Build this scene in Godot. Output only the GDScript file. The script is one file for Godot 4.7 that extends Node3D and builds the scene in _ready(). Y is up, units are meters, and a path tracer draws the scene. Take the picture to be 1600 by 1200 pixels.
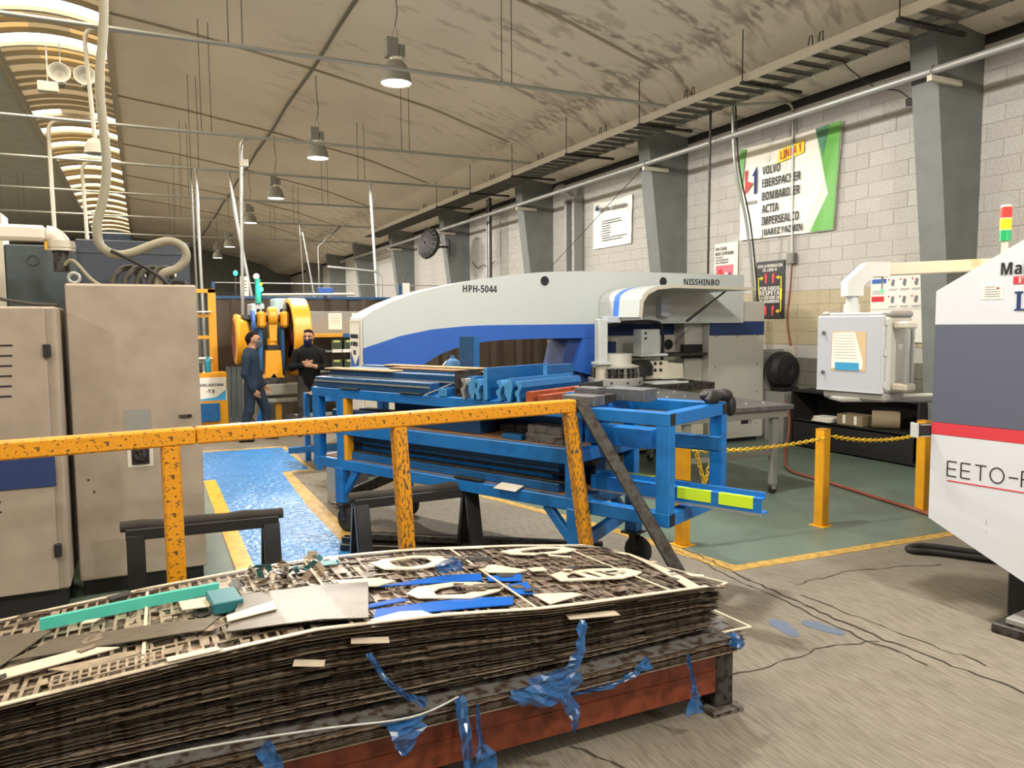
extends Node3D

# ---------------------------------------------------------------- geometry
class G:
	var v := PackedVector3Array()
	var n := PackedVector3Array()
	var c := PackedColorArray()
	var col := Color(1, 1, 1)
	var use_col := false
	var uv := PackedVector2Array()
	var xf := Transform3D()

	func vert(p: Vector3, nn: Vector3) -> void:
		v.append(xf * p)
		n.append((xf.basis * nn).normalized())
		if use_col:
			c.append(col)

	func tri(a: Vector3, b: Vector3, d: Vector3, out := Vector3.ZERO) -> void:
		var nn := (d - a).cross(b - a)
		if nn.length_squared() < 1e-18:
			return
		nn = nn.normalized()
		if out != Vector3.ZERO and nn.dot(out) < 0.0:
			vert(a, -nn); vert(d, -nn); vert(b, -nn)
		else:
			vert(a, nn); vert(b, nn); vert(d, nn)

	func quad(a: Vector3, b: Vector3, d: Vector3, e: Vector3, out := Vector3.ZERO) -> void:
		tri(a, b, d, out)
		tri(a, d, e, out)

	# a triangle with its own normals, wound to agree with them
	func stri(a: Vector3, b: Vector3, d: Vector3, na: Vector3, nb: Vector3, nd: Vector3) -> void:
		if (d - a).cross(b - a).dot(na + nb + nd) < 0.0:
			vert(a, na); vert(d, nd); vert(b, nb)
		else:
			vert(a, na); vert(b, nb); vert(d, nd)

	func squad(a: Vector3, b: Vector3, d: Vector3, e: Vector3, na: Vector3, nb: Vector3, nd: Vector3, ne: Vector3) -> void:
		stri(a, b, d, na, nb, nd)
		stri(a, d, e, na, nd, ne)

	func box(at: Vector3, size: Vector3, bas := Basis.IDENTITY, bev := 0.0) -> void:
		var h := size * 0.5
		if bev <= 0.0:
			for ax in 3:
				for s: float in [-1.0, 1.0]:
					var nn := Vector3.ZERO; nn[ax] = s
					var p := Vector3.ZERO; p[(ax + 1) % 3] = 1
					var q := Vector3.ZERO; q[(ax + 2) % 3] = 1
					var o := nn * h
					p *= h; q *= h
					quad(at + bas * (o - p - q), at + bas * (o + p - q), at + bas * (o + p + q), at + bas * (o - p + q), bas * nn)
			return
		var k := Vector3(minf(bev, h.x * 0.9), minf(bev, h.y * 0.9), minf(bev, h.z * 0.9))
		var i := h - k
		for ax in 3:
			var b1 := (ax + 1) % 3
			var b2 := (ax + 2) % 3
			for s: float in [-1.0, 1.0]:
				var f: Array[Vector3] = []
				for t in [[-1, -1], [1, -1], [1, 1], [-1, 1]]:
					var p := Vector3.ZERO
					p[ax] = s * h[ax]; p[b1] = t[0] * i[b1]; p[b2] = t[1] * i[b2]
					f.append(at + bas * p)
				var nn := Vector3.ZERO; nn[ax] = s
				quad(f[0], f[1], f[2], f[3], bas * nn)
			for s: float in [-1.0, 1.0]:
				for u: float in [-1.0, 1.0]:
					var f: Array[Vector3] = []
					for e: float in [-1.0, 1.0]:
						var p := Vector3.ZERO
						p[ax] = e * i[ax]; p[b1] = s * h[b1]; p[b2] = u * i[b2]
						f.append(at + bas * p)
						p[b1] = s * i[b1]; p[b2] = u * h[b2]
						f.append(at + bas * p)
					var nn := Vector3.ZERO; nn[b1] = s; nn[b2] = u
					quad(f[0], f[1], f[3], f[2], bas * nn)
		for x: float in [-1.0, 1.0]:
			for y: float in [-1.0, 1.0]:
				for z: float in [-1.0, 1.0]:
					tri(at + bas * Vector3(x * h.x, y * i.y, z * i.z), at + bas * Vector3(x * i.x, y * h.y, z * i.z), at + bas * Vector3(x * i.x, y * i.y, z * h.z), bas * Vector3(x, y, z))

	func span(lo: Vector3, hi: Vector3, bev := 0.0) -> void:
		box((lo + hi) * 0.5, (hi - lo).abs(), Basis.IDENTITY, bev)

	func beam(a: Vector3, b: Vector3, w: float, h: float, bev := 0.0, up := Vector3.UP) -> void:
		var z := (b - a).normalized()
		var x := up.cross(z)
		if x.length() < 0.01:
			x = Vector3.RIGHT
		x = x.normalized()
		box((a + b) * 0.5, Vector3(w, h, a.distance_to(b)), Basis(x, z.cross(x), z), bev)

	func cyl(a: Vector3, b: Vector3, r0: float, r1 := -1.0, k := 12, caps := true) -> void:
		if r1 < 0.0:
			r1 = r0
		var z := (b - a).normalized()
		var x := z.cross(Vector3.UP if absf(z.y) < 0.9 else Vector3.RIGHT).normalized()
		var y := z.cross(x)
		for i in k:
			var p := TAU * i / k
			var q := TAU * (i + 1) / k
			var d0 := x * cos(p) + y * sin(p)
			var d1 := x * cos(q) + y * sin(q)
			squad(a + d0 * r0, a + d1 * r0, b + d1 * r1, b + d0 * r1, d0, d1, d1, d0)
			if caps:
				tri(a, a + d0 * r0, a + d1 * r0, -z)
				tri(b, b + d0 * r1, b + d1 * r1, z)

	func tube(pts: Array, r: float, k := 8, closed := false) -> void:
		var m := pts.size()
		var up := Vector3.UP
		var rings: Array = []
		for i in m:
			var p: Vector3 = pts[i]
			var a: Vector3 = pts[(i - 1 + m) % m] if closed or i > 0 else p
			var b: Vector3 = pts[(i + 1) % m] if closed or i < m - 1 else p
			var z := (b - a).normalized()
			if i == 0:
				up = Vector3.UP if absf(z.y) < 0.9 else Vector3.RIGHT
			var x := up.cross(z).normalized()
			up = z.cross(x)
			var ring: Array[Vector3] = []
			for j in k:
				ring.append(x * cos(TAU * j / k) + up * sin(TAU * j / k))
			rings.append(ring)
		for i in (m if closed else m - 1):
			var i2 := (i + 1) % m
			for j in k:
				var j2 := (j + 1) % k
				squad(pts[i] + rings[i][j] * r, pts[i] + rings[i][j2] * r, pts[i2] + rings[i2][j2] * r, pts[i2] + rings[i2][j] * r, rings[i][j], rings[i][j2], rings[i2][j2], rings[i2][j])
		if not closed:
			for e in [0, m - 1]:
				var o: Vector3 = pts[0] - pts[1] if e == 0 else pts[m - 1] - pts[m - 2]
				for j in range(1, k - 1):
					tri(pts[e] + rings[e][0] * r, pts[e] + rings[e][j] * r, pts[e] + rings[e][j + 1] * r, o)

	# profile of Vector2(radius, height) turned round the y axis of f
	func lathe(prof: Array, f: Transform3D, k := 20) -> void:
		for i in prof.size() - 1:
			var p: Vector2 = prof[i]
			var q: Vector2 = prof[i + 1]
			var d := q - p
			var nr := Vector2(d.y, -d.x).normalized()
			for j in k:
				var a := Vector3(cos(TAU * j / k), 0, sin(TAU * j / k))
				var b := Vector3(cos(TAU * (j + 1) / k), 0, sin(TAU * (j + 1) / k))
				var na := f.basis * (a * nr.x + Vector3.UP * nr.y)
				var nb := f.basis * (b * nr.x + Vector3.UP * nr.y)
				var A := f * (a * p.x + Vector3.UP * p.y)
				var B := f * (b * p.x + Vector3.UP * p.y)
				var C := f * (b * q.x + Vector3.UP * q.y)
				var D := f * (a * q.x + Vector3.UP * q.y)
				if p.x > 1e-5:
					stri(A, B, C, na, nb, nb)
				if q.x > 1e-5:
					stri(A, C, D, na, nb, na)

	# polygon in the xy plane of f, from z = z0 to z = z1
	func prism(poly: Array, z0: float, z1: float, f := Transform3D()) -> void:
		var pk := PackedVector2Array(poly)
		var t := Geometry2D.triangulate_polygon(pk)
		for i in range(0, t.size(), 3):
			for z: float in [z0, z1]:
				var p := func(k: int) -> Vector3: return f * Vector3(pk[t[i + k]].x, pk[t[i + k]].y, z)
				tri(p.call(0), p.call(1), p.call(2), f.basis.z * (1.0 if (z == z1) == (z1 > z0) else -1.0))
		var cw := Geometry2D.is_polygon_clockwise(pk)
		for i in pk.size():
			var a := pk[i]
			var b := pk[(i + 1) % pk.size()]
			var o := Vector3(b.y - a.y, a.x - b.x, 0)
			if cw:
				o = -o
			quad(f * Vector3(a.x, a.y, z0), f * Vector3(b.x, b.y, z0), f * Vector3(b.x, b.y, z1), f * Vector3(a.x, a.y, z1), f.basis * o)

	func ball(at: Vector3, r: Vector3, k := 12) -> void:
		var h := k / 2
		for i in h:
			for j in k:
				var q := func(a: int, b: int) -> Vector3: return Vector3(sin(PI * a / h) * cos(TAU * b / k), cos(PI * a / h), sin(PI * a / h) * sin(TAU * b / k))
				var A: Vector3 = q.call(i, j)
				var B: Vector3 = q.call(i, j + 1)
				var C: Vector3 = q.call(i + 1, j + 1)
				var D: Vector3 = q.call(i + 1, j)
				squad(at + A * r, at + B * r, at + C * r, at + D * r, A / r, B / r, C / r, D / r)

	func mesh() -> ArrayMesh:
		var a := []
		a.resize(Mesh.ARRAY_MAX)
		a[Mesh.ARRAY_VERTEX] = v
		a[Mesh.ARRAY_NORMAL] = n
		if use_col:
			a[Mesh.ARRAY_COLOR] = c
		if uv.size():
			a[Mesh.ARRAY_TEX_UV] = uv
		var m := ArrayMesh.new()
		m.add_surface_from_arrays(Mesh.PRIMITIVE_TRIANGLES, a)
		return m

# ---------------------------------------------------------------- naming
var taken := {}

func numbered(s: String) -> String:
	if not taken.has(s):
		taken[s] = 0
		return s
	taken[s] += 1
	return "%s_%03d" % [s, taken[s]]

func tag(o: Node3D, label: String, category := "", group := "", kind := "") -> Node3D:
	if label: o.set_meta("label", label)
	if category: o.set_meta("category", category)
	if group: o.set_meta("group", group)
	if kind: o.set_meta("kind", kind)
	return o

func thing(called: String, label: String, category: String, at := Vector3.ZERO, turn := 0.0, group := "", kind := "") -> Node3D:
	var o := Node3D.new()
	o.name = numbered(called)
	add_child(o)
	o.position = at
	o.rotation.y = turn
	tag(o, label, category, group, kind)
	return o

# a shape drawn in the thing's own axes
func part(called: String, g: G, m: Material, parent: Node3D) -> MeshInstance3D:
	var o := MeshInstance3D.new()
	o.name = called
	o.mesh = g.mesh()
	o.material_override = m
	parent.add_child(o, true)
	return o

# a builder that takes the hall's coordinates and writes the parent's
func gw(parent: Node3D) -> G:
	var g := G.new()
	g.xf = parent.global_transform.affine_inverse()
	return g

# a top-level thing that is one mesh; g holds hall coordinates, at becomes its origin
func solo(called: String, g: G, m: Material, label: String, category: String, group := "", kind := "") -> MeshInstance3D:
	var o := MeshInstance3D.new()
	o.name = numbered(called)
	var lo := g.v[0]
	var hi := g.v[0]
	for p in g.v:
		lo = lo.min(p)
		hi = hi.max(p)
	var at := Vector3((lo.x + hi.x) * 0.5, lo.y, (lo.z + hi.z) * 0.5)
	for i in g.v.size():
		g.v[i] -= at
	o.mesh = g.mesh()
	o.material_override = m
	o.position = at
	add_child(o)
	tag(o, label, category, group, kind)
	return o

# a part that is one bevelled box / bar
func pbox(called: String, lo: Vector3, hi: Vector3, m: Material, parent: Node3D, bev := 0.004, world := true) -> MeshInstance3D:
	var g := gw(parent) if world else G.new()
	g.span(lo, hi, bev)
	return part(called, g, m, parent)

func pbeam(called: String, a: Vector3, b: Vector3, w: float, h: float, m: Material, parent: Node3D, bev := 0.004, world := true, up := Vector3.UP) -> MeshInstance3D:
	var g := gw(parent) if world else G.new()
	g.beam(a, b, w, h, bev, up)
	return part(called, g, m, parent)

func smooth(pts: Array, per := 6, closed := false) -> Array:
	var out := []
	var m := pts.size()
	for i in (m if closed else m - 1):
		var p0: Vector3 = pts[(i - 1 + m) % m] if closed or i > 0 else pts[i]
		var p1: Vector3 = pts[i]
		var p2: Vector3 = pts[(i + 1) % m]
		var p3: Vector3 = pts[(i + 2) % m] if closed or i + 2 < m else p2
		for k in per:
			out.append(p1.cubic_interpolate(p2, p0, p3, float(k) / per))
	if not closed:
		out.append(pts[m - 1])
	return out

# ---------------------------------------------------------------- lettering
var sans: SystemFont
var bold: SystemFont
var serif: SystemFont

func fonts() -> void:
	sans = SystemFont.new(); sans.font_names = ["Droid Sans"]
	bold = SystemFont.new(); bold.font_names = ["Droid Sans"]; bold.font_weight = 700
	serif = SystemFont.new(); serif.font_names = ["Droid Serif"]; serif.font_weight = 700

# left-bottom corner of the text at p; right/up span its plane; high is the capital height; wide, if set, is the whole width
func write(text: String, p: Vector3, right: Vector3, up: Vector3, high: float, m: Material, parent: Node3D, wide := 0.0, font: Font = null, called := "lettering", deep := 0.003) -> MeshInstance3D:
	var t := TextMesh.new()
	t.text = text
	t.font = font if font else bold
	t.font_size = 48
	t.pixel_size = high / 34.5
	t.depth = deep
	t.curve_step = 2.0
	t.horizontal_alignment = HORIZONTAL_ALIGNMENT_LEFT
	t.vertical_alignment = VERTICAL_ALIGNMENT_BOTTOM
	var arr := t.get_mesh_arrays()
	var vs: PackedVector3Array = arr[Mesh.ARRAY_VERTEX]
	var ns: PackedVector3Array = arr[Mesh.ARRAY_NORMAL]
	var ix: PackedInt32Array = arr[Mesh.ARRAY_INDEX]
	var lo := Vector3(1e9, 1e9, 1e9)
	var hi := -lo
	for q in vs:
		lo = lo.min(q); hi = hi.max(q)
	var sx := wide / maxf(hi.x - lo.x, 1e-5) if wide > 0.0 else 1.0
	var sy := high / maxf(hi.y - lo.y, 1e-5)
	if text.to_upper() != text or wide <= 0.0:
		sy = 1.0
		lo.y = 0.0 if lo.y < 0.0 else lo.y
	var r := right.normalized()
	var u := up.normalized()
	var f := Transform3D(Basis(r, u, r.cross(u)), p)
	var g := gw(parent)
	var get := func(k: int) -> Vector3: return f * Vector3((vs[k].x - lo.x) * sx, (vs[k].y - lo.y) * sy, vs[k].z)
	var total := ix.size() if ix.size() else vs.size()
	for k in range(0, total, 3):
		var a := ix[k] if ix.size() else k
		var b := ix[k + 1] if ix.size() else k + 1
		var d := ix[k + 2] if ix.size() else k + 2
		g.tri(get.call(a), get.call(b), get.call(d), f.basis * (ns[a] * Vector3(1, 1, 1)))
	return part(called, g, m, parent)

# ---------------------------------------------------------------- materials
var M := {}

func noise(freq: float, seed_: int, oct := 4, kind := FastNoiseLite.TYPE_SIMPLEX_SMOOTH, frac := FastNoiseLite.FRACTAL_FBM) -> FastNoiseLite:
	var f := FastNoiseLite.new()
	f.seed = seed_
	f.noise_type = kind
	f.frequency = freq
	f.fractal_octaves = oct
	f.fractal_type = frac
	return f

func ntex(f: FastNoiseLite, stops: Array, size := 512, hard := false) -> NoiseTexture2D:
	var t := NoiseTexture2D.new()
	t.width = size; t.height = size
	t.seamless = true
	t.noise = f
	var g := Gradient.new()
	var offs := PackedFloat32Array()
	var cols := PackedColorArray()
	for s in stops:
		offs.append(s[0]); cols.append(s[1])
	g.offsets = offs; g.colors = cols
	if hard:
		g.interpolation_mode = Gradient.GRADIENT_INTERPOLATE_CONSTANT
	t.color_ramp = g
	return t

func mat(key: String, hex: String, rough := 0.5, metal := 0.0) -> StandardMaterial3D:
	var m := StandardMaterial3D.new()
	m.albedo_color = Color(hex)
	m.roughness = rough
	m.metallic = metal
	M[key] = m
	return m

func tmat(key: String, hex: String, rough: float, metal: float, tex: Texture2D, scale: Vector3) -> StandardMaterial3D:
	var m := mat(key, hex, rough, metal)
	m.albedo_texture = tex
	m.uv1_triplanar = true
	m.uv1_world_triplanar = true
	m.uv1_scale = scale
	return m

func glow(key: String, hex: String, e: float) -> StandardMaterial3D:
	var m := mat(key, hex, 0.4)
	m.emission_enabled = true
	m.emission = Color(hex)
	m.emission_energy_multiplier = e
	return m

func grey(x: float) -> Color:
	return Color(x, x, x)

func materials() -> void:
	var soft := ntex(noise(0.008, 1, 5), [[0.0, grey(0.90)], [0.5, grey(0.96)], [1.0, grey(1.0)]])
	var grime := ntex(noise(0.012, 2, 6), [[0.0, Color(0.72, 0.69, 0.64)], [0.35, Color(0.9, 0.89, 0.87)], [0.6, grey(1.0)], [1.0, grey(1.0)]])
	var chip := ntex(noise(0.016, 3, 5), [[0.0, Color("3c3024")], [0.27, Color("6a4c2a")], [0.30, Color("dc9416")], [0.62, Color("df9818")], [0.80, Color("cf8a12")], [1.0, Color("e2a022")]], 512)
	var chipmore := ntex(noise(0.016, 4, 5), [[0.0, Color("46443f")], [0.38, Color("4d453a")], [0.42, Color("da9318")], [1.0, Color("e0991a")]], 512)
	var bluewear := ntex(noise(0.01, 5, 5), [[0.0, Color(0.72, 0.76, 0.8)], [0.4, Color(0.92, 0.94, 0.96)], [1.0, grey(1.0)]])
	var brush := ntex(noise(0.02, 6, 3), [[0.0, grey(0.72)], [1.0, grey(1.0)]], 512)
	var rust := ntex(noise(0.02, 7, 6), [[0.0, Color(0.35, 0.25, 0.2)], [0.34, Color(0.72, 0.62, 0.55)], [0.5, grey(0.97)], [1.0, grey(1.0)]])
	var fine := ntex(noise(0.06, 8, 4), [[0.0, grey(0.86)], [0.5, grey(0.95)], [1.0, grey(1.0)]])
	var broom := ntex(noise(0.03, 9, 4), [[0.0, Color(0.76, 0.74, 0.71)], [0.42, Color(0.91, 0.90, 0.89)], [0.7, grey(1.0)], [1.0, grey(1.0)]])
	# the hall
	var fl := tmat("concrete", "ffffff", 0.75, 0.0, broom, Vector3(4.5, 1, 0.35))
	fl.vertex_color_use_as_albedo = true
	var ce := tmat("plaster", "ffffff", 0.95, 0.0, soft, Vector3(0.45, 0.45, 0.45))
	ce.vertex_color_use_as_albedo = true
	tmat("block_a", "c1bdb6", 0.9, 0.0, fine, Vector3(0.9, 0.9, 0.9))
	tmat("block_b", "beb9b2", 0.9, 0.0, fine, Vector3(0.9, 0.9, 0.9))
	tmat("block_c", "c5c1bb", 0.9, 0.0, fine, Vector3(0.9, 0.9, 0.9))
	tmat("block_green", "77776a", 0.85, 0.0, fine, Vector3(0.9, 0.9, 0.9))
	tmat("block_tan", "bdb092", 0.9, 0.0, fine, Vector3(0.9, 0.9, 0.9))
	mat("mortar", "bdb8b0", 0.95)
	mat("mortar_green", "6e7064", 0.95)
	tmat("column", "767a77", 0.7, 0.0, soft, Vector3(0.6, 0.6, 0.6))
	mat("soffit", "b3a98f", 0.9)
	mat("rib", "b0a48e", 0.9)
	mat("dark_gap", "2a2826", 0.9)
	tmat("green_floor", "65756a", 0.42, 0.0, soft, Vector3(0.5, 0.5, 0.5))
	tmat("blue_floor", "2f7fc4", 0.36, 0.0, soft, Vector3(0.7, 0.7, 0.7))
	var bn := noise(0.03, 31, 3)
	var bt := NoiseTexture2D.new()
	bt.width = 512; bt.height = 512; bt.seamless = true; bt.noise = bn; bt.as_normal_map = true; bt.bump_strength = 5.0
	M.blue_floor.normal_enabled = true
	M.blue_floor.normal_texture = bt
	M.blue_floor.normal_scale = 0.9
	tmat("yellow_floor", "e8b020", 0.35, 0.0, grime, Vector3(0.9, 0.9, 0.9))
	tmat("faded_yellow", "b9974e", 0.6, 0.0, grime, Vector3(1.7, 1.7, 1.7))
	mat("crack", "3d362c", 0.95)
	mat("foot_print", "5f6a7e", 0.7)
	# paint and metal
	tmat("chipped", "ffffff", 0.42, 0.0, chip, Vector3(3.8, 5.5, 5.5))
	tmat("chipped_bare", "ffffff", 0.42, 0.0, chipmore, Vector3(7.0, 2.4, 7.0))
	mat("yellow", "e09c1c", 0.4)
	tmat("yellow_worn", "e3a31c", 0.4, 0.0, soft, Vector3(1.5, 1.5, 1.5))
	mat("chain_yellow", "d6b028", 0.4)
	mat("amber_dark", "a8720f", 0.5)
	tmat("cart_blue", "1b76c2", 0.36, 0.0, bluewear, Vector3(1.2, 1.2, 1.2))
	tmat("tool_blue", "1a6099", 0.38, 0.0, bluewear, Vector3(2, 2, 2))
	tmat("tool_dark", "1c4c78", 0.45, 0.0, bluewear, Vector3(2, 2, 2))
	tmat("tool_pale", "4f98cf", 0.4, 0.0, bluewear, Vector3(2, 2, 2))
	tmat("steel", "8d8f92", 0.4, 0.6, brush, Vector3(1, 1, 6))
	tmat("raw_steel", "7d7b78", 0.45, 0.5, rust, Vector3(1.3, 1.3, 1.3))
	tmat("dark_steel", "4b4a49", 0.5, 0.5, rust, Vector3(1.5, 1.5, 1.5))
	mat("galvanized", "a9aaa6", 0.42, 0.55)
	mat("galvanized_dark", "77776f", 0.5, 0.5)
	tmat("orange_beam", "7c3a22", 0.5, 0.0, grime, Vector3(1.6, 1.6, 1.6))
	tmat("orange_bar", "a9522f", 0.45, 0.0, grime, Vector3(2, 2, 2))
	tmat("wood", "a5794f", 0.8, 0.0, brush, Vector3(1, 6, 1))
	tmat("plank", "c6a77c", 0.8, 0.0, brush, Vector3(1, 6, 1))
	mat("white_paint", "bbc1bf", 0.35)
	mat("white_warm", "d9d2c6", 0.4)
	mat("cream", "bfb9a8", 0.45)
	tmat("cabinet", "a79a8a", 0.5, 0.0, soft, Vector3(0.8, 0.8, 0.8))
	mat("grey_panel", "b9b8ae", 0.45)
	mat("grey_light", "b4b8c2", 0.4)
	mat("grey_mid", "8b8b86", 0.5)
	mat("band_blue", "2a5bb0", 0.4)
	mat("stripe_blue", "3f74cf", 0.4)
	mat("navy", "1f3565", 0.7)
	mat("laser_white", "d2d7e0", 0.35)
	mat("laser_grey", "5a6070", 0.45)
	mat("laser_red", "cf3d48", 0.4)
	mat("black", "1c1b1b", 0.6)
	mat("black_gloss", "151515", 0.3)
	mat("rubber", "242322", 0.8)
	mat("foam", "37332e", 0.95)
	mat("ink", "1f2024", 0.6)
	mat("ink_soft", "77757a", 0.7)
	mat("paper", "e8e4da", 0.85)
	mat("paper_tan", "cbb48f", 0.85)
	mat("cardboard", "86765e", 0.85)
	mat("vinyl", "e2ded0", 0.35)
	mat("vinyl_green", "5aa63c", 0.35)
	mat("vinyl_teal", "3f7a5c", 0.35)
	mat("label_yellow", "e8d21c", 0.5)
	mat("label_red", "c8281e", 0.5)
	mat("lime_tag", "c8ec2a", 0.6)
	mat("red", "cc2a33", 0.45)
	mat("pink", "cf6d80", 0.6)
	mat("green_lens", "1f9a5a", 0.25)
	mat("red_lens", "d23b33", 0.25)
	mat("cyan_box", "3a98c8", 0.5)
	mat("turquoise", "4fbfae", 0.4)
	mat("teal_dark", "2b6f78", 0.45)
	mat("film_blue", "2364c4", 0.18)
	var fb := mat("film_clear", "2c64a0", 0.12)
	fb.transparency = BaseMaterial3D.TRANSPARENCY_ALPHA
	fb.albedo_color.a = 0.5
	tmat("sheet_top", "b5a48e", 0.42, 0.35, brush, Vector3(1.5, 1.5, 1.5))
	tmat("sheet_mid", "8d8072", 0.45, 0.4, rust, Vector3(2, 2, 2))
	tmat("sheet_dark", "5e554b", 0.5, 0.4, rust, Vector3(2, 2, 2))
	tmat("sheet_pale", "d8cab4", 0.5, 0.1, soft, Vector3(2, 2, 2))
	tmat("plate_grey", "776d5e", 0.42, 0.4, brush, Vector3(1, 1, 6))
	tmat("hammered", "474d58", 0.4, 0.3, fine, Vector3(1.5, 1.5, 1.5))
	tmat("press_dark", "454f52", 0.55, 0.1, soft, Vector3(1, 1, 1))
	tmat("curtain", "4a3c2e", 0.5, 0.1, soft, Vector3(1.5, 0.3, 1.5))
	mat("bin_green", "3a4432", 0.6)
	mat("bin_tag", "b9c46a", 0.6)
	tmat("press_grey", "8f8d80", 0.5, 0.2, soft, Vector3(1.5, 1.5, 1.5))
	mat("maroon", "6a2420", 0.5)
	mat("hose", "8d8672", 0.55)
	mat("hose_dark", "3a352d", 0.6)
	mat("cable_red", "8a4a38", 0.6)
	mat("bottle", "2f97b4", 0.3)
	var jug := mat("jug", "6ea8d8", 0.1)
	jug.transparency = BaseMaterial3D.TRANSPARENCY_ALPHA
	jug.albedo_color.a = 0.45
	# people
	mat("skin", "b07a58", 0.6)
	mat("hair", "1b1715", 0.7)
	tmat("coverall", "33435a", 0.9, 0.0, fine, Vector3(2, 2, 2))
	tmat("hoodie", "1d1d22", 0.95, 0.0, fine, Vector3(2, 2, 2))
	tmat("jeans", "4a4a48", 0.9, 0.0, fine, Vector3(2, 2, 2))
	mat("mask_grey", "5a5d5a", 0.9)
	mat("mask_navy", "22243c", 0.9)
	# what gives off light
	glow("pane_white", "fffaf0", 3.2)
	glow("pane_yellow", "e8c07e", 0.60)
	glow("pane_dull", "c8b088", 0.40)
	glow("lamp_lens", "fff6e2", 5.0)
	glow("amber_lit", "ff8a08", 1.3)
	glow("green_lit", "35f0c0", 3.0)
	glow("green_tube", "2f8a80", 0.06)
	glow("led", "40e860", 2.0)

# ---------------------------------------------------------------- the hall
const WALL := 8.9
const MIDDLE := -1.32
const ROOF_X: Array[float] = [-0.33, 1.2, 3.1, 5.5, 7.3, 8.0, 8.9]
const ROOF_Y: Array[float] = [7.1, 6.92, 6.62, 6.15, 5.62, 5.16, 5.04]

func roof(x: float, z: float) -> float:
	if x < MIDDLE:
		x = 2.0 * MIDDLE - x
	var y := ROOF_Y[6]
	for i in 6:
		if x < ROOF_X[i + 1]:
			y = lerpf(ROOF_Y[i], ROOF_Y[i + 1], clampf((x - ROOF_X[i]) / (ROOF_X[i + 1] - ROOF_X[i]), 0, 1))
			break
	var w := absf(fposmod((z + 15.1) / 5.2, 1.0) - 0.5) * 2.0
	return y + 0.07 * (1.0 - w) * smoothstep(8.0, 5.0, x)

func set_lights() -> void:
	var cam := Camera3D.new()
	cam.name = "camera"
	cam.fov = 53.13
	cam.near = 0.05
	cam.far = 200.0
	add_child(cam)
	cam.transform = Transform3D(Basis(Vector3(0.90153846, -0.00782969, 0.43262814), Vector3(0.04098291, 0.99688659, -0.06736122), -Vector3(0.43075377, -0.0784591, -0.89905248)), Vector3(0, 1.78, 0))
	cam.current = true
	var we := WorldEnvironment.new()
	we.name = "environment"
	var e := Environment.new()
	e.background_mode = Environment.BG_COLOR
	e.background_color = Color(0.75, 0.8, 0.88)
	e.tonemap_mode = Environment.TONE_MAPPER_LINEAR
	e.tonemap_exposure = EXPOSURE
	e.sdfgi_enabled = true
	e.ssao_enabled = true
	e.ssil_enabled = true
	we.environment = e
	add_child(we)
	# daylight under the glazed strip along the crown of the roof
	for k in 6:
		var a := AreaLight3D.new()
		a.name = "skylight_glow_%03d" % k
		a.area_size = Vector2(1.8, 8.6)
		a.light_color = Color(1.0, 0.93, 0.80)
		a.light_energy = SKY_E
		a.area_range = 60.0
		a.shadow_enabled = true
		add_child(a)
		a.position = Vector3(MIDDLE, 7.0, 3.2 - 8.8 * k)
		a.rotation = Vector3(-PI / 2, 0, 0)

const EXPOSURE := 1.35
const SKY_E := 26.0
const LAMP_E := 20.0
const LAMP_Z: Array[float] = [4.9, -0.1, -5.2, -10.3, -15.45, -20.7, -25.9, -31.1, -36.3]

func high_bay(x: float, z: float, y: float, label: String) -> void:
	var t := thing("high_bay_lamp", label, "lamp", Vector3(x, y, z), 0.0, "hanging factory lamps")
	var g := G.new()
	g.lathe([Vector2(0.075, 0.30), Vector2(0.10, 0.29), Vector2(0.15, 0.23), Vector2(0.19, 0.13), Vector2(0.212, 0.0), Vector2(0.205, 0.0), Vector2(0.18, 0.13), Vector2(0.07, 0.28)], Transform3D(), 28)
	part("reflector", g, M.grey_mid, t)
	g = G.new()
	g.cyl(Vector3(0, 0.012, 0), Vector3(0, 0.02, 0), 0.2, 0.2, 28)
	part("lens", g, M.lamp_lens, t)
	g = G.new()
	g.cyl(Vector3(0, 0.28, 0), Vector3(0, 0.36, 0), 0.05, 0.05, 14)
	part("collar", g, M.cream, t)
	g = G.new()
	g.box(Vector3(-0.06, 0.46, 0), Vector3(0.17, 0.26, 0.15), Basis.IDENTITY, 0.012)
	g.box(Vector3(0.08, 0.43, 0), Vector3(0.09, 0.17, 0.1), Basis.IDENTITY, 0.01)
	part("ballast_box", g, M.grey_mid, t)
	g = G.new()
	g.tube([Vector3(-0.05, 0.58, 0), Vector3(-0.03, 0.68, 0), Vector3(0, 0.76, 0), Vector3(0.03, 0.68, 0.0), Vector3(0.02, 0.58, 0)], 0.008, 6)
	part("hook", g, M.galvanized, t)
	g = G.new()
	var top := roof(x, z) - y
	g.tube(smooth([Vector3(0, 0.75, 0), Vector3(0.03, 0.95, 0.01), Vector3(0.015, 1.12, 0), Vector3(0, lerpf(1.12, top, 0.6), 0), Vector3(0, top + 0.02, 0)], 4), 0.007, 5)
	part("cord", g, M.hose_dark, t)
	var s := SpotLight3D.new()
	s.name = "lamp_beam"
	s.light_color = Color(1.0, 0.98, 0.95)
	s.light_energy = LAMP_E
	s.light_size = 0.18
	s.spot_range = 60.0
	s.spot_attenuation = 2.0
	s.spot_angle = 89.0
	s.spot_angle_attenuation = 0.08
	s.shadow_enabled = true
	t.add_child(s, true)
	s.position = Vector3(0, -0.02, 0)
	s.rotation.x = -PI / 2

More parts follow.
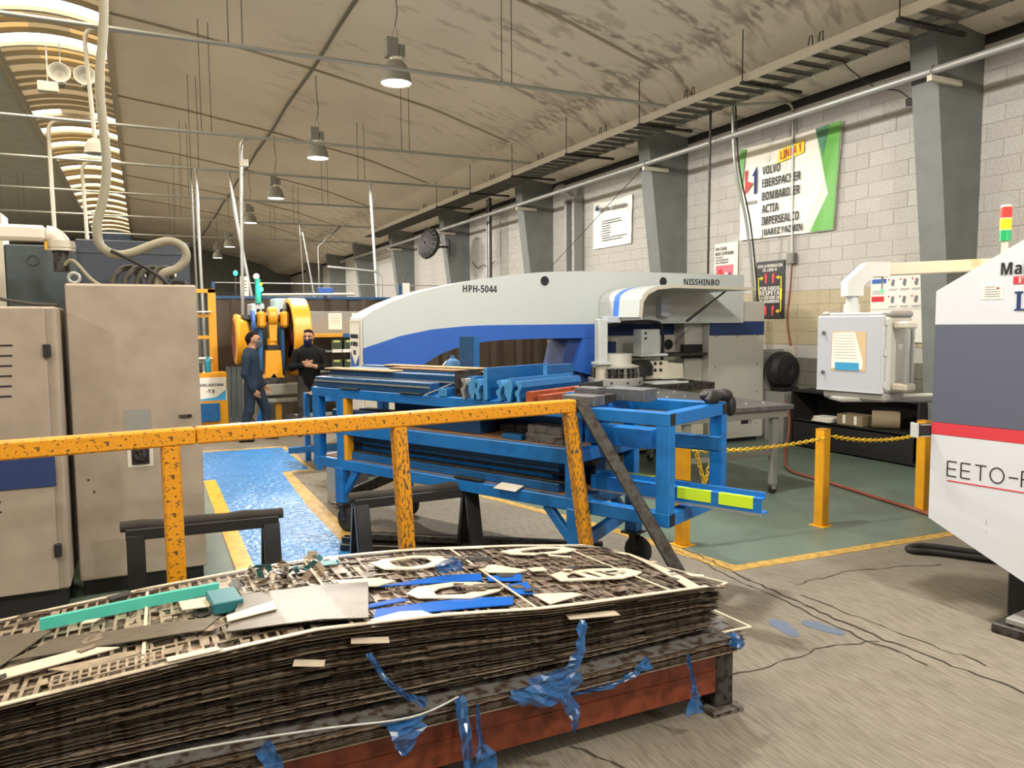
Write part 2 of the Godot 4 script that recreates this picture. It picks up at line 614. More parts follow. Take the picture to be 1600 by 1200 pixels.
func hall() -> void:
	# floor: one slab, coloured by its own stains
	var f := thing("floor", "worn broom-finished grey concrete factory floor", "floor", Vector3.ZERO, 0, "", "structure")
	var g := G.new()
	g.use_col = true
	var n1 := noise(0.35, 11, 4)
	var n2 := noise(1.6, 12, 3)
	var n3 := noise(0.12, 13, 2)
	var tone := func(x: float, z: float) -> Color:
		var a: float = n1.get_noise_2d(x, z)
		var b: float = n2.get_noise_2d(x, z * 0.5)
		var d: float = n3.get_noise_2d(x, z)
		var k := 1.0 + 0.30 * a + 0.16 * b
		var c := Color(0.22, 0.195, 0.155) * k
		return c.lerp(Color(0.135, 0.11, 0.082) * k, clampf(0.5 * a + 0.9 * d, 0.0, 0.6))
	var step := 0.14
	for i in 100:
		for j in 118:
			var x := -4.0 + i * step
			var z := -14.5 + j * step
			var p := [Vector3(x, 0, z), Vector3(x + step, 0, z), Vector3(x + step, 0, z + step), Vector3(x, 0, z + step)]
			for k: int in [0, 1, 2, 0, 2, 3]:
				g.col = tone.call(p[k].x, p[k].z)
				g.vert(p[k], Vector3.UP)
	g.col = Color(0.21, 0.185, 0.15)
	var zf := -14.5 + 118 * step
	for r in [[-11.6, -4.0, -52.0, 9.0], [-4.0, 10.0, -52.0, -14.5], [-4.0, 10.0, zf, 9.0]]:
		g.quad(Vector3(r[0], 0, r[2]), Vector3(r[1], 0, r[2]), Vector3(r[1], 0, r[3]), Vector3(r[0], 0, r[3]), Vector3.UP)
	g.box(Vector3(-0.8, -0.16, -21.5), Vector3(21.6, 0.3, 61))
	part("slab", g, M.concrete, f)
	# paint on the floor
	var paint := func(called: String, pts: Array, m: Material, lift: float, label := "") -> void:
		var q := G.new()
		q.prism(pts, 0, lift, Transform3D(Basis(Vector3.RIGHT, Vector3(0, 0, 1), Vector3.UP), Vector3.ZERO))
		var o := part(called, q, m, f)
		if label: o.set_meta("label", label)
	paint.call("green_paint", [Vector2(3.80, -4.22), Vector2(8.85, -4.1), Vector2(8.85, -10.5), Vector2(2.05, -10.6), Vector2(2.05, -8.9), Vector2(2.9, -7.9), Vector2(3.6, -5.6)], M.green_floor, 0.002, "dull green painted machine bay")
	paint.call("green_paint", [Vector2(-3.0, -5.0), Vector2(0.52, -5.0), Vector2(0.56, -9.4), Vector2(-3.0, -9.4)], M.green_floor, 0.002, "green paint beside the beige cabinets")
	paint.call("blue_walkway", [Vector2(0.62, -3.0), Vector2(1.43, -3.0), Vector2(1.40, -7.6), Vector2(1.48, -9.5), Vector2(1.79, -9.5), Vector2(1.76, -11.5), Vector2(0.2, -11.6), Vector2(0.2, -9.4), Vector2(0.6, -9.4)], M.blue_floor, 0.002, "glossy blue painted walkway")
	paint.call("yellow_line", [Vector2(0.53, -3.0), Vector2(0.66, -3.0), Vector2(0.69, -9.42), Vector2(0.56, -9.42)], M.yellow_floor, 0.003, "bright yellow walkway edge")
	paint.call("faded_line", [Vector2(1.43, -3.0), Vector2(1.54, -3.0), Vector2(1.55, -9.45), Vector2(1.83, -9.45), Vector2(1.84, -11.6), Vector2(0.2, -11.72), Vector2(0.2, -11.6), Vector2(1.76, -11.5), Vector2(1.79, -9.55), Vector2(1.46, -9.55), Vector2(1.39, -7.6)], M.faded_yellow, 0.003, "faded yellow walkway edge")
	paint.call("faded_line", [Vector2(3.72, -4.16), Vector2(6.6, -4.02), Vector2(6.6, -4.12), Vector2(3.84, -4.26), Vector2(3.62, -5.6), Vector2(2.96, -7.9), Vector2(2.88, -7.86), Vector2(3.52, -5.55)], M.faded_yellow, 0.003, "faded yellow border of the green bay")
	# two worn shoe prints
	for s in [[3.30, -3.24, 0.25], [3.50, -3.14, -0.25]]:
		var q := []
		for k in 14:
			var a := TAU * k / 14.0
			var w := 0.052 + (0.012 if sin(a) > 0.2 else (-0.006 if sin(a) > -0.4 else 0.0))
			q.append(Vector2(s[0], s[1]) + Vector2(cos(a) * w, -sin(a) * 0.135).rotated(s[2]))
		paint.call("shoe_print", q, M.foot_print, 0.0025, "faded blue shoe print")
	# joints and cracks
	var rng := RandomNumberGenerator.new()
	rng.seed = 5
	var crack := func(pts: Array, w: float) -> void:
		var q := G.new()
		var last := Vector3.ZERO
		for i in pts.size() - 1:
			var a: Vector3 = pts[i]
			var b: Vector3 = pts[i + 1]
			var m := int(a.distance_to(b) / 0.07) + 1
			for k in m:
				var p := a.lerp(b, float(k) / m) if k > 0 or i == 0 else last
				if i == 0 and k == 0: last = p
				var r := a.lerp(b, float(k + 1) / m) + Vector3(rng.randf_range(-0.018, 0.018), 0, rng.randf_range(-0.018, 0.018))
				var d := (r - last).normalized().cross(Vector3.UP) * w * rng.randf_range(0.4, 1.3)
				q.quad(last - d, r - d, r + d, last + d, Vector3.UP)
				last = r
		part("crack", q, M.crack, f)
	var y := 0.0035
	crack.call([Vector3(3.80, y, -5.1), Vector3(3.70, y, -3.8), Vector3(3.66, y, -3.0), Vector3(3.73, y, -2.15), Vector3(3.72, y, -1.2)], 0.008)
	crack.call([Vector3(3.72, y, -5.1), Vector3(3.62, y, -3.7), Vector3(3.58, y, -2.9), Vector3(3.60, y, -2.55)], 0.006)
	crack.call([Vector3(3.80, y, -3.6), Vector3(3.82, y, -2.9), Vector3(3.86, y, -2.4)], 0.004)
	crack.call([Vector3(3.62, y, -2.86), Vector3(3.3, y, -2.95), Vector3(2.9, y, -2.9), Vector3(2.55, y, -2.9)], 0.004)
	crack.call([Vector3(3.9, y, -3.75), Vector3(4.5, y, -3.8), Vector3(5.2, y, -3.6)], 0.004)
	crack.call([Vector3(1.55, y, -2.7), Vector3(1.72, y, -2.35), Vector3(1.86, y, -2.2), Vector3(1.9, y, -1.9)], 0.006)
	crack.call([Vector3(2.2, y, -1.75), Vector3(2.5, y, -1.72), Vector3(2.75, y, -1.8), Vector3(3.2, y, -1.6)], 0.005)
	crack.call([Vector3(1.45, y, -8.9), Vector3(1.85, y, -8.2), Vector3(1.8, y, -7.6)], 0.006)
	# right-hand wall: blocks proud of their joints
	var w := thing("wall_right", "white painted concrete block wall with a green-grey dado", "wall", Vector3(WALL, 0, -22), 0, "", "structure")
	pbox("core", Vector3(WALL - 0.003, 1.33, -52), Vector3(WALL + 0.25, 5.4, 9), M.mortar, w, 0)
	pbox("core_dado", Vector3(WALL - 0.003, -0.01, -52), Vector3(WALL + 0.25, 1.33, 9), M.mortar_green, w, 0)
	pbox("top_gap", Vector3(WALL - 0.02, 4.93, -52), Vector3(WALL + 0.05, 5.08, 9), M.dark_gap, w, 0)
	var bg := G.new()
	bg.box(Vector3.ZERO, Vector3(0.03, 0.1945, 0.3965), Basis.IDENTITY, 0.003)
	var bm := bg.mesh()
	var mats := [M.block_a, M.block_b, M.block_c]
	var far: Array[Transform3D] = []
	var far_green: Array[Transform3D] = []
	var made := 0
	for row in 25:
		var by := 0.13 + 0.2 * row
		for k in 72:
			var bz := -5.0 - 0.4 * k + (0.2 if row % 2 else 0.0)
			var out := rng.randf_range(-0.003, 0.003)
			var tf := Transform3D(Basis.IDENTITY, Vector3(WALL + 0.003 + out, by, bz))
			var green := by < 1.33
			var behind := false
			for cz: float in [-6.03, -11.36]:
				if absf(bz - cz) < 0.2: behind = true
			if bz > -10.6 and by > 1.35 and not behind and made < 300:
				made += 1
				var o := MeshInstance3D.new()
				o.name = "block"
				o.mesh = bm
				o.material_override = mats[rng.randi() % 3] if by > 2.05 + rng.randf() * 0.3 else M.block_tan
				w.add_child(o, true)
				o.position = tf.origin - w.position
			elif green:
				far_green.append(tf)
			else:
				far.append(tf)
	for pr in [[far, M.block_a, "distant_blocks"], [far_green, M.block_green, "dado_blocks"]]:
		var mm := MultiMesh.new()
		mm.transform_format = MultiMesh.TRANSFORM_3D
		mm.mesh = bm
		mm.instance_count = pr[0].size()
		for k in pr[0].size():
			mm.set_instance_transform(k, Transform3D(Basis.IDENTITY, pr[0][k].origin - w.position))
		var mi := MultiMeshInstance3D.new()
		mi.name = pr[2]
		mi.multimesh = mm
		mi.material_override = pr[1]
		mi.set_meta("kind", "stuff")
		w.add_child(mi, true)
	# tapered columns against that wall
	var where := ["nearest, beside the control pendant", "between the two wall banners", "beside the bundle of vertical pipes", "behind the round wall fan", "fifth along the wall", "sixth along the wall", "last but one before the far end", "at the far end of the wall"]
	for k in 8:
		var cz := -5.86 - 5.18 * k - (0.18 if k == 1 else 0.0)
		var q := G.new()
		q.prism([Vector2(WALL + 0.02, 0), Vector2(8.56, 0), Vector2(8.34, 2.5), Vector2(8.03, 5.0), Vector2(8.03, 5.45), Vector2(WALL + 0.02, 5.3)], cz - 0.33, cz)
		var o := solo("column", q, M.column, "grey tapered concrete column on the block wall, " + where[k], "column", "", "structure")
		o.set_meta("kind", "structure")
	# other walls
	for d in [["wall_left", Vector3(-11.8, -0.01, -52), Vector3(-11.5, 5.4, 9), "plain grey side wall beyond the skylight"], ["wall_back", Vector3(-11.8, -0.01, 9), Vector3(9.15, 7.9, 9.3), "plain wall behind the viewpoint"], ["wall_far", Vector3(-11.8, -0.01, -52.3), Vector3(9.15, 7.9, -52), "dim end wall of the long hall"]]:
		var q := G.new()
		q.span(d[1], d[2])
		solo(d[0], q, M.column, d[3], "wall", "", "structure")
	# roof
	var c := thing("ceiling", "stained plastered concrete vault with flaking streaks", "ceiling", Vector3(0, 5, -22), 0, "", "structure")
	var rg := gw(c)
	var s1 := noise(0.55, 21, 5, FastNoiseLite.TYPE_SIMPLEX_SMOOTH, FastNoiseLite.FRACTAL_RIDGED)
	var s2 := noise(1.1, 22, 4)
	var s3 := noise(0.25, 23, 3)
	# one stain map for the vault in view: 9.4 m across, 24 m along
	var TW := 1024
	var TH := 1792
	var bytes := PackedByteArray()
	bytes.resize(TW * TH * 3)
	var s4 := noise(3.2, 24, 4)
	var base := Color(0.84, 0.765, 0.64)
	var dirt := Color(0.21, 0.165, 0.125)
	var lines: Array[float] = [-8.55, -9.75, -10.75, -12.6]
	for j in TH:
		var z := -2.0 - 24.0 * (j + 0.5) / TH
		var wz := smoothstep(-20.0, -11.5, z)
		var wb := smoothstep(-26.0, -14.0, z)
		for i in TW:
			var x := -0.4 + 9.4 * (i + 0.5) / TW
			var tint: float = 1.0 + 0.10 * s3.get_noise_2d(x * 1.4, z)
			var d := 0.0
			if x > 1.2 and wb > 0.0:
				var grit: float = s4.get_noise_2d(x, z * 1.6)
				var fine: float = s2.get_noise_2d(x * 0.8, z * 2.6 + 0.7 * x)
				var blot := clampf((s2.get_noise_2d(x * 0.4 + 9.0, z * 1.0) - 0.36 + grit * 0.25) * 6.0, 0.0, 1.0) * 0.5
				d = blot * smoothstep(1.2, 4.0, x) * wb
				var wear := smoothstep(3.2, 6.0, x) * wz
				if wear > 0.0:
					var streak: float = s1.get_noise_2d(x * 0.5, z * 1.6 + 0.25 * x)
					var q := clampf((streak - 0.50 + grit * 0.22) * 5.0, 0.0, 1.0) * clampf(0.3 + fine * 2.2, 0.0, 1.0) * 0.8
					for lz in lines:
						var near := absf(z - lz - 0.10 * sin(x * 1.7 + lz) - 0.06 * fine - 0.03 * grit)
						if near < 0.2:
							q = maxf(q, smoothstep(0.15, 0.01, near) * clampf(0.7 + grit * 2.2, 0.0, 1.0) * 1.25)
					q = maxf(q, smoothstep(0.45, 0.0, absf(x - 7.15 - 0.1 * fine)) * clampf(0.4 + grit * 2.2 + fine * 1.0, 0.0, 1.1))
					d = maxf(d, q * wear)
			var o := (j * TW + i) * 3
			bytes[o] = int(255.0 * pow(clampf(lerpf(base.r * tint, dirt.r, d * 0.58), 0, 1), 0.4545))
			bytes[o + 1] = int(255.0 * pow(clampf(lerpf(base.g * tint, dirt.g, d * 0.58), 0, 1), 0.4545))
			bytes[o + 2] = int(255.0 * pow(clampf(lerpf(base.b * tint, dirt.b, d * 0.58), 0, 1), 0.4545))
	var vm := mat("vault", "ffffff", 0.95)
	vm.albedo_texture = ImageTexture.create_from_image(Image.create_from_data(TW, TH, false, Image.FORMAT_RGB8, bytes))
	rg.use_col = false
	var xs: Array[float] = []
	for i in 40:
		xs.append(lerpf(-0.33, WALL + 0.1, i / 39.0))
	var zs: Array[float] = []
	var zz := 9.2
	while zz > -52.2:
		zs.append(zz)
		zz -= 0.65
	zs.append(-52.2)
	for j in zs.size() - 1:
		for i in xs.size() - 1:
			var p := [Vector3(xs[i], roof(xs[i], zs[j]), zs[j]), Vector3(xs[i + 1], roof(xs[i + 1], zs[j]), zs[j]), Vector3(xs[i + 1], roof(xs[i + 1], zs[j + 1]), zs[j + 1]), Vector3(xs[i], roof(xs[i], zs[j + 1]), zs[j + 1])]
			var nn: Vector3 = (p[2] - p[0]).cross(p[1] - p[0]).normalized()
			if nn.y > 0: nn = -nn
			var order := [0, 1, 2, 0, 2, 3]
			if (p[2] - p[0]).cross(p[1] - p[0]).y > 0: order = [0, 2, 1, 0, 3, 2]
			for k: int in order:
				rg.vert(p[k], nn)
				rg.uv.append(Vector2((p[k].x + 0.4) / 9.4, (-2.0 - p[k].z) / 24.0))
	part("vault", rg, M.vault, c)
	rg = gw(c)
	rg.use_col = true
	rg.col = Color(0.48, 0.50, 0.42)
	for j in range(0, 48):
		var z0 := 9.2 - 1.3 * j
		var z1 := z0 - 1.3
		for i in 6:
			var x0 := 2.0 * MIDDLE - ROOF_X[i]
			var x1 := 2.0 * MIDDLE - ROOF_X[i + 1] - (0.2 if i == 5 else 0.0)
			rg.quad(Vector3(x0, roof(x0, z0), z0), Vector3(x1, roof(x1, z0), z0), Vector3(x1, roof(x1, z1), z1), Vector3(x0, roof(x0, z1), z1), Vector3.DOWN)
	part("vault_beyond", rg, M.plaster, c)
	rg = gw(c)
	for i in 6:
		for s in [1, -1]:
			var a := Vector3(ROOF_X[i] if s == 1 else 2.0 * MIDDLE - ROOF_X[i], ROOF_Y[i] + 0.2, 9.3)
			var b := Vector3(ROOF_X[i + 1] + 0.3 * int(i == 5) if s == 1 else 2.0 * MIDDLE - ROOF_X[i + 1] - 0.4 * int(i == 5), ROOF_Y[i + 1] + 0.2, 9.3)
			rg.quad(a, b, b + Vector3(0, 0, -61.7), a + Vector3(0, 0, -61.7), Vector3.UP)
	part("roof_deck", rg, M.column, c)
	for k in 9:
		var z := 10.9 - 5.2 * (k + 1)
		var q := gw(c)
		var pts := []
		for i in 26:
			var x := lerpf(-0.3, 7.2, i / 25.0)
			pts.append(Vector3(x, roof(x, z) - 0.01, z))
		q.tube(pts, 0.022, 6)
		part("rib", q, M.rib, c)
	var q2 := gw(c)
	for k in 60:
		var z := 9.0 - k
		q2.tube([Vector3(3.1, roof(3.1, z) - 0.03, z), Vector3(3.1, roof(3.1, z - 1.0) - 0.03, z - 1.0)], 0.03, 6)
	part("ridge_conduit", q2, M.galvanized_dark, c)
	# skylight: arched panes between arched frames, on curbs
	var sk := thing("window_001", "long arched rooflight of white and yellow translucent panels", "rooflight", Vector3(MIDDLE, 7.1, -22), 0, "", "structure")
	var arch := func(t: float) -> Vector3:
		var x := lerpf(-0.99, 0.99, t)
		return Vector3(MIDDLE + x, 7.12 + 0.16 * (1.0 - x * x / 0.98), 0)
	for s: float in [-1.0, 1.0]:
		pbox("curb", Vector3(MIDDLE + s * 0.99 - 0.04, 7.02, -52), Vector3(MIDDLE + s * 0.99 + 0.04, 7.34, 9), M.soffit, sk, 0.0)
		pbox("edge_pipe", Vector3(MIDDLE + s * 0.93 - 0.02, 7.04, -52), Vector3(MIDDLE + s * 0.93 + 0.02, 7.09, 9), M.galvanized, sk, 0.0)
	var pitch := 1.85
	for k in 66:
		var z0 := 5.2 - pitch * k
		if z0 < -50: break
		var q := gw(sk)
		for fz: float in [0.0, 0.78, 1.3]:
			q = gw(sk)
			for i in 10:
				var a: Vector3 = arch.call(i / 10.0)
				var b: Vector3 = arch.call((i + 1) / 10.0)
				q.beam(a + Vector3(0, -0.015, z0 - fz), b + Vector3(0, -0.015, z0 - fz), 0.09, 0.08)
			part("frame_arch", q, M.soffit, sk)
		var dull := k in [13, 14]
		for h in 3:
			for part_ in 2:
				var m: Material = M.pane_yellow if (k + h) % 3 else M.pane_dull
				if part_ == 0: m = M.pane_white
				if dull or (k == 15 and h == 1): m = M.pane_dull
				q = gw(sk)
				var za := z0 - (0.0 if part_ == 0 else pitch * 0.42)
				var zb := z0 - (pitch * 0.42 if part_ == 0 else pitch)
				for i in 4:
					var a: Vector3 = arch.call((h * 4 + i) / 12.0)
					var b: Vector3 = arch.call((h * 4 + i + 1) / 12.0)
					q.quad(a + Vector3(0, 0.02, za), b + Vector3(0, 0.02, za), b + Vector3(0, 0.02, zb), a + Vector3(0, 0.02, zb), Vector3.DOWN)
				part("pane", q, m, sk)

# ---------------------------------------------------------------- pipes, tray, lamps, banners
func pipe(called: String, pts: Array, r: float, m: Material, label: String, category: String, group := "", k := 8) -> Node3D:
	var g := G.new()
	g.tube(pts, r, k)
	return solo(called, g, m, label, category, group)

func bend(pts: Array, r: float) -> Array:   # rounds the corners of a run of pipe
	var out := [pts[0]]
	for i in range(1, pts.size() - 1):
		var p: Vector3 = pts[i]
		var a: Vector3 = p + (pts[i - 1] - p).normalized() * r
		var b: Vector3 = p + (pts[i + 1] - p).normalized() * r
		for k in 7:
			var t := k / 6.0
			out.append(a.lerp(p, t).lerp(p.lerp(b, t), t))
	out.append(pts[pts.size() - 1])
	return out

func overhead() -> void:
	for i in LAMP_Z.size():
		var where := "behind the viewpoint"
		if i >= 3: where = ["nearest and largest in view, grey hood with twin ballast boxes", "second in the row, over the near end of the turret press", "third in the row, above the walking worker", "fourth in the row, behind the white drop pipe", "fifth in the row, small and far", "sixth in the row, faint near the far end"][i - 3]
		high_bay(3.23 if i < 7 else 3.1, LAMP_Z[i], 5.03 if i < 7 else 4.75, "hanging high bay lamp, " + where)
	for i in [1, 3, 5, 7]:
		high_bay(-6.0, LAMP_Z[i] - 1.0, 5.0, "hanging high bay lamp of the hidden row left of the rooflight")
	# ladder cable tray
	var t := thing("cable_tray", "long ladder cable tray hung along the right-hand wall", "cable tray", Vector3(7.68, 5.0, -14))
	pbox("rail", Vector3(7.355, 4.96, -28), Vector3(7.385, 5.07, -2.5), M.white_warm, t, 0.004).set_meta("label", "pale outer side rail")
	pbox("rail", Vector3(7.975, 4.97, -28), Vector3(8.0, 5.05, -2.5), M.galvanized_dark, t, 0.004)
	for k in 88:
		var z := -2.7 - 0.287 * k
		var g := gw(t)
		g.box(Vector3(7.68, 4.985, z), Vector3(0.6, 0.022, 0.085))
		g.box(Vector3(7.68, 4.965, z), Vector3(0.6, 0.03, 0.02))
		part("rung", g, M.galvanized_dark, t)
	for k in 8:
		var z := -3.4 - 2.35 * k
		pbox("cross_support", Vector3(7.28, 4.915, z - 0.03), Vector3(8.35, 4.955, z + 0.03), M.dark_steel, t, 0.003)
		var g := gw(t)
		g.tube([Vector3(7.3, 4.93, z), Vector3(7.3, roof(7.3, z), z)], 0.008, 5)
		part("hanger_rod", g, M.dark_steel, t)
		for d: float in [0.0, 0.16]:
			g = gw(t)
			var zc := z - 1.1 - d
			g.tube([Vector3(7.37, 5.06, zc + 0.03), Vector3(7.37, 5.19, zc + 0.02), Vector3(7.37, 5.19, zc - 0.02), Vector3(7.37, 5.09, zc - 0.04)], 0.007, 5)
			part("wire_clip", g, M.black, t)
	pipe("tray_conduit", [Vector3(8.04, 5.0, -2.5), Vector3(8.04, 5.0, -28)], 0.022, M.galvanized, "thin steel conduit running along the wall side of the cable tray", "conduit")
	# wall main on column brackets
	pipe("wall_pipe", [Vector3(7.97, 4.52, -2.5), Vector3(7.97, 4.52, -34)], 0.042, M.galvanized, "grey steel air pipe crossing in front of all the wall columns", "pipe", "", 12)
	var pos := ["nearest", "second", "third", "fourth", "fifth"]
	for k in 5:
		var cz := -5.86 - 5.18 * k - (0.18 if k == 1 else 0.0)
		var b := thing("pipe_bracket", "beige bracket bar under the wall pipe on the %s column" % pos[k], "bracket", Vector3(7.9, 4.4, cz), 0.0, "pipe brackets on the columns")
		pbox("bar", Vector3(7.9, 4.40, cz + 0.002), Vector3(8.42, 4.465, cz + 0.065), M.cream, b, 0.004)
		var g := gw(b)
		g.tube([Vector3(7.97, 4.46, cz + 0.03), Vector3(7.915, 4.50, cz + 0.03), Vector3(7.915, 4.55, cz + 0.03), Vector3(7.97, 4.58, cz + 0.03), Vector3(8.02, 4.55, cz + 0.03), Vector3(8.02, 4.48, cz + 0.03)], 0.008, 5)
		part("clamp", g, M.galvanized, b)
	# pipes across the hall, with their hangers and drops
	var tie := ["nearest, meeting the tray above the first lamp", "second, crossing above the second lamp", "third, with the bright reflection", "fourth, over the walkway", "fifth, far down the hall", "sixth, near the far lamps"]
	var tz: Array[float] = [-9.85, -14.4, -17.7, -21.6, -26.0, -31.0]
	for i in 6:
		pipe("cross_pipe", bend([Vector3(-11.3, 5.08, tz[i]), Vector3(7.75, 5.08, tz[i]), Vector3(7.9, 5.08, tz[i] + 0.4)], 0.1), 0.026, M.galvanized, "horizontal pipe across the hall, " + tie[i], "pipe", "cross pipes under the roof")
		for x: float in [-3.6, 1.05, 4.6]:
			pipe("hanger_rod", [Vector3(x, 5.08, tz[i]), Vector3(x, roof(x, tz[i]) + 0.02, tz[i])], 0.006, M.hose_dark, "thin rod hanging a cross pipe from the vault", "rod", "thin hanger rods", 5)
			pipe("hanger_rod", [Vector3(x + 0.16, 5.08, tz[i] - 0.02), Vector3(x + 0.16, roof(x, tz[i]) + 0.02, tz[i] - 0.02)], 0.006, M.hose_dark, "thin rod hanging a cross pipe from the vault", "rod", "thin hanger rods", 5)
	pipe("drop_pipe", bend([Vector3(2.1, 5.08, -14.42), Vector3(1.68, 5.07, -14.42), Vector3(1.58, 0.0, -14.42)], 0.22), 0.028, M.galvanized, "bent galvanized drop pipe with a small box, descending behind the yellow press", "pipe")
	var jb := G.new()
	jb.box(Vector3(1.72, 4.62, -14.38), Vector3(0.14, 0.12, 0.07), Basis.IDENTITY, 0.006)
	solo("junction_box", jb, M.cream, "small pale junction box on the bent drop pipe", "junction box")
	pipe("drop_pipe", [Vector3(1.79, 5.06, -17.7), Vector3(1.9, 4.2, -17.7), Vector3(2.56, 0.0, -17.7)], 0.036, M.galvanized, "leaning grey drop pipe beside the bent one", "pipe")
	pipe("drop_pipe", [Vector3(4.88, 5.08, -17.7), Vector3(5.09, 0.0, -17.7)], 0.034, M.white_paint, "straight white drop pipe behind the left end of the turret press", "pipe")
	pipe("drop_pipe", [Vector3(1.14, 5.08, -17.66), Vector3(1.2, 0.0, -17.6)], 0.03, M.galvanized, "short white drop pipe above the yellow ladder rack", "pipe")
	pipe("drop_pipe", [Vector3(1.04, 5.08, -17.66), Vector3(1.1, 0.0, -17.6)], 0.02, M.galvanized_dark, "thin drop pipe close to the short white one", "pipe")
	pipe("drop_pipe", bend([Vector3(3.7, 3.05, -17.0), Vector3(4.9, 2.96, -17.0), Vector3(4.9, 0.0, -17.0)], 0.18), 0.026, M.galvanized, "grey pipe arching down behind the partition rail", "pipe")
	pipe("drop_pipe", [Vector3(5.98, 5.0, -25.4), Vector3(5.25, 4.3, -25.4), Vector3(5.25, 0.0, -25.4)], 0.028, M.galvanized_dark, "kinked thin pipe dropping from the roof in the distance", "pipe")
	pipe("drop_pipe", [Vector3(4.5, 4.6, -24.0), Vector3(5.2, 0.0, -24.0)], 0.028, M.galvanized, "slanting pale pipe in the far background", "pipe")
	pipe("drop_pipe", [Vector3(4.42, 4.9, -24.0), Vector3(4.56, 0.0, -24.0)], 0.018, M.galvanized_dark, "thin dark upright pipe beside the slanting pale one", "pipe")
	pipe("drop_pipe", bend([Vector3(0.3, 5.08, -9.87), Vector3(-0.45, 5.06, -9.87), Vector3(-0.39, 3.85, -9.87)], 0.16), 0.022, M.cream, "thin bent drop pipe under the rooflight ending in a shaded lamp", "pipe")
	pipe("drop_pipe", bend([Vector3(-0.6, 5.08, -14.42), Vector3(-1.22, 5.06, -14.42), Vector3(-1.18, 0.0, -14.42)], 0.2), 0.03, M.cream, "pale bent drop pipe left of the loose grey hose", "pipe")
	pipe("drop_pipe", bend([Vector3(-0.2, 5.08, -17.72), Vector3(-0.96, 5.06, -17.72), Vector3(-0.84, 0.0, -17.72)], 0.2), 0.034, M.cream, "second pale bent drop pipe under the rooflight", "pipe")
	pipe("drop_rod", [Vector3(7.82, 4.95, -9.35), Vector3(7.93, 1.9, -9.5)], 0.018, M.dark_steel, "dark pipe dropping from the tray behind the turret press top", "pipe")
	pipe("drop_conduit", smooth([Vector3(7.96, 4.95, -9.03), Vector3(8.05, 4.1, -9.06), Vector3(8.32, 3.2, -9.08), Vector3(8.52, 2.0, -9.1)], 5), 0.022, M.galvanized, "pale conduit with a dark cable curving down to the tall grey cabinet", "conduit")
	pipe("drop_conduit", smooth([Vector3(7.99, 4.95, -9.0), Vector3(8.10, 4.1, -9.03), Vector3(8.37, 3.2, -9.05), Vector3(8.57, 2.0, -9.07)], 5), 0.012, M.black, "black cable alongside the curving pale conduit", "cable")
	pipe("wall_conduit", bend([Vector3(7.98, 5.0, -9.2), Vector3(8.82, 5.02, -8.7), Vector3(8.84, 2.78, -8.68)], 0.16), 0.022, M.galvanized, "steel conduit running down across the large white banner", "conduit")
	var g2 := G.new()
	g2.box(Vector3(8.83, 2.72, -8.68), Vector3(0.08, 0.16, 0.14), Basis.IDENTITY, 0.006)
	solo("junction_box", g2, M.galvanized_dark, "square grey junction box under the banner conduit", "junction box")
	pipe("wall_cable", smooth([Vector3(8.84, 2.64, -8.68), Vector3(8.83, 2.2, -8.70), Vector3(8.83, 1.8, -8.74), Vector3(8.84, 1.36, -8.66)], 5), 0.014, M.cable_red, "dark red cable hanging from the junction box to the socket", "cable")
	g2 = G.new()
	g2.box(Vector3(8.84, 1.30, -8.64), Vector3(0.07, 0.22, 0.09), Basis.IDENTITY, 0.008)
	solo("wall_socket", g2, M.cream, "pale socket box at the top of the grey-green dado", "socket")
	pipe("guy_wire", [Vector3(8.02, 4.6, -11.1), Vector3(8.62, 3.06, -15.9)], 0.007, M.hose_dark, "thin wire slanting across the small notice banner", "wire")
	pipe("wall_cable", smooth([Vector3(8.8, 3.6, -21.0), Vector3(8.8, 3.38, -20.6), Vector3(8.8, 3.45, -20.2), Vector3(8.8, 3.36, -19.8), Vector3(8.8, 3.5, -19.4)], 6), 0.012, M.black, "wavy black cable on the far block wall beside the riser pipes", "cable")
	# vertical bundle and lattice post on the wall
	for k in 4:
		pipe("riser_pipe", [Vector3(8.45 + 0.03 * k, 5.3, -18.9 - 0.13 * k), Vector3(8.45 + 0.03 * k, 1.5, -18.9 - 0.13 * k)], [0.045, 0.04, 0.045, 0.03][k], [M.dark_steel, M.galvanized, M.black, M.galvanized][k], ["thick dark riser pipe at the near side of the bundle", "bright riser pipe second in the bundle", "black riser pipe in the middle of the bundle", "thin bright riser pipe at the far side of the bundle"][k], "pipe", "riser pipes on the wall")
	var lp := thing("strut_post", "grey slotted strut post with a bent head on the block wall", "post", Vector3(8.7, 0, -15.0))
	for d: float in [-0.17, 0.17]:
		pbox("upright", Vector3(8.62, 0.05, -15.0 + d - 0.05), Vector3(8.84, 4.55, -15.0 + d + 0.05), M.grey_mid, lp, 0.004)
	for k in 16:
		pbox("rung", Vector3(8.74, 1.0 + 0.22 * k, -14.9), Vector3(8.8, 1.06 + 0.22 * k, -15.1), M.grey_mid, lp, 0.0)
	pbeam("head", Vector3(8.72, 4.5, -15.0), Vector3(8.35, 4.78, -15.0), 0.3, 0.09, M.grey_mid, lp)
	# round wall fan
	var fan := thing("wall_fan", "round black caged fan on the fourth wall column", "fan", Vector3(7.95, 4.05, -21.0))
	fan.rotation = Vector3(0, 0.35, 0)
	var fx := Transform3D(Basis(Vector3(0, 0, 1), 1.35), Vector3(-0.62, 0.0, 0))
	var fg := G.new()
	fg.lathe([Vector2(0.05, 0.10), Vector2(0.30, 0.09), Vector2(0.42, 0.03), Vector2(0.44, -0.04), Vector2(0.40, -0.09), Vector2(0.1, -0.12), Vector2(0.0, -0.12)], fx, 28)
	var cage := part("cage", fg, M.black, fan)
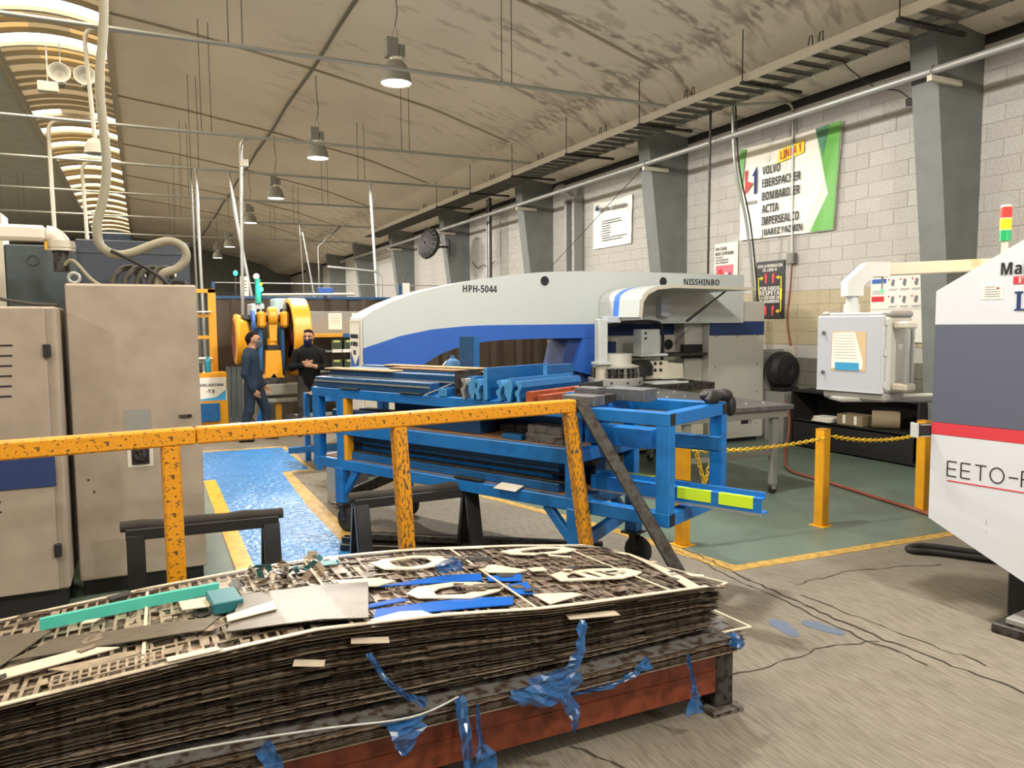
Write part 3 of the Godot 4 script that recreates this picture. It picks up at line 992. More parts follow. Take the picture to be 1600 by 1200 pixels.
	for k in 16:
		fg = G.new()
		var a := TAU * k / 16
		fg.tube([fx * Vector3(0.05 * cos(a), 0.125, 0.05 * sin(a)), fx * Vector3(0.3 * cos(a), 0.115, 0.3 * sin(a)), fx * Vector3(0.44 * cos(a), 0.03, 0.44 * sin(a))], 0.006, 4)
		part("cage_wire", fg, M.grey_mid, cage)
	fg = G.new()
	fg.cyl(fx * Vector3(0, -0.12, 0), fx * Vector3(0, -0.36, 0), 0.1, 0.08)
	part("motor", fg, M.black, fan)
	fg = G.new()
	fg.beam(fx * Vector3(0, -0.3, 0), Vector3(0.14, -0.05, 0), 0.06, 0.06)
	fg.box(Vector3(0.12, -0.05, 0), Vector3(0.05, 0.4, 0.12))
	part("arm", fg, M.dark_steel, fan)
	# small camera on the nearest column
	var cam := thing("security_camera", "small black camera with a looped cable on the nearest column", "camera", Vector3(8.27, 4.3, -6.3))
	cam.rotation.y = 0.4
	fg = G.new(); fg.box(Vector3(-0.06, 0.03, 0.0), Vector3(0.16, 0.09, 0.09), Basis(Vector3(0, 0, 1), 0.25), 0.01)
	part("housing", fg, M.black, cam)
	fg = gw(cam)
	fg.tube(smooth([Vector3(8.24, 4.36, -6.3), Vector3(8.2, 4.5, -6.45), Vector3(8.0, 4.56, -6.6), Vector3(7.9, 4.8, -6.85), Vector3(7.85, 5.0, -7.0)], 5), 0.007, 5)
	part("cable", fg, M.black, cam)
	# loudspeakers under the rooflight
	for k in 2:
		var s := thing("horn_speaker", "grey horn loudspeaker under the rooflight, " + ["the one with the pale driver box", "the one partly behind the thin drop pipe"][k], "loudspeaker", Vector3(-1.23 + 0.43 * k, 6.6, -17.3), 0.0, "horn loudspeakers")
		var f := Transform3D(Basis(Vector3(1, 0, 0), 1.35), Vector3.ZERO)
		fg = G.new()
		fg.lathe([Vector2(0.03, -0.28), Vector2(0.06, -0.16), Vector2(0.11, -0.05), Vector2(0.16, 0.02), Vector2(0.2, 0.05), Vector2(0.19, 0.05), Vector2(0.1, -0.06), Vector2(0.0, -0.12)], f, 20)
		part("horn", fg, M.grey_mid, s)
		fg = G.new(); fg.cyl(f * Vector3(0, -0.28, 0), f * Vector3(0, -0.4, 0), 0.08, 0.08)
		part("driver", fg, M.galvanized_dark, s)
		fg = G.new(); fg.tube([Vector3(0, 0.05, -0.28), Vector3(0, roof(-0.33, -17.3) - 6.4, -0.28)], 0.012, 5)
		part("hanger", fg, M.galvanized_dark, s)
	var bx := G.new()
	bx.box(Vector3(-1.43, 6.32, -17.3), Vector3(0.34, 0.18, 0.2), Basis.IDENTITY, 0.01)
	bx.tube([Vector3(-1.43, 6.4, -17.3), Vector3(-1.43, 7.2, -17.3)], 0.01, 5)
	solo("driver_box", bx, M.cream, "pale twin box hanging beside the horn loudspeakers", "box")
	var sh := thing("shaded_lamp", "unlit pale conical lamp on the thin drop pipe under the rooflight", "lamp", Vector3(-0.39, 3.7, -9.87))
	fg = G.new()
	fg.lathe([Vector2(0.03, 0.17), Vector2(0.07, 0.15), Vector2(0.1, 0.1), Vector2(0.12, 0.0), Vector2(0.11, 0.0), Vector2(0.06, 0.12)], Transform3D(), 18)
	part("shade", fg, M.cream, sh)

# a hanging sheet in a plane x = const: corners in wall order (far-top, near-top, near-bottom, far-bottom); slack in metres
func cloth(parent: Node3D, called: String, cs: Array, m: Material, slack: float, lift := 0.0) -> void:
	var g := gw(parent)
	var p := func(u: float, v: float) -> Vector3:
		var q: Vector3 = cs[0].lerp(cs[1], u).lerp(cs[3].lerp(cs[2], u), v)
		q.x -= lift + slack * (0.5 + 0.5 * sin(u * 7.0 + v * 9.0) * sin(v * 5.0 - u * 11.0 + 1.0))
		q.y -= slack * 2.0 * sin(PI * u) * (1.0 - v)
		return q
	for i in 26:
		for j in 18:
			var a: Vector3 = p.call(i / 26.0, j / 18.0)
			var b: Vector3 = p.call((i + 1) / 26.0, j / 18.0)
			var d: Vector3 = p.call((i + 1) / 26.0, (j + 1) / 18.0)
			var e: Vector3 = p.call(i / 26.0, (j + 1) / 18.0)
			g.quad(a, b, d, e, Vector3.LEFT)
			var o := Vector3(0.004, 0, 0)
			g.quad(a + o, b + o, d + o, e + o, Vector3.RIGHT)
	part(called, g, m, parent)

# a flat shape printed on a plane x = const, points given as Vector2(z, y)
func flat(called: String, pts: Array, x: float, m: Material, parent: Node3D, deep := 0.003) -> MeshInstance3D:
	var g := gw(parent)
	g.prism(pts, x, x + deep, Transform3D(Basis(Vector3(0, 0, 1), Vector3.UP, Vector3.RIGHT), Vector3.ZERO))
	return part(called, g, m, parent)

func rect(z0: float, y0: float, z1: float, y1: float) -> Array:
	return [Vector2(z0, y0), Vector2(z1, y0), Vector2(z1, y1), Vector2(z0, y1)]

func shoe(z: float, y: float, s: float, mirror: float) -> Array:
	var out := []
	for k in 16:
		var a := TAU * k / 16.0
		var w := 0.30 + (0.10 if sin(a) > 0.1 else (-0.04 if sin(a) > -0.45 else 0.02))
		out.append(Vector2(z + mirror * (cos(a) * w + (0.08 if sin(a) > 0.3 else 0.0)) * s, y + sin(a) * s))
	return out

func signs() -> void:
	var Z := Vector3(0, 0, 1)
	var U := Vector3.UP
	var b := thing("wall_banner", "large white client banner with green edges and a yellow title tag", "banner", Vector3(8.85, 3.06, -8.8))
	cloth(b, "cloth", [Vector3(8.85, 4.56, -9.82), Vector3(8.85, 4.55, -7.81), Vector3(8.85, 3.06, -7.92), Vector3(8.85, 3.1, -9.82)], M.vinyl, 0.012)
	var x := 8.822
	flat("green_corner", [Vector2(-8.27, 4.53), Vector2(-7.82, 4.54), Vector2(-7.92, 3.07), Vector2(-8.34, 3.08), Vector2(-8.02, 3.58)], x + 0.001, M.vinyl_green, b)
	flat("teal_wedge", [Vector2(-8.27, 4.53), Vector2(-8.02, 4.54), Vector2(-8.12, 4.1)], x - 0.003, M.vinyl_teal, b)
	flat("green_edge", [Vector2(-9.81, 4.55), Vector2(-9.68, 4.53), Vector2(-9.82, 3.6)], x + 0.001, M.vinyl_green, b)
	flat("title_tag", [Vector2(-8.99, 4.18), Vector2(-8.48, 4.24), Vector2(-8.47, 4.43), Vector2(-8.97, 4.37)], x - 0.002, M.label_yellow, b)
	write("LINEA 1", Vector3(x - 0.006, 4.22, -8.93), Vector3(0, 0.05, 0.42), U, 0.12, M.label_red, b, 0.40)
	flat("emblem_red", [Vector2(-9.70, 4.18), Vector2(-9.64, 4.20), Vector2(-9.66, 4.02), Vector2(-9.52, 3.97), Vector2(-9.66, 3.84), Vector2(-9.69, 3.80)], x, M.label_red, b)
	flat("emblem_blue", [Vector2(-9.54, 4.08), Vector2(-9.43, 4.22), Vector2(-9.43, 3.80), Vector2(-9.49, 3.79), Vector2(-9.49, 4.08)], x, M.navy, b)
	write("SIVASA", Vector3(x, 3.64, -9.68), Z, U, 0.055, M.ink_soft, b, 0.27)
	var rows := [["VOLVO", 3.975, 0.37], ["EBERSPACHER", 3.78, 0.78], ["BOMBARDIER", 3.58, 0.77], ["ACTIA", 3.385, 0.35], ["IMPERSEALCO", 3.20, 0.76], ["JUAREZ YAZMIN", 3.0 + 0.01, 0.83]]
	for i in 6:
		write(rows[i][0], Vector3(x, rows[i][1] + 0.083, -9.31), Z, U, 0.128, M.ink, b, rows[i][2])
	b = thing("wall_banner", "small off-white notice banner hanging slack between the second and third columns", "banner", Vector3(8.86, 3.36, -13.6))
	cloth(b, "cloth", [Vector3(8.86, 4.34, -14.33), Vector3(8.86, 4.32, -12.89), Vector3(8.86, 3.36, -12.93), Vector3(8.86, 3.36, -14.38)], M.vinyl, 0.014)
	write("Objetivos Ambientales", Vector3(8.827, 4.08, -14.1), Vector3(0, -0.02, 1), U, 0.10, M.ink, b, 1.05, serif)
	flat("emblem", [Vector2(-14.26, 4.16), Vector2(-14.2, 4.29), Vector2(-14.17, 4.2), Vector2(-14.12, 4.29), Vector2(-14.12, 4.16)], 8.827, M.navy, b)
	for i in 9:
		flat("text_line", rect(-14.0, 3.90 - 0.05 * i, -14.0 + [0.7, 0.75, 0.3, 0.35, 0.3, 0.35, 0.3, 0.95, 0.8][i], 3.915 - 0.05 * i), 8.829, M.ink_soft, b)
	# black floor-distance poster
	var p := thing("distance_poster", "black poster with red shoe prints and yellow arrows", "poster", Vector3(8.86, 1.83, -9.15))
	pbox("board", Vector3(8.862, 1.83, -9.45), Vector3(8.872, 2.72, -8.85), M.black_gloss, p, 0)
	x = 8.858
	write("EVITA LA PROPAGACION", Vector3(x, 2.62, -9.41), Z, U, 0.05, M.paper, p, 0.52)
	write("DEL COVID-19", Vector3(x, 2.56, -9.30), Z, U, 0.045, M.paper, p, 0.30)
	write("POR FAVOR", Vector3(x, 2.265, -9.36), Z, U, 0.062, M.paper, p, 0.42)
	write("RESPETA", Vector3(x, 2.19, -9.36), Z, U, 0.07, M.paper, p, 0.42)
	write("LA DISTANCIA", Vector3(x, 2.13, -9.36), Z, U, 0.05, M.paper, p, 0.42)
	write("DE SEGURIDAD", Vector3(x, 2.07, -9.36), Z, U, 0.05, M.paper, p, 0.42)
	for s in [[-9.23, 2.45, -1.0], [-9.08, 2.45, 1.0], [-9.23, 1.95, -1.0], [-9.08, 1.95, 1.0]]:
		flat("shoe_print", shoe(s[0], s[1], 0.085, s[2]), x, M.red, p)
	for s: float in [-1.0, 1.0]:
		var zc := -9.15 + s * 0.24
		flat("arrow", rect(zc - 0.01, 1.94, zc + 0.01, 2.47), x, M.label_yellow, p)
		for yy: float in [2.46, 1.94]:
			flat("arrow", [Vector2(zc, yy - 0.01), Vector2(zc - s * 0.05, yy - 0.01), Vector2(zc - s * 0.05, yy - 0.035), Vector2(zc - s * 0.11, yy), Vector2(zc - s * 0.05, yy + 0.035), Vector2(zc - s * 0.05, yy + 0.01), Vector2(zc, yy + 0.01)], x, M.label_yellow, p)
		flat("arrow", rect(zc - 0.022, 2.12, zc + 0.022, 2.29), x - 0.002, M.label_yellow, p)
	# safety poster
	p = thing("safety_poster", "white poster with bold headline and pink picture above the turret press", "poster", Vector3(8.86, 2.4, -10.16))
	pbox("board", Vector3(8.864, 2.3, -10.45), Vector3(8.872, 3.1, -9.88), M.paper, p, 0)
	x = 8.86
	write("EN CASA", Vector3(x, 2.98, -10.42), Z, U, 0.055, M.ink, p, 0.28)
	write("NOS ESPERAN", Vector3(x, 2.90, -10.42), Z, U, 0.055, M.ink, p, 0.44)
	write("POR ESO", Vector3(x, 2.85, -10.42), Z, U, 0.03, M.ink_soft, p, 0.19)
	write("TU SEGURIDAD", Vector3(x, 2.805, -10.42), Z, U, 0.03, M.ink_soft, p, 0.32)
	write("ESTA PRIMERO", Vector3(x, 2.76, -10.42), Z, U, 0.03, M.ink_soft, p, 0.32)
	flat("picture", rect(-10.41, 2.4, -9.98, 2.73), x + 0.001, M.pink, p)
	for q in [[-10.29, 2.58, 0.1, M.red], [-10.15, 2.56, 0.06, M.paper], [-10.06, 2.55, 0.055, M.jeans]]:
		var pts := []
		for k in 10: pts.append(Vector2(q[0] + cos(TAU * k / 10.0) * q[2] * 0.6, q[1] + sin(TAU * k / 10.0) * q[2]))
		flat("picture_figure", pts, x - 0.001, q[3], p)
	# hand-washing sheet beside the nearest column
	p = thing("info_poster", "white instruction sheet with six small line drawings beside the nearest column", "poster", Vector3(8.86, 1.93, -6.92))
	pbox("board", Vector3(8.858, 1.93, -7.29), Vector3(8.868, 2.4, -6.5), M.paper, p, 0)
	pbox("board", Vector3(8.860, 1.5, -7.29), Vector3(8.868, 1.925, -6.45), M.paper, p, 0)
	x = 8.855
	flat("blue_title", rect(-7.27, 2.27, -7.05, 2.33), x, M.band_blue, p)
	flat("red_title", rect(-7.27, 2.03, -7.08, 2.10), x, M.red, p)
	for i in 6:
		var zc := -6.98 + 0.17 * (i % 3)
		var yc := 2.27 - 0.22 * (i / 3)
		var pts := []
		for k in 9: pts.append(Vector2(zc + 0.03 + cos(TAU * k / 9.0) * 0.035 * (1.0 if k % 2 else 0.6), yc + sin(TAU * k / 9.0) * 0.05))
		flat("drawing", pts, x, M.ink_soft, p)
		flat("number_dot", rect(zc - 0.04, yc + 0.03, zc - 0.02, yc + 0.055), x, M.red, p)
		flat("text_line", rect(zc - 0.03, yc - 0.085, zc + 0.10, yc - 0.078), x, M.ink_soft, p)
		flat("text_line", rect(zc - 0.03, yc - 0.10, zc + 0.08, yc - 0.093), x, M.ink_soft, p)
	for i in 3:
		flat("text_line", rect(-7.26, 2.17 - 0.02 * i, -7.08, 2.177 - 0.02 * i), x, M.ink_soft, p)

# ---------------------------------------------------------------- scrap pile, rail, trestles
const NX: Array[float] = [-1.3, -0.43, -0.17, 0.1, 0.51, 0.98, 1.42, 1.85, 2.19, 2.5]
const NY: Array[float] = [0.60, 0.66, 0.68, 0.70, 0.72, 0.69, 0.64, 0.62, 0.606, 0.56]
const FX: Array[float] = [-1.3, -0.57, 0.02, 0.5, 0.72, 1.17, 1.74, 2.24, 2.5]
const FY: Array[float] = [0.5, 0.58, 0.63, 0.655, 0.657, 0.637, 0.58, 0.515, 0.43]

func interp(x: float, xs: Array[float], ys: Array[float]) -> float:
	for i in xs.size() - 1:
		if x < xs[i + 1]:
			return lerpf(ys[i], ys[i + 1], clampf((x - xs[i]) / (xs[i + 1] - xs[i]), 0, 1))
	return ys[ys.size() - 1]

func heap(x: float, z: float) -> float:   # the top of the bulging stack
	return lerpf(interp(x, NX, NY), interp(x, FX, FY), (-2.62 - z) / 1.03)

func heap_base(x: float) -> float:
	return 0.395 + 0.02 * smoothstep(0.8, -0.4, x) + 0.004 * sin(x * 3.0)

# a thin piece lying on the heap, following its bulge
func laid(g: G, poly: Array, lift: float, thick: float, tilt := 0.0) -> void:
	var pk := PackedVector2Array(poly)
	var lo := pk[0].x
	var hi := pk[0].x
	var mid := Vector2.ZERO
	for q in pk:
		lo = minf(lo, q.x); hi = maxf(hi, q.x); mid += q / pk.size()
	var y := func(q: Vector2, up: float) -> Vector3: return Vector3(q.x, heap(q.x, q.y) + lift + up + tilt * (q.x - mid.x), q.y)
	var m := maxi(1, ceili((hi - lo) / 0.22))
	for k in m:
		var a := lerpf(lo, hi, float(k) / m) - (0.01 if k == 0 else 0.0)
		var b := lerpf(lo, hi, float(k + 1) / m) + (0.01 if k == m - 1 else 0.0)
		for piece in Geometry2D.intersect_polygons(pk, PackedVector2Array([Vector2(a, -9), Vector2(b, -9), Vector2(b, 9), Vector2(a, 9)])):
			var t := Geometry2D.triangulate_polygon(piece)
			for i in range(0, t.size(), 3):
				g.tri(y.call(piece[t[i]], thick), y.call(piece[t[i + 1]], thick), y.call(piece[t[i + 2]], thick), Vector3.UP)
				g.tri(y.call(piece[t[i]], 0.0), y.call(piece[t[i + 1]], 0.0), y.call(piece[t[i + 2]], 0.0), Vector3.DOWN)
	for i in pk.size():
		var a := pk[i]
		var b := pk[(i + 1) % pk.size()]
		var o := Vector2(b.y - a.y, a.x - b.x) * (1.0 if not Geometry2D.is_polygon_clockwise(pk) else -1.0)
		var n := maxi(1, ceili(a.distance_to(b) / 0.22))
		for k in n:
			var p := a.lerp(b, float(k) / n)
			var q := a.lerp(b, float(k + 1) / n)
			g.quad(y.call(p, 0.0), y.call(q, 0.0), y.call(q, thick), y.call(p, thick), Vector3(o.x, 0, o.y))

func laid_ring(g: G, outer: Array, inner: Array, lift: float, thick: float) -> void:
	var n := outer.size()
	for i in n:
		var j := (i + 1) % n
		laid(g, [outer[i], outer[j], inner[j], inner[i]], lift, thick)

func scrap(called: String, poly: Array, m: Material, label: String, lift := 0.006, thick := 0.004, group := "loose scrap on the stack", tilt := 0.0) -> Node3D:
	var g := G.new()
	laid(g, poly, lift, thick, tilt)
	return solo(called, g, m, label, "scrap metal", group)

# a sheet of the stack seen from its edges, at height share t between base and heap
func stack_sheet(t: float, x0: float, x1: float, z0: float, z1: float, m: Material, rng: RandomNumberGenerator, label: String, group := "", cover := false) -> Node3D:
	var g := G.new()
	var n := 30
	var th := 0.0022
	var y := func(x: float, z: float) -> float: return lerpf(heap_base(x), heap(x, z), t)
	var jn := []
	for i in n + 1:
		jn.append(rng.randf_range(-0.004, 0.004) - (0.03 if rng.randf() < 0.12 else 0.0))
	for i in n:
		var a := lerpf(x0, x1, float(i) / n)
		var b := lerpf(x0, x1, float(i + 1) / n)
		var zn: float = z0 + jn[i]
		var p := Vector3(a, y.call(a, zn), zn)
		var q := Vector3(b, y.call(b, zn), zn)
		var pf := Vector3(a, y.call(a, z1), z1)
		var qf := Vector3(b, y.call(b, z1), z1)
		var u := Vector3(0, th, 0)
		g.quad(p, q, q + u, p + u, Vector3(0, 0, 1))
		g.quad(pf, qf, qf + u, pf + u, Vector3(0, 0, -1))
		var w := 0.06 if not cover else z0 - z1
		var pi := Vector3(a, y.call(a, zn - w), zn - w)
		var qi := Vector3(b, y.call(b, zn - w), zn - w)
		g.quad(p + u, q + u, qi + u, pi + u, Vector3.UP)
		g.quad(p, q, qi, pi, Vector3.DOWN)
		if not cover:
			pi = Vector3(a, y.call(a, z1 + w), z1 + w)
			qi = Vector3(b, y.call(b, z1 + w), z1 + w)
			g.quad(pf + u, qf + u, qi + u, pi + u, Vector3.UP)
			g.quad(pf, qf, qi, pi, Vector3.DOWN)
	for e: float in [x0, x1]:
		for k in 5:
			var za := lerpf(z0, z1, k / 5.0)
			var zb := lerpf(z0, z1, (k + 1) / 5.0)
			var s := Vector3(0.06 if e == x0 else -0.06, 0, 0)
			var a := Vector3(e, y.call(e, za), za)
			var b := Vector3(e, y.call(e, zb), zb)
			g.quad(a, b, b + Vector3(0, th, 0), a + Vector3(0, th, 0), -s)
			g.quad(a + Vector3(0, th, 0), b + Vector3(0, th, 0), b + s + Vector3(0, th, 0), a + s + Vector3(0, th, 0), Vector3.UP)
	return solo("scrap_sheet", g, m, label, "scrap sheet", group)

# a sheet punched to a web of bars and leftover panels
func skeleton(t: float, m: Material, rng: RandomNumberGenerator, label: String, keep: float, called := "skeleton_sheet", x0 := -1.0, x1 := 2.31) -> void:
	var g := G.new()
	var cols := 40
	var rows := 11
	var z0 := -2.64
	var z1 := -3.64
	var w := 0.012
	for i in cols + 1:
		for j in rows + 1:
			var x := lerpf(x0, x1, float(i) / cols)
			var z := lerpf(z0, z1, float(j) / rows)
			var dx := (x1 - x0) / cols
			var dz := (z1 - z0) / rows
			var ww := w * rng.randf_range(0.5, 1.5)
			var edge := 0.02 if j == 0 or j == rows else ww
			var lift := (t - 1.0) * 0.2
			if i < cols and (rng.randf() < 0.72 or j == 0 or j == rows):
				laid(g, [Vector2(x, z - edge / 2), Vector2(x + dx, z - edge / 2), Vector2(x + dx, z + edge / 2), Vector2(x, z + edge / 2)], lift, 0.0025)
			if j < rows and (rng.randf() < 0.8 or i == 0 or i == cols):
				laid(g, [Vector2(x - ww / 2, z), Vector2(x + ww / 2, z), Vector2(x + ww / 2, z + dz), Vector2(x - ww / 2, z + dz)], lift, 0.0025)
			if i < cols and j < rows and rng.randf() < keep:
				var k := rng.randf_range(0.3, 1.0)
				var kz := rng.randf_range(0.5, 1.0)
				var sk := rng.randf_range(-0.3, 0.3) * dx
				laid(g, [Vector2(x, z), Vector2(x + dx * k, z), Vector2(x + dx * k + sk, z + dz * kz), Vector2(x + sk * 0.5, z + dz * kz)], lift, 0.0025)
	solo(called, g, m, label, "scrap sheet")

func ribbon(called: String, pts: Array, ws: Array, m: Material, label: String, seed_: int) -> void:
	var rng := RandomNumberGenerator.new()
	rng.seed = seed_
	var g := G.new()
	var rows := []
	var c := smooth(pts, 5)
	for i in c.size():
		var t := float(i) / (c.size() - 1) * (ws.size() - 1)
		var w := lerpf(ws[int(t)], ws[mini(int(t) + 1, ws.size() - 1)], t - int(t))
		var a: Vector3 = c[maxi(i - 1, 0)]
		var b: Vector3 = c[mini(i + 1, c.size() - 1)]
		var d := (b - a).normalized().cross(Vector3(0, 0.15, 1)).normalized()
		var row := []
		for k in 5:
			row.append(c[i] + d * w * (k / 2.0 - 1.0) * rng.randf_range(0.75, 1.1) + Vector3(0, 0, rng.randf_range(-0.012, 0.016)))
		rows.append(row)
	for i in rows.size() - 1:
		for k in 4:
			g.quad(rows[i][k], rows[i][k + 1], rows[i + 1][k + 1], rows[i + 1][k], Vector3(0, 0.2, 1))
			var o := Vector3(0, 0, -0.001)
			g.quad(rows[i][k] + o, rows[i][k + 1] + o, rows[i + 1][k + 1] + o, rows[i + 1][k] + o, Vector3(0, 0, -1))
	solo(called, g, m, label, "plastic film", "torn blue film on the pallet")

func scrap_pile() -> void:
	var t := thing("steel_pallet", "rust-orange steel beam pallet with plate feet under the scrap stack", "pallet", Vector3(0.6, 0, -3.1))
	for z: float in [-2.66, -3.56]:
		var g := gw(t)
		g.span(Vector3(-1.4, 0.09, z - 0.045), Vector3(2.30, 0.30, z), 0.004)
		g.span(Vector3(-1.4, 0.19, z - 0.05), Vector3(2.30, 0.197, z + 0.004))
		part("side_beam", g, M.orange_beam, t)
	for x: float in [2.32, -1.35]:
		for z: float in [-2.66, -3.6]:
			pbox("corner_post", Vector3(x - 0.03, 0.02, z - 0.1), Vector3(x + 0.075, 0.31, z + 0.004), M.dark_steel, t, 0.006).set_meta("label", "bare steel corner post")
			pbox("foot_plate", Vector3(x - 0.075, 0.0, z - 0.13), Vector3(x + 0.10, 0.022, z + 0.05), M.raw_steel, t, 0.003)
		pbox("end_beam", Vector3(x - 0.02, 0.1, -3.56), Vector3(x + 0.03, 0.3, -2.76), M.orange_beam, t, 0.004)
	for k in 5:
		pbox("cross_bar", Vector3(-1.0 + 0.75 * k, 0.22, -3.56), Vector3(-0.93 + 0.75 * k, 0.3, -2.7), M.dark_steel, t, 0.003)
	var rng := RandomNumberGenerator.new()
	rng.seed = 21
	# lower, still wrapped bundle
	for k in 15:
		var g := G.new()
		var over := rng.randf_range(0.0, 0.02)
		var n := 20
		for i in n:
			var a := lerpf(-1.2, 2.40 - 0.003 * (14 - k) - over, i / float(n))
			var b := lerpf(-1.2, 2.40 - 0.003 * (14 - k) - over, (i + 1) / float(n))
			var ya := lerpf(0.302, heap_base(a) - 0.02, k / 14.0)
			var yb := lerpf(0.302, heap_base(b) - 0.02, k / 14.0)
			var z := -2.57 - over
			g.quad(Vector3(a, ya, z), Vector3(b, yb, z), Vector3(b, yb + 0.003, z), Vector3(a, ya + 0.003, z), Vector3(0, 0, 1))
			g.quad(Vector3(a, ya + 0.003, z), Vector3(b, yb + 0.003, z), Vector3(b, yb + 0.003, -3.66), Vector3(a, ya + 0.003, -3.66), Vector3.UP)
			g.quad(Vector3(a, ya, z), Vector3(b, yb, z), Vector3(b, yb, -3.66), Vector3(a, ya, -3.66), Vector3.DOWN)
			if i == n - 1:
				g.quad(Vector3(b, yb, z), Vector3(b, yb, -3.66), Vector3(b, yb + 0.003, -3.66), Vector3(b, yb + 0.003, z), Vector3.RIGHT)
		solo("bundle_sheet", g, [M.sheet_mid, M.sheet_top, M.sheet_dark, M.sheet_mid, M.raw_steel][k % 5], "punched sheet in the lower bundle just above the orange pallet beam", "scrap sheet", "sheets of the lower bundle")
	# the bulging main stack
	for k in 40:
		var s := k / 41.0
		var m: Material = M.sheet_dark
		var r := rng.randf()
		if r > 0.55: m = M.sheet_mid
		if r > 0.9 or k > 35: m = M.sheet_top
		var sh := rng.randf_range(-0.018, 0.014)
		stack_sheet(s, -1.15 + sh, 2.26 + sh * 2.2 + 0.05 * s, -2.655 + rng.randf_range(-0.02, 0.015), -3.64 + sh, m, rng, "dark punched sheet buried inside the bulging scrap stack", "sheets buried in the main stack", k == 39)
	skeleton(0.985, M.sheet_dark, rng, "dark web-like punched sheet just under the top of the scrap stack", 0.34)
	skeleton(1.01, M.sheet_mid, rng, "brownish skeleton sheet of thin bars topping the right half of the stack", 0.22, "skeleton_sheet", 0.4, 2.33)
	skeleton(1.02, M.sheet_top, rng, "paler skeleton sheet with leftover panels on the left half of the stack", 0.34, "skeleton_sheet", -1.1, 0.5)
	# border strips of the topmost frame
	var fr := G.new()
	laid(fr, [Vector2(-1.1, -2.60), Vector2(0.5, -2.605), Vector2(2.2, -2.60), Vector2(2.2, -2.625), Vector2(0.5, -2.63), Vector2(-1.1, -2.625)], 0.012, 0.004)
	laid(fr, [Vector2(2.16, -2.60), Vector2(2.42, -3.54), Vector2(2.36, -3.55), Vector2(2.10, -2.62)], 0.012, 0.004)
	laid(fr, [Vector2(-1.1, -3.655), Vector2(2.36, -3.655), Vector2(2.40, -3.60), Vector2(2.30, -3.62), Vector2(-1.1, -3.635)], 0.012, 0.004)
	for x: float in [-0.05, 0.62, 1.35, 2.0]:
		laid(fr, [Vector2(x, -2.61), Vector2(x + 0.012, -2.61), Vector2(x + 0.03, -3.65), Vector2(x + 0.018, -3.65)], 0.012, 0.004)
	solo("border_strip", fr, M.sheet_pale, "pale outer frame of the topmost punched sheet", "scrap sheet")
	# pale rings left from cutting
	var rings := [
		[[Vector2(0.906, -3.434), Vector2(0.966, -3.470), Vector2(1.136, -3.505), Vector2(1.263, -3.461), Vector2(1.295, -3.363), Vector2(1.217, -3.297), Vector2(1.056, -3.264), Vector2(0.938, -3.304)],
		[Vector2(0.995, -3.432), Vector2(1.044, -3.450), Vector2(1.136, -3.465), Vector2(1.183, -3.446), Vector2(1.188, -3.370), Vector2(1.140, -3.324), Vector2(1.056, -3.305), Vector2(1.005, -3.332)], "pale eight-sided ring blank at the back left of the stack top"],
		[[Vector2(0.914, -2.909), Vector2(0.982, -2.982), Vector2(1.150, -3.016), Vector2(1.260, -2.999), Vector2(1.352, -2.915), Vector2(1.301, -2.856), Vector2(1.143, -2.779), Vector2(0.938, -2.835)],
		[Vector2(1.025, -2.898), Vector2(1.070, -2.944), Vector2(1.156, -2.967), Vector2(1.227, -2.957), Vector2(1.244, -2.925), Vector2(1.210, -2.882), Vector2(1.138, -2.837), Vector2(1.022, -2.848)], "pale eight-sided ring blank lying among the blue film"],
		[[Vector2(1.602, -3.502), Vector2(1.708, -3.546), Vector2(1.900, -3.595), Vector2(2.022, -3.566), Vector2(2.059, -3.503), Vector2(1.951, -3.429), Vector2(1.738, -3.400), Vector2(1.630, -3.437)],
		[Vector2(1.696, -3.481), Vector2(1.751, -3.510), Vector2(1.866, -3.541), Vector2(1.948, -3.536), Vector2(1.961, -3.507), Vector2(1.907, -3.470), Vector2(1.790, -3.437), Vector2(1.715, -3.449)], "pale ring blank farthest back near the far edge of the stack"],
		[[Vector2(1.636, -3.023), Vector2(1.711, -3.060), Vector2(1.898, -3.066), Vector2(2.049, -3.031), Vector2(2.083, -2.940), Vector2(2.032, -2.901), Vector2(1.922, -2.865), Vector2(1.631, -2.918)],
		[Vector2(1.702, -2.992), Vector2(1.749, -3.022), Vector2(1.871, -3.024), Vector2(1.981, -3.000), Vector2(2.007, -2.956), Vector2(1.963, -2.926), Vector2(1.885, -2.905), Vector2(1.685, -2.944)], "pale arch-shaped blank with four slanted openings near the right corner"]]
	for i in 4:
		var g := G.new()
		laid_ring(g, rings[i][0], rings[i][1], 0.014, 0.005)
		if i == 3:
			for x: float in [1.76, 1.83, 1.9]:
				laid(g, [Vector2(x, -3.03), Vector2(x + 0.03, -3.03), Vector2(x + 0.07, -2.91), Vector2(x + 0.02, -2.91)], 0.014, 0.005)
		solo("ring_blank", g, M.sheet_pale, rings[i][2], "scrap metal", "pale ring blanks on the stack")
	scrap("pale_offcut", [Vector2(1.334, -3.64), Vector2(1.531, -3.64), Vector2(1.555, -3.60), Vector2(1.338, -3.603)], M.sheet_pale, "pale tapered offcut at the far edge of the stack", 0.014)
	scrap("pale_offcut", [Vector2(1.365, -3.247), Vector2(1.461, -3.269), Vector2(1.573, -3.134), Vector2(1.501, -3.106), Vector2(1.378, -3.146)], M.sheet_pale, "pale five-sided offcut behind the blue film", 0.014)
	scrap("pale_offcut", [Vector2(1.423, -2.786), Vector2(1.592, -2.751), Vector2(1.622, -2.710), Vector2(1.429, -2.647)], M.sheet_pale, "pale offcut at the near edge beside the blue film", 0.014)
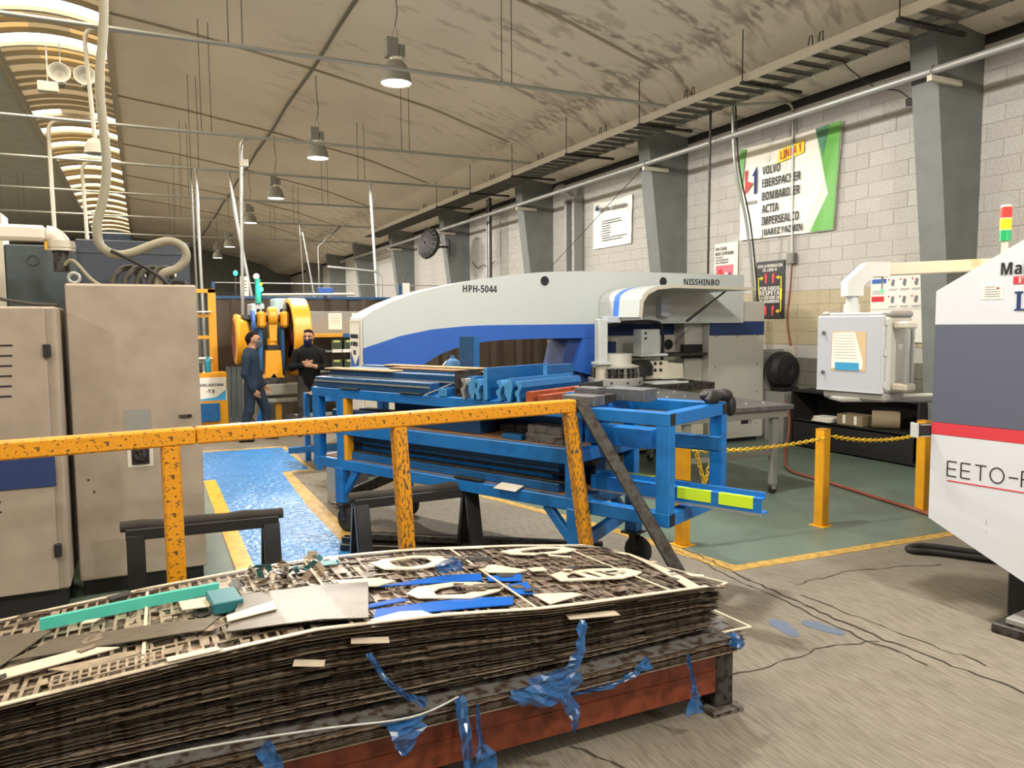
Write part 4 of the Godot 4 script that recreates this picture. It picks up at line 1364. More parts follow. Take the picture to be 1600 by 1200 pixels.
	scrap("pale_offcut", [Vector2(0.688, -2.640), Vector2(0.820, -2.694), Vector2(0.900, -2.68), Vector2(0.93, -2.61), Vector2(0.720, -2.603)], M.sheet_pale, "pale offcut against the corner of the large grey plate", 0.014)
	scrap("pale_offcut", [Vector2(0.693, -3.203), Vector2(0.86, -3.176), Vector2(0.93, -3.1), Vector2(0.835, -3.051), Vector2(0.70, -3.09)], M.sheet_pale, "pale offcut behind the large grey plate", 0.016)
	scrap("pale_offcut", [Vector2(0.667, -3.612), Vector2(0.794, -3.621), Vector2(0.789, -3.54), Vector2(0.667, -3.563)], M.sheet_pale, "pale blunt offcut at the far edge left of the first trestle foot", 0.014)
	scrap("film_sheet", [Vector2(0.710, -2.662), Vector2(1.285, -2.688), Vector2(1.331, -2.783), Vector2(1.177, -2.803), Vector2(0.750, -2.770)], M.film_blue, "blue film-covered panel along the near edge", 0.009)
	scrap("film_sheet", [Vector2(0.851, -3.066), Vector2(1.160, -3.146), Vector2(1.345, -3.151), Vector2(1.305, -3.041), Vector2(0.985, -3.047)], M.film_blue, "blue film-covered panel behind the middle ring blank", 0.009)
	scrap("film_sheet", [Vector2(1.355, -3.105), Vector2(1.523, -3.093), Vector2(1.475, -2.995), Vector2(1.326, -3.028)], M.film_blue, "short blue film-covered panel at the right end", 0.009)
	scrap("film_sheet", [Vector2(1.389, -2.960), Vector2(1.493, -2.975), Vector2(1.437, -2.800), Vector2(1.354, -2.830)], M.film_blue, "narrow blue film-covered panel running to the near edge", 0.009)
	scrap("film_sheet", [Vector2(0.70, -2.83), Vector2(0.88, -2.88), Vector2(0.9, -2.84), Vector2(0.70, -2.79)], M.film_blue, "small blue film-covered panel left of the middle ring blank", 0.009)
	scrap("grey_plate", [Vector2(0.216, -2.742), Vector2(0.315, -3.168), Vector2(0.804, -3.077), Vector2(0.682, -2.619)], M.plate_grey, "large plain grey plate with a soft shine on the stack", 0.03)
	var tq := G.new()
	laid(tq, [Vector2(-0.401, -3.378), Vector2(0.245, -3.358), Vector2(0.243, -3.338), Vector2(-0.400, -3.358)], 0.05, 0.004)
	laid(tq, [Vector2(-0.400, -3.358), Vector2(0.243, -3.338), Vector2(0.243, -3.334), Vector2(-0.400, -3.354)], 0.01, 0.044)
	solo("turquoise_bar", tq, M.turquoise, "long turquoise angle bar lying across the left of the stack", "scrap metal")
	var tb := G.new()
	tb.box(Vector3(0.245, heap(0.24, -3.13) + 0.035, -3.13), Vector3(0.11, 0.045, 0.17), Basis(Vector3.UP, 0.1), 0.004)
	solo("teal_offcut", tb, M.teal_dark, "dark teal folded offcut at the end of the turquoise bar", "scrap metal")
	scrap("tin_strip", [Vector2(0.232, -2.902), Vector2(0.407, -2.971), Vector2(0.403, -2.859), Vector2(0.229, -2.830)], M.sheet_pale, "short pale strip overlapping the large grey plate", 0.038)
	scrap("long_plate", [Vector2(-0.451, -2.995), Vector2(-0.331, -3.140), Vector2(0.216, -2.959), Vector2(0.150, -2.834), Vector2(-0.116, -2.904)], M.plate_grey, "long narrow grey plate left of the large grey plate", 0.024)
	scrap("dark_plate", [Vector2(-0.75, -3.45), Vector2(-0.355, -3.276), Vector2(-0.474, -2.966), Vector2(-0.75, -2.95)], M.plate_grey, "grey plate cut by the left edge of the picture", 0.02)
	scrap("cream_plate", [Vector2(-0.60, -2.889), Vector2(-0.220, -2.939), Vector2(-0.114, -2.851), Vector2(-0.60, -2.79)], M.sheet_pale, "cream tapered plate at the near left of the stack", 0.026)
	scrap("dark_taper", [Vector2(-0.319, -2.796), Vector2(-0.069, -2.777), Vector2(-0.051, -2.734), Vector2(-0.246, -2.715)], M.sheet_top, "grey tapered offcut in front of the cream plate", 0.026)
	scrap("small_offcut", [Vector2(0.084, -3.247), Vector2(0.194, -3.239), Vector2(0.189, -3.094), Vector2(0.092, -3.121)], M.sheet_pale, "small pale tab beside the teal offcut", 0.03)
	scrap("small_offcut", [Vector2(0.174, -3.491), Vector2(0.328, -3.378), Vector2(0.328, -3.290), Vector2(0.243, -3.282)], M.sheet_top, "small grey tab behind the turquoise bar", 0.02)
	scrap("small_offcut", [Vector2(0.023, -2.648), Vector2(0.173, -2.642), Vector2(0.192, -2.603), Vector2(0.029, -2.605)], M.sheet_pale, "small pale tab on the near edge below the long plate", 0.02)
	# a heap of curled bits behind the plates
	for k in 26:
		var x := rng.randf_range(0.3, 0.75)
		var z := rng.randf_range(-3.6, -3.2)
		var g := G.new()
		var bs := Basis(Vector3(rng.randf_range(-1, 1), 1.2, rng.randf_range(-1, 1)).normalized(), rng.randf_range(0, TAU)) * Basis(Vector3.RIGHT, rng.randf_range(-0.6, 0.6))
		var w := rng.randf_range(0.03, 0.09)
		g.box(Vector3(x, heap(x, z) + rng.randf_range(0.02, 0.06), z), Vector3(w, 0.002, rng.randf_range(0.02, 0.05)), bs)
		g.box(Vector3(x, heap(x, z) + 0.03, z) + bs * Vector3(w * 0.5, 0.01, 0), Vector3(0.002, 0.022, 0.03), bs)
		solo("curled_offcut", g, [M.sheet_pale, M.raw_steel, M.sheet_top, M.teal_dark][k % 4], "curled metal offcut in the small heap behind the large grey plate", "scrap metal", "curled offcuts on the stack")
	for k in 46:
		var x := rng.randf_range(1.1, 2.3) if k % 3 else rng.randf_range(-0.5, 0.2)
		var z := rng.randf_range(-3.6, -2.7)
		var w := rng.randf_range(0.02, 0.07)
		var d := rng.randf_range(0.01, 0.035)
		var a := rng.randf_range(-0.5, 0.5)
		var ps := []
		for q: Vector2 in [Vector2(-w, -d), Vector2(w, -d), Vector2(w * rng.randf_range(0.4, 1.0), d), Vector2(-w, d)]:
			ps.append(Vector2(x, z) + q.rotated(a))
		scrap("flat_offcut", ps, [M.sheet_dark, M.sheet_mid, M.sheet_pale, M.black][k % 4], "small flat offcut lying loose on the punched sheets", 0.010 + 0.0005 * k, 0.003, "flat offcuts on the stack")
	# punched strip with square holes on the near left
	var pg := G.new()
	for k in 13:
		var x := -0.30 + 0.026 * k
		laid(pg, [Vector2(x, -2.705), Vector2(x + 0.008, -2.705), Vector2(x + 0.008, -2.625), Vector2(x, -2.625)], 0.03, 0.003)
	for z: float in [-2.71, -2.665, -2.625]:
		laid(pg, [Vector2(-0.30, z), Vector2(0.025, z), Vector2(0.025, z + 0.01), Vector2(-0.30, z + 0.01)], 0.03, 0.003)
	solo("punched_strip", pg, M.sheet_top, "narrow strip punched with two rows of square holes, near left", "scrap metal")
	# strips sticking out of the side
	var out := [[0.42, 0.625, 0.10, "pale tab drooping from the near side of the stack"], [0.62, 0.665, 0.13, "pale flap jutting out under the large grey plate"], [1.5, 0.595, 0.22, "pale bar jutting out under the right half of the stack"]]
	for o in out:
		var g := G.new()
		var a := Vector3(o[0], o[1], -2.63)
		g.beam(a, a + Vector3(o[2], -0.01, 0.03), 0.05, 0.003)
		solo("bent_strip", g, M.sheet_pale, o[3], "scrap metal", "strips jutting from the stack")
	var wire := G.new()
	wire.tube(smooth([Vector3(-0.6, 0.43, -2.55), Vector3(0.0, 0.455, -2.53), Vector3(0.45, 0.425, -2.53), Vector3(0.8, 0.385, -2.535), Vector3(1.0, 0.40, -2.57)], 8), 0.005, 6)
	solo("strapping_wire", wire, M.galvanized, "bright strapping wire sagging along the front of the lower bundle", "wire")
	# corner frame sheet jutting out at the right
	var cf := G.new()
	for e in [[Vector3(2.2, 0.575, -2.66), Vector3(2.42, 0.56, -2.74)], [Vector3(2.42, 0.56, -2.74), Vector3(2.50, 0.46, -3.3)], [Vector3(2.28, 0.40, -2.60), Vector3(2.46, 0.385, -2.62)], [Vector3(2.46, 0.385, -2.62), Vector3(2.47, 0.36, -3.2)]]:
		cf.beam(e[0], e[1], 0.014, 0.003)
	solo("corner_strip", cf, M.sheet_pale, "thin pale frame corners jutting from the right end of the stack", "scrap metal")
	# torn film
	ribbon("torn_film", [Vector3(1.53, 0.60, -2.57), Vector3(1.50, 0.50, -2.53), Vector3(1.44, 0.42, -2.53), Vector3(1.30, 0.365, -2.55)], [0.02, 0.022, 0.03, 0.05], M.film_clear, "twisted blue film strip falling down the right side of the stack", 1)
	ribbon("torn_film", [Vector3(1.20, 0.37, -2.55), Vector3(1.36, 0.345, -2.53), Vector3(1.52, 0.38, -2.55)], [0.02, 0.05, 0.03], M.film_clear, "crumpled blue film bunched on the lower bundle", 2)
	ribbon("torn_film", [Vector3(1.42, 0.34, -2.53), Vector3(1.47, 0.25, -2.52), Vector3(1.47, 0.17, -2.53)], [0.03, 0.03, 0.004], M.film_clear, "pointed blue film tail below the bunched film", 3)
	ribbon("torn_film", [Vector3(0.995, 0.41, -2.55), Vector3(1.0, 0.3, -2.5), Vector3(1.01, 0.16, -2.5), Vector3(1.02, 0.05, -2.5)], [0.022, 0.02, 0.022, 0.03], M.film_clear, "straight blue film band hanging over the orange beam", 4)
	ribbon("torn_film", [Vector3(1.06, 0.38, -2.53), Vector3(1.055, 0.25, -2.5), Vector3(1.075, 0.17, -2.5), Vector3(1.08, 0.06, -2.48)], [0.006, 0.01, 0.05, 0.06], M.film_clear, "flared blue film beside the straight band", 5)
	ribbon("torn_film", [Vector3(0.78, 0.385, -2.55), Vector3(0.78, 0.34, -2.52), Vector3(0.77, 0.26, -2.52)], [0.09, 0.07, 0.008], M.film_clear, "triangular blue film flap at the left of the beam", 6)
	ribbon("torn_film", [Vector3(0.67, 0.63, -2.58), Vector3(0.72, 0.54, -2.54), Vector3(0.80, 0.46, -2.54), Vector3(0.87, 0.42, -2.55)], [0.012, 0.01, 0.012, 0.02], M.film_clear, "thin blue film string drooping on the stack's near side", 7)
	ribbon("torn_film", [Vector3(2.05, 0.36, -2.56), Vector3(2.06, 0.25, -2.53), Vector3(2.065, 0.20, -2.53), Vector3(2.07, 0.10, -2.53)], [0.006, 0.008, 0.02, 0.05], M.film_clear, "blue film tassel hanging near the right corner post", 8)
	ribbon("torn_film", [Vector3(1.5, 0.29, -2.60), Vector3(1.65, 0.285, -2.59), Vector3(1.78, 0.33, -2.57), Vector3(1.86, 0.365, -2.56)], [0.01, 0.012, 0.014, 0.03], M.film_clear, "slack blue film string looping along the beam", 9)
	ribbon("torn_film", [Vector3(0.3, 0.41, -2.54), Vector3(0.33, 0.34, -2.52), Vector3(0.35, 0.26, -2.52)], [0.03, 0.03, 0.03], M.film_clear, "blue film band at the lower left of the bundle", 10)
	ribbon("torn_film", [Vector3(2.30, 0.375, -2.58), Vector3(2.33, 0.36, -2.55), Vector3(2.345, 0.33, -2.56)], [0.03, 0.03, 0.01], M.film_clear, "blue film scrap at the right end of the bundle", 11)
	ribbon("torn_film", [Vector3(1.12, heap(1.12, -3.1) + 0.05, -3.12), Vector3(1.19, heap(1.19, -3.1) + 0.07, -3.1), Vector3(1.24, heap(1.24, -3.1) + 0.05, -3.12)], [0.02, 0.03, 0.02], M.film_clear, "crumpled blue film tuft on top of the stack", 12)

func rail_and_trestles() -> void:
	var l := Vector3(-1.6, 1.26, -3.733)
	var r := Vector3(2.434, 1.26, -4.185)
	var d := (r - l).normalized()
	var t := thing("guard_rail", "chipped yellow steel guard rail on posts behind the scrap stack", "rail", Vector3(0.5, 0, -3.95))
	pbeam("top_bar", l, Vector3(0.203, 1.26, -3.935), 0.078, 0.08, M.chipped, t, 0.008)
	pbeam("top_bar", Vector3(0.207, 1.26, -3.9355), r, 0.078, 0.08, M.chipped, t, 0.008)
	var g := gw(t)
	g.beam(r - d * 0.002, r + d * 0.012, 0.08, 0.082)
	part("end_cap", g, M.dark_steel, t)
	for x in [[0.094, 0.006], [1.246, 0.05], [2.40, 0.14]]:
		var top := Vector3(x[0], 1.225, -3.733 - (x[0] + 1.6) * 0.11204)
		var bot := top + d * float(x[1]) * 1.35
		bot.y = 0.0
		g = gw(t)
		var z := (top - bot).normalized()
		var y := d.cross(z).normalized()
		g.box((top + bot) * 0.5, Vector3(0.08, 0.07, top.distance_to(bot)), Basis(y.cross(z), y, z), 0.008)
		part("post", g, M.chipped_bare if x[0] > 1.0 else M.chipped, t)
	g = gw(t)
	var a := Vector3(2.47, 1.29, -4.17)
	var b := Vector3(2.815, 0.205, -3.49)
	g.beam(a, b, 0.075, 0.075, 0.006, Vector3(0.9, 0, 0.6))
	part("brace", g, M.dark_steel, t).set_meta("label", "bare dark steel diagonal brace")
	# low black stands
	var stands := [[Vector3(-0.14, 0.53, -5.12), Vector3(0.74, 0.53, -5.05), "low black trestle with a foam bar, in front of the tall beige cabinet"], [Vector3(1.28, 0.53, -5.26), Vector3(2.22, 0.53, -5.28), "low black trestle with a foam bar, in front of the blue cart"]]
	for s in stands:
		var p: Vector3 = s[0]
		var q: Vector3 = s[1]
		var o := thing("trestle", s[2], "trestle", Vector3((p.x + q.x) * 0.5, 0, (p.z + q.z) * 0.5), 0, "low black trestles")
		pbeam("top_bar", p, q, 0.09, 0.07, M.black, o, 0.006)
		g = gw(o)
		var e := (q - p).normalized()
		var pts := []
		for k in 9:
			pts.append((p - e * 0.03).lerp(q + e * 0.03, k / 8.0) + Vector3(0, 0.045 + 0.005 * sin(k * 2.3), 0))
		g.tube(pts, 0.034, 8)
		part("foam_sleeve", g, M.foam, o)
		for c: Vector3 in [p + e * 0.05, q - e * 0.05]:
			for sd: float in [-1.0, 1.0]:
				pbeam("leg", Vector3(c.x, 0.52, c.z + sd * 0.03), Vector3(c.x, 0.0, c.z + sd * 0.16), 0.1, 0.045, M.black_gloss, o, 0.004, true, Vector3(0, 0.25, 1))
			pbeam("foot_bar", Vector3(c.x, 0.08, c.z - 0.15), Vector3(c.x, 0.08, c.z + 0.15), 0.05, 0.04, M.black, o)

	for k in 3:
		var q2 := G.new()
		var y: float = [0.03, 0.03, 0.085][k]
		var zz: float = [-5.75, -5.95, -5.84][k]
		q2.beam(Vector3(1.35 + 0.06 * k, y, zz - 0.22), Vector3(3.1, y, zz + 0.95), 0.07, 0.055, 0.006)
		solo("floor_tube", q2, M.black_gloss if k < 2 else M.dark_steel, "dark steel tube lying on the floor under the cart, " + ["nearest the trestle", "farther one", "stacked on top of two"][k], "tube", "dark tubes on the floor")
	var bl := G.new()
	bl.span(Vector3(1.62, 0, -7.75), Vector3(1.95, 0.42, -7.35), 0.01)
	solo("grey_block", bl, M.grey_mid, "plain grey block standing on the floor behind the cart's far caster", "block")

# ---------------------------------------------------------------- blue cart and its load
const CART_AT := Vector3(2.797, 0, -3.677)
const CART_TURN := 2.00645

func cart_item(called: String, label: String, category: String, s: float, y: float, w: float, group := "", extra := 0.0) -> Node3D:
	var u := Vector3(-0.422, 0, -0.9066)
	var v := Vector3(0.9066, 0, -0.422)
	return thing(called, label, category, CART_AT + u * s + v * w + Vector3(0, y, 0), CART_TURN + extra, group)

func bar_item(called: String, label: String, category: String, s0: float, s1: float, y0: float, y1: float, w0: float, w1: float, m: Material, group := "") -> Node3D:
	var o := cart_item(called, label, category, (s0 + s1) * 0.5, y0, (w0 + w1) * 0.5, group)
	pbox("bar", Vector3((s0 - s1) * 0.5, 0, (w0 - w1) * 0.5), Vector3((s1 - s0) * 0.5, y1 - y0, (w1 - w0) * 0.5), m, o, 0.004, false)
	return o

func cart() -> void:
	var t := thing("tool_cart", "long blue steel rack cart with shelves and an open end frame", "cart", CART_AT, CART_TURN)
	var B: Material = M.cart_blue
	var L := 3.5
	var W := 0.82
	for w: float in [0.04, W - 0.04]:
		pbox("top_beam", Vector3(0, 1.16, w - 0.04), Vector3(L, 1.24, w + 0.04), B, t, 0.005, false)
		pbox("shelf_beam", Vector3(0.68, 0.85, w - 0.04), Vector3(L, 0.955, w + 0.04), B, t, 0.005, false)
		pbox("base_beam", Vector3(0, 0.545, w - 0.04), Vector3(L, 0.63, w + 0.04), B, t, 0.005, false)
		for s: float in [0.047, 0.72, 3.12, 3.452]:
			pbox("post", Vector3(s - 0.047, 0.6, w - 0.038), Vector3(s + 0.047, 1.19, w + 0.038), B, t, 0.005, false)
		for s: float in [0.70, 3.14]:
			var leg := pbox("leg", Vector3(s - 0.05, 0.25, w - 0.045), Vector3(s + 0.05, 0.56, w + 0.045), B, t, 0.005, false)
			pbeam("gusset", Vector3(s + (0.24 if s < 1.0 else -0.2), 0.55, w), Vector3(s, 0.30, w), 0.05, 0.06, B, t, 0.004, false)
			pbox("caster_plate", Vector3(s - 0.07, 0.235, w - 0.07), Vector3(s + 0.07, 0.25, w + 0.07), M.dark_steel, leg, 0.002, false)
			var g := G.new()
			for k: float in [-0.035, 0.035]:
				g.box(Vector3(s - 0.02, 0.17, w + k), Vector3(0.05, 0.15, 0.006), Basis(Vector3.BACK, -0.25))
			part("caster_fork", g, M.dark_steel, leg)
			g = G.new()
			g.lathe([Vector2(0.02, -0.028), Vector2(0.09, -0.028), Vector2(0.105, -0.018), Vector2(0.11, 0.0), Vector2(0.105, 0.018), Vector2(0.09, 0.028), Vector2(0.02, 0.028)], Transform3D(Basis(Vector3.RIGHT, PI / 2), Vector3(s - 0.04, 0.11, w)), 24)
			part("caster_wheel", g, M.rubber, leg)
	pbox("yellow_post", Vector3(3.025, 0.63, 0.004), Vector3(3.072, 1.16, 0.075), M.yellow, t, 0.004, false)
	for s: float in [0.04, L - 0.04, 0.72]:
		pbox("cross_beam", Vector3(s - 0.04, 1.16, 0.06), Vector3(s + 0.04, 1.24, W - 0.06), B, t, 0.005, false)
		pbox("cross_beam", Vector3(s - 0.04, 0.545, 0.06), Vector3(s + 0.04, 0.63, W - 0.06), B, t, 0.005, false)
	for s: float in [0.72, L - 0.04]:
		pbox("cross_beam", Vector3(s - 0.04, 0.86, 0.06), Vector3(s + 0.04, 0.95, W - 0.06), B, t, 0.005, false)
	pbeam("axle_bar", Vector3(0.7, 0.30, 0.04), Vector3(0.7, 0.42, W - 0.04), 0.05, 0.09, B, t, 0.004, false)
	pbeam("axle_bar", Vector3(3.14, 0.30, 0.04), Vector3(3.14, 0.42, W - 0.04), 0.05, 0.09, M.dark_steel, t, 0.004, false)
	for k in 6:
		var w0 := 0.05 + 0.12 * k
		pbox("shelf_board", Vector3(0.74, 0.945, w0), Vector3(3.42, 0.962, w0 + 0.115), M.wood, t, 0.002, false)
		pbox("shelf_board", Vector3(0.74, 0.622, w0), Vector3(3.42, 0.638, w0 + 0.115), M.wood, t, 0.002, false)
		pbox("top_board", Vector3(0.76, 1.226, w0), Vector3(3.42, 1.243, w0 + 0.115), M.tool_dark if k % 2 else M.cart_blue, t, 0.002, false)
	for w: float in [-0.0015, W - 0.002]:
		for y: float in [1.165, 0.55]:
			var g := G.new(); g.span(Vector3(-0.004, y, w + 0.012 if w < 0.1 else w - 0.07), Vector3(0.0, y + 0.07, w + 0.07 if w < 0.1 else w - 0.01))
			part("tube_end", g, M.black, t)
	# top: long blue tooling bars with boards on them
	var G1 := "long tooling bars on the cart top"
	var rows := [[2.04, 3.47, 1.243, 1.33, 0.02, 0.13, "long dark blue bar along the front edge of the cart top"], [1.78, 3.46, 1.243, 1.385, 0.17, 0.29, "taller long blue bar second from the front edge"], [1.85, 3.40, 1.243, 1.40, 0.33, 0.46, "long blue bar third from the front edge"], [1.60, 3.42, 1.243, 1.41, 0.50, 0.62, "long blue bar at the back of the cart top"]]
	for q in rows:
		var o := bar_item("tooling_bar", q[6], "tool", q[0], q[1], q[2], q[3], q[4], q[5], M.tool_dark, G1)
		var g := G.new()
		var hs: float = (q[1] - q[0]) * 0.5
		g.box(Vector3(0, (q[3] - q[2]) * 0.62, -(q[5] - q[4]) * 0.5 - 0.004), Vector3(hs * 2.0, 0.012, 0.012))
		part("rail_lip", g, M.galvanized, o)
	bar_item("loose_board", "pale wooden board on the far end of the second tooling bar", "board", 2.62, 3.50, 1.386, 1.40, 0.14, 0.29, M.plank, "boards on the tooling bars")
	bar_item("loose_board", "long brown board resting on the third tooling bar", "board", 1.72, 2.85, 1.402, 1.414, 0.33, 0.46, M.wood, "boards on the tooling bars")
	bar_item("loose_board", "pale long board on the rearmost tooling bar", "board", 1.70, 3.1, 1.412, 1.424, 0.49, 0.61, M.plank, "boards on the tooling bars")
	bar_item("steel_shim", "thin dark shim under the front tooling bar, near its far end", "shim", 2.85, 3.1, 1.24, 1.252, -0.02, 0.02, M.black, "shims on the cart edge")
	bar_item("steel_shim", "thin dark shim under the near end of the front tooling bar", "shim", 2.1, 2.35, 1.24, 1.252, -0.02, 0.02, M.black, "shims on the cart edge")
	# tools standing across the cart, seen end-on
	var hook := [Vector2(0, 0), Vector2(0.03, 0), Vector2(0.03, 0.03), Vector2(0.045, 0.045), Vector2(0.045, 0.07), Vector2(0.02, 0.085), Vector2(0.02, 0.11), Vector2(0.04, 0.12), Vector2(0.04, 0.14), Vector2(0.0, 0.14), Vector2(-0.012, 0.1), Vector2(0.012, 0.05)]
	var goose := [Vector2(0, 0), Vector2(0.02, 0), Vector2(0.05, 0.05), Vector2(0.05, 0.12), Vector2(0.02, 0.13), Vector2(0.02, 0.16), Vector2(0.0, 0.16), Vector2(-0.02, 0.10)]
	var ell := [Vector2(0, 0), Vector2(0.09, 0), Vector2(0.09, 0.012), Vector2(0.012, 0.012), Vector2(0.012, 0.10), Vector2(0, 0.10)]
	var die := [Vector2(0, 0), Vector2(0.085, 0), Vector2(0.085, 0.055), Vector2(0.06, 0.055), Vector2(0.042, 0.03), Vector2(0.025, 0.055), Vector2(0, 0.055)]
	var slab := [Vector2(0, 0), Vector2(0.034, 0), Vector2(0.034, 0.225), Vector2(0, 0.225)]
	var tools := [[1.84, die, 0.0, 0.55, M.tool_blue, "low blue V die at the left of the end-on tools"], [1.70, [Vector2(0, 0), Vector2(0.1, 0), Vector2(0.1, 0.19), Vector2(0.09, 0.19), Vector2(0.09, 0.015), Vector2(0, 0.015)], 0.05, 0.6, M.dark_steel, "dark grey steel channel standing behind the low die"], [1.63, hook, -0.02, 0.55, M.galvanized, "bare metal hooked tool with a white end profile"], [1.54, goose, -0.03, 0.6, M.tool_blue, "blue gooseneck tool left of the tall plate"], [1.485, hook, -0.03, 0.6, M.tool_pale, "pale blue hooked tool touching the tall plate"], [1.41, slab, -0.03, 0.72, M.tool_blue, "tall blue plate standing on edge across the cart"], [1.29, hook, -0.02, 0.6, M.tool_pale, "pale blue hooked tool right of the tall plate"], [1.20, goose, -0.03, 0.7, M.tool_blue, "blue gooseneck tool with a light end, right of the hooked one"], [1.12, hook, -0.02, 0.7, M.tool_blue, "blue hooked tool beside the orange bars"], [1.25, slab, 0.46, 0.80, M.tool_blue, "second blue plate on edge toward the rear of the cart"], [1.02, [Vector2(0, 0), Vector2(0.05, 0), Vector2(0.05, 0.075), Vector2(0, 0.075)], -0.02, 0.75, M.orange_bar, "orange bar lying across the cart, left of two"], [0.93, [Vector2(0, 0), Vector2(0.05, 0), Vector2(0.05, 0.055), Vector2(0, 0.055)], 0.0, 0.55, M.orange_bar, "shorter orange bar lying across the cart, right of two"], [0.98, ell, 0.5, 0.8, M.dark_steel, "dark angle offcut behind the orange bars"], [0.86, die, 0.25, 0.7, M.tool_blue, "blue die behind the grey blocks"]]
	for q in tools:
		var o := cart_item("bending_tool", q[5], "tool", q[0], 1.244, 0.0, "end-on tools on the cart top")
		var g := G.new()
		g.prism(q[1], q[2], q[3])
		part("body", g, q[4], o)
		g = G.new()
		g.prism(q[1], q[2] - 0.003, q[2])
		part("cut_end", g, M.tool_pale if q[4] == M.tool_blue else q[4], o)
	bar_item("steel_block", "grey machined block with a slot at the right end of the cart top", "block", 0.55, 0.80, 1.244, 1.31, 0.02, 0.16, M.steel, "grey steel blocks on the cart")
	bar_item("steel_block", "dark grey block beside the slotted one", "block", 0.60, 0.86, 1.244, 1.30, 0.20, 0.38, M.dark_steel, "grey steel blocks on the cart")
	bar_item("steel_block", "bright grey channel block behind, with a blue-tinted edge", "block", 0.42, 0.75, 1.244, 1.33, 0.44, 0.62, M.steel, "grey steel blocks on the cart")
	bar_item("steel_block", "small shiny block on top of the dark grey one", "block", 0.66, 0.84, 1.30, 1.345, 0.22, 0.34, M.steel, "grey steel blocks on the cart")
	var st := cart_item("steel_bracket", "tilted bare steel strip propped at the near end of the tooling bars", "bracket", 1.93, 1.244, -0.02)
	pbeam("strip", Vector3(0.12, 0.0, 0.0), Vector3(-0.06, 0.085, 0.1), 0.03, 0.008, M.galvanized, st, 0.001, false)
	var pp := cart_item("upright_channel", "tall upright blue channel standing at the rear of the cart", "channel", 2.28, 1.244, 0.72)
	pbox("web", Vector3(-0.08, 0, -0.02), Vector3(0.08, 0.43, -0.008), M.tool_dark, pp, 0.002, false)
	for s: float in [-1.0, 1.0]:
		pbox("flange", Vector3(s * 0.08 - 0.005, 0, -0.02), Vector3(s * 0.08 + 0.005, 0.43, 0.05), M.tool_blue, pp, 0.002, false)
	# middle shelf
	bar_item("steel_box", "dark blue-black box section on the middle shelf", "beam", 1.62, 2.35, 0.963, 1.09, 0.12, 0.30, M.tool_dark)
	bar_item("steel_bar", "small blue bar lying on the middle shelf edge", "bar", 1.18, 1.36, 0.963, 1.0, 0.06, 0.13, M.tool_blue, "bars on the middle shelf")
	bar_item("steel_block", "lower of two rough grey blocks stacked on the middle shelf", "block", 0.82, 1.14, 0.963, 1.025, 0.06, 0.24, M.raw_steel, "grey steel blocks on the cart")
	bar_item("steel_block", "upper of two rough grey blocks stacked on the middle shelf", "block", 0.83, 1.13, 1.025, 1.085, 0.07, 0.24, M.raw_steel, "grey steel blocks on the cart")
	bar_item("steel_bar", "long blue channel at the back of the middle shelf", "bar", 0.80, 3.0, 0.963, 1.09, 0.52, 0.62, M.cart_blue, "bars on the middle shelf")
	bar_item("steel_bar", "grey flat bar on top of the rear blue channel", "bar", 0.82, 2.4, 1.09, 1.11, 0.50, 0.64, M.steel, "bars on the middle shelf")
	bar_item("steel_bar", "dark bar lying far back on the middle shelf", "bar", 1.3, 3.3, 0.963, 1.03, 0.36, 0.46, M.dark_steel, "bars on the middle shelf")
	bar_item("steel_bar", "blue bar near the far end of the middle shelf", "bar", 2.45, 3.35, 0.963, 1.04, 0.10, 0.22, M.tool_blue, "bars on the middle shelf")
	bar_item("box_beam", "blue box beam with a scuffed end, sticking out of the middle shelf", "beam", 0.27, 0.79, 0.963, 1.09, 0.27, 0.40, M.cart_blue)
	var ch := cart_item("channel_bar", "blue channel reaching across the open end frame", "channel", 0.3, 0.965, 0.47)
	var g := G.new()
	for q in [[Vector3(-0.42, 0, -0.05), Vector3(0.5, 0.012, 0.06)], [Vector3(-0.42, 0, -0.05), Vector3(0.5, 0.09, -0.04)], [Vector3(-0.42, 0.08, -0.05), Vector3(0.5, 0.092, 0.02)]]:
		g.span(q[0], q[1], 0.002)
	part("channel", g, M.tool_blue, ch)
	# bottom shelf: long stock
	var low := [[0.85, 3.2, 0.639, 0.70, 0.05, 0.14, M.tool_blue, "blue bar along the front of the bottom shelf"], [1.0, 3.3, 0.639, 0.73, 0.18, 0.27, M.cart_blue, "bright blue channel second from the front of the bottom shelf"], [0.78, 3.1, 0.70, 0.715, 0.06, 0.13, M.dark_steel, "dark flat bar on top of the front blue bar"], [0.78, 3.2, 0.73, 0.745, 0.17, 0.28, M.dark_steel, "dark flat bar on the second blue channel"], [0.95, 3.3, 0.745, 0.82, 0.19, 0.29, M.tool_blue, "blue channel stacked higher on the bottom shelf"], [0.9, 3.3, 0.639, 0.79, 0.32, 0.44, M.tool_dark, "dark blue beam in the middle of the bottom shelf"], [1.2, 3.35, 0.82, 0.835, 0.18, 0.3, M.steel, "bare grey flat on the highest blue channel"], [0.85, 3.2, 0.639, 0.8, 0.5, 0.64, M.tool_blue, "blue beam at the back of the bottom shelf"], [0.76, 1.25, 0.79, 0.83, 0.32, 0.42, M.dark_steel, "short dark bar lying on the dark blue beam"], [1.5, 1.78, 0.639, 0.655, -0.005, 0.04, M.black, "thin black shim at the edge of the bottom shelf"]]
	for q in low:
		bar_item("stock_bar", q[7], "bar", q[0], q[1], q[2], q[3], q[4], q[5], q[6], "stock on the bottom shelf")
	var pc := cart_item("profile_channel", "long blue channel with two lime tags sticking out past the cart end", "channel", 0.1, 0.665, 0.22)
	g = G.new()
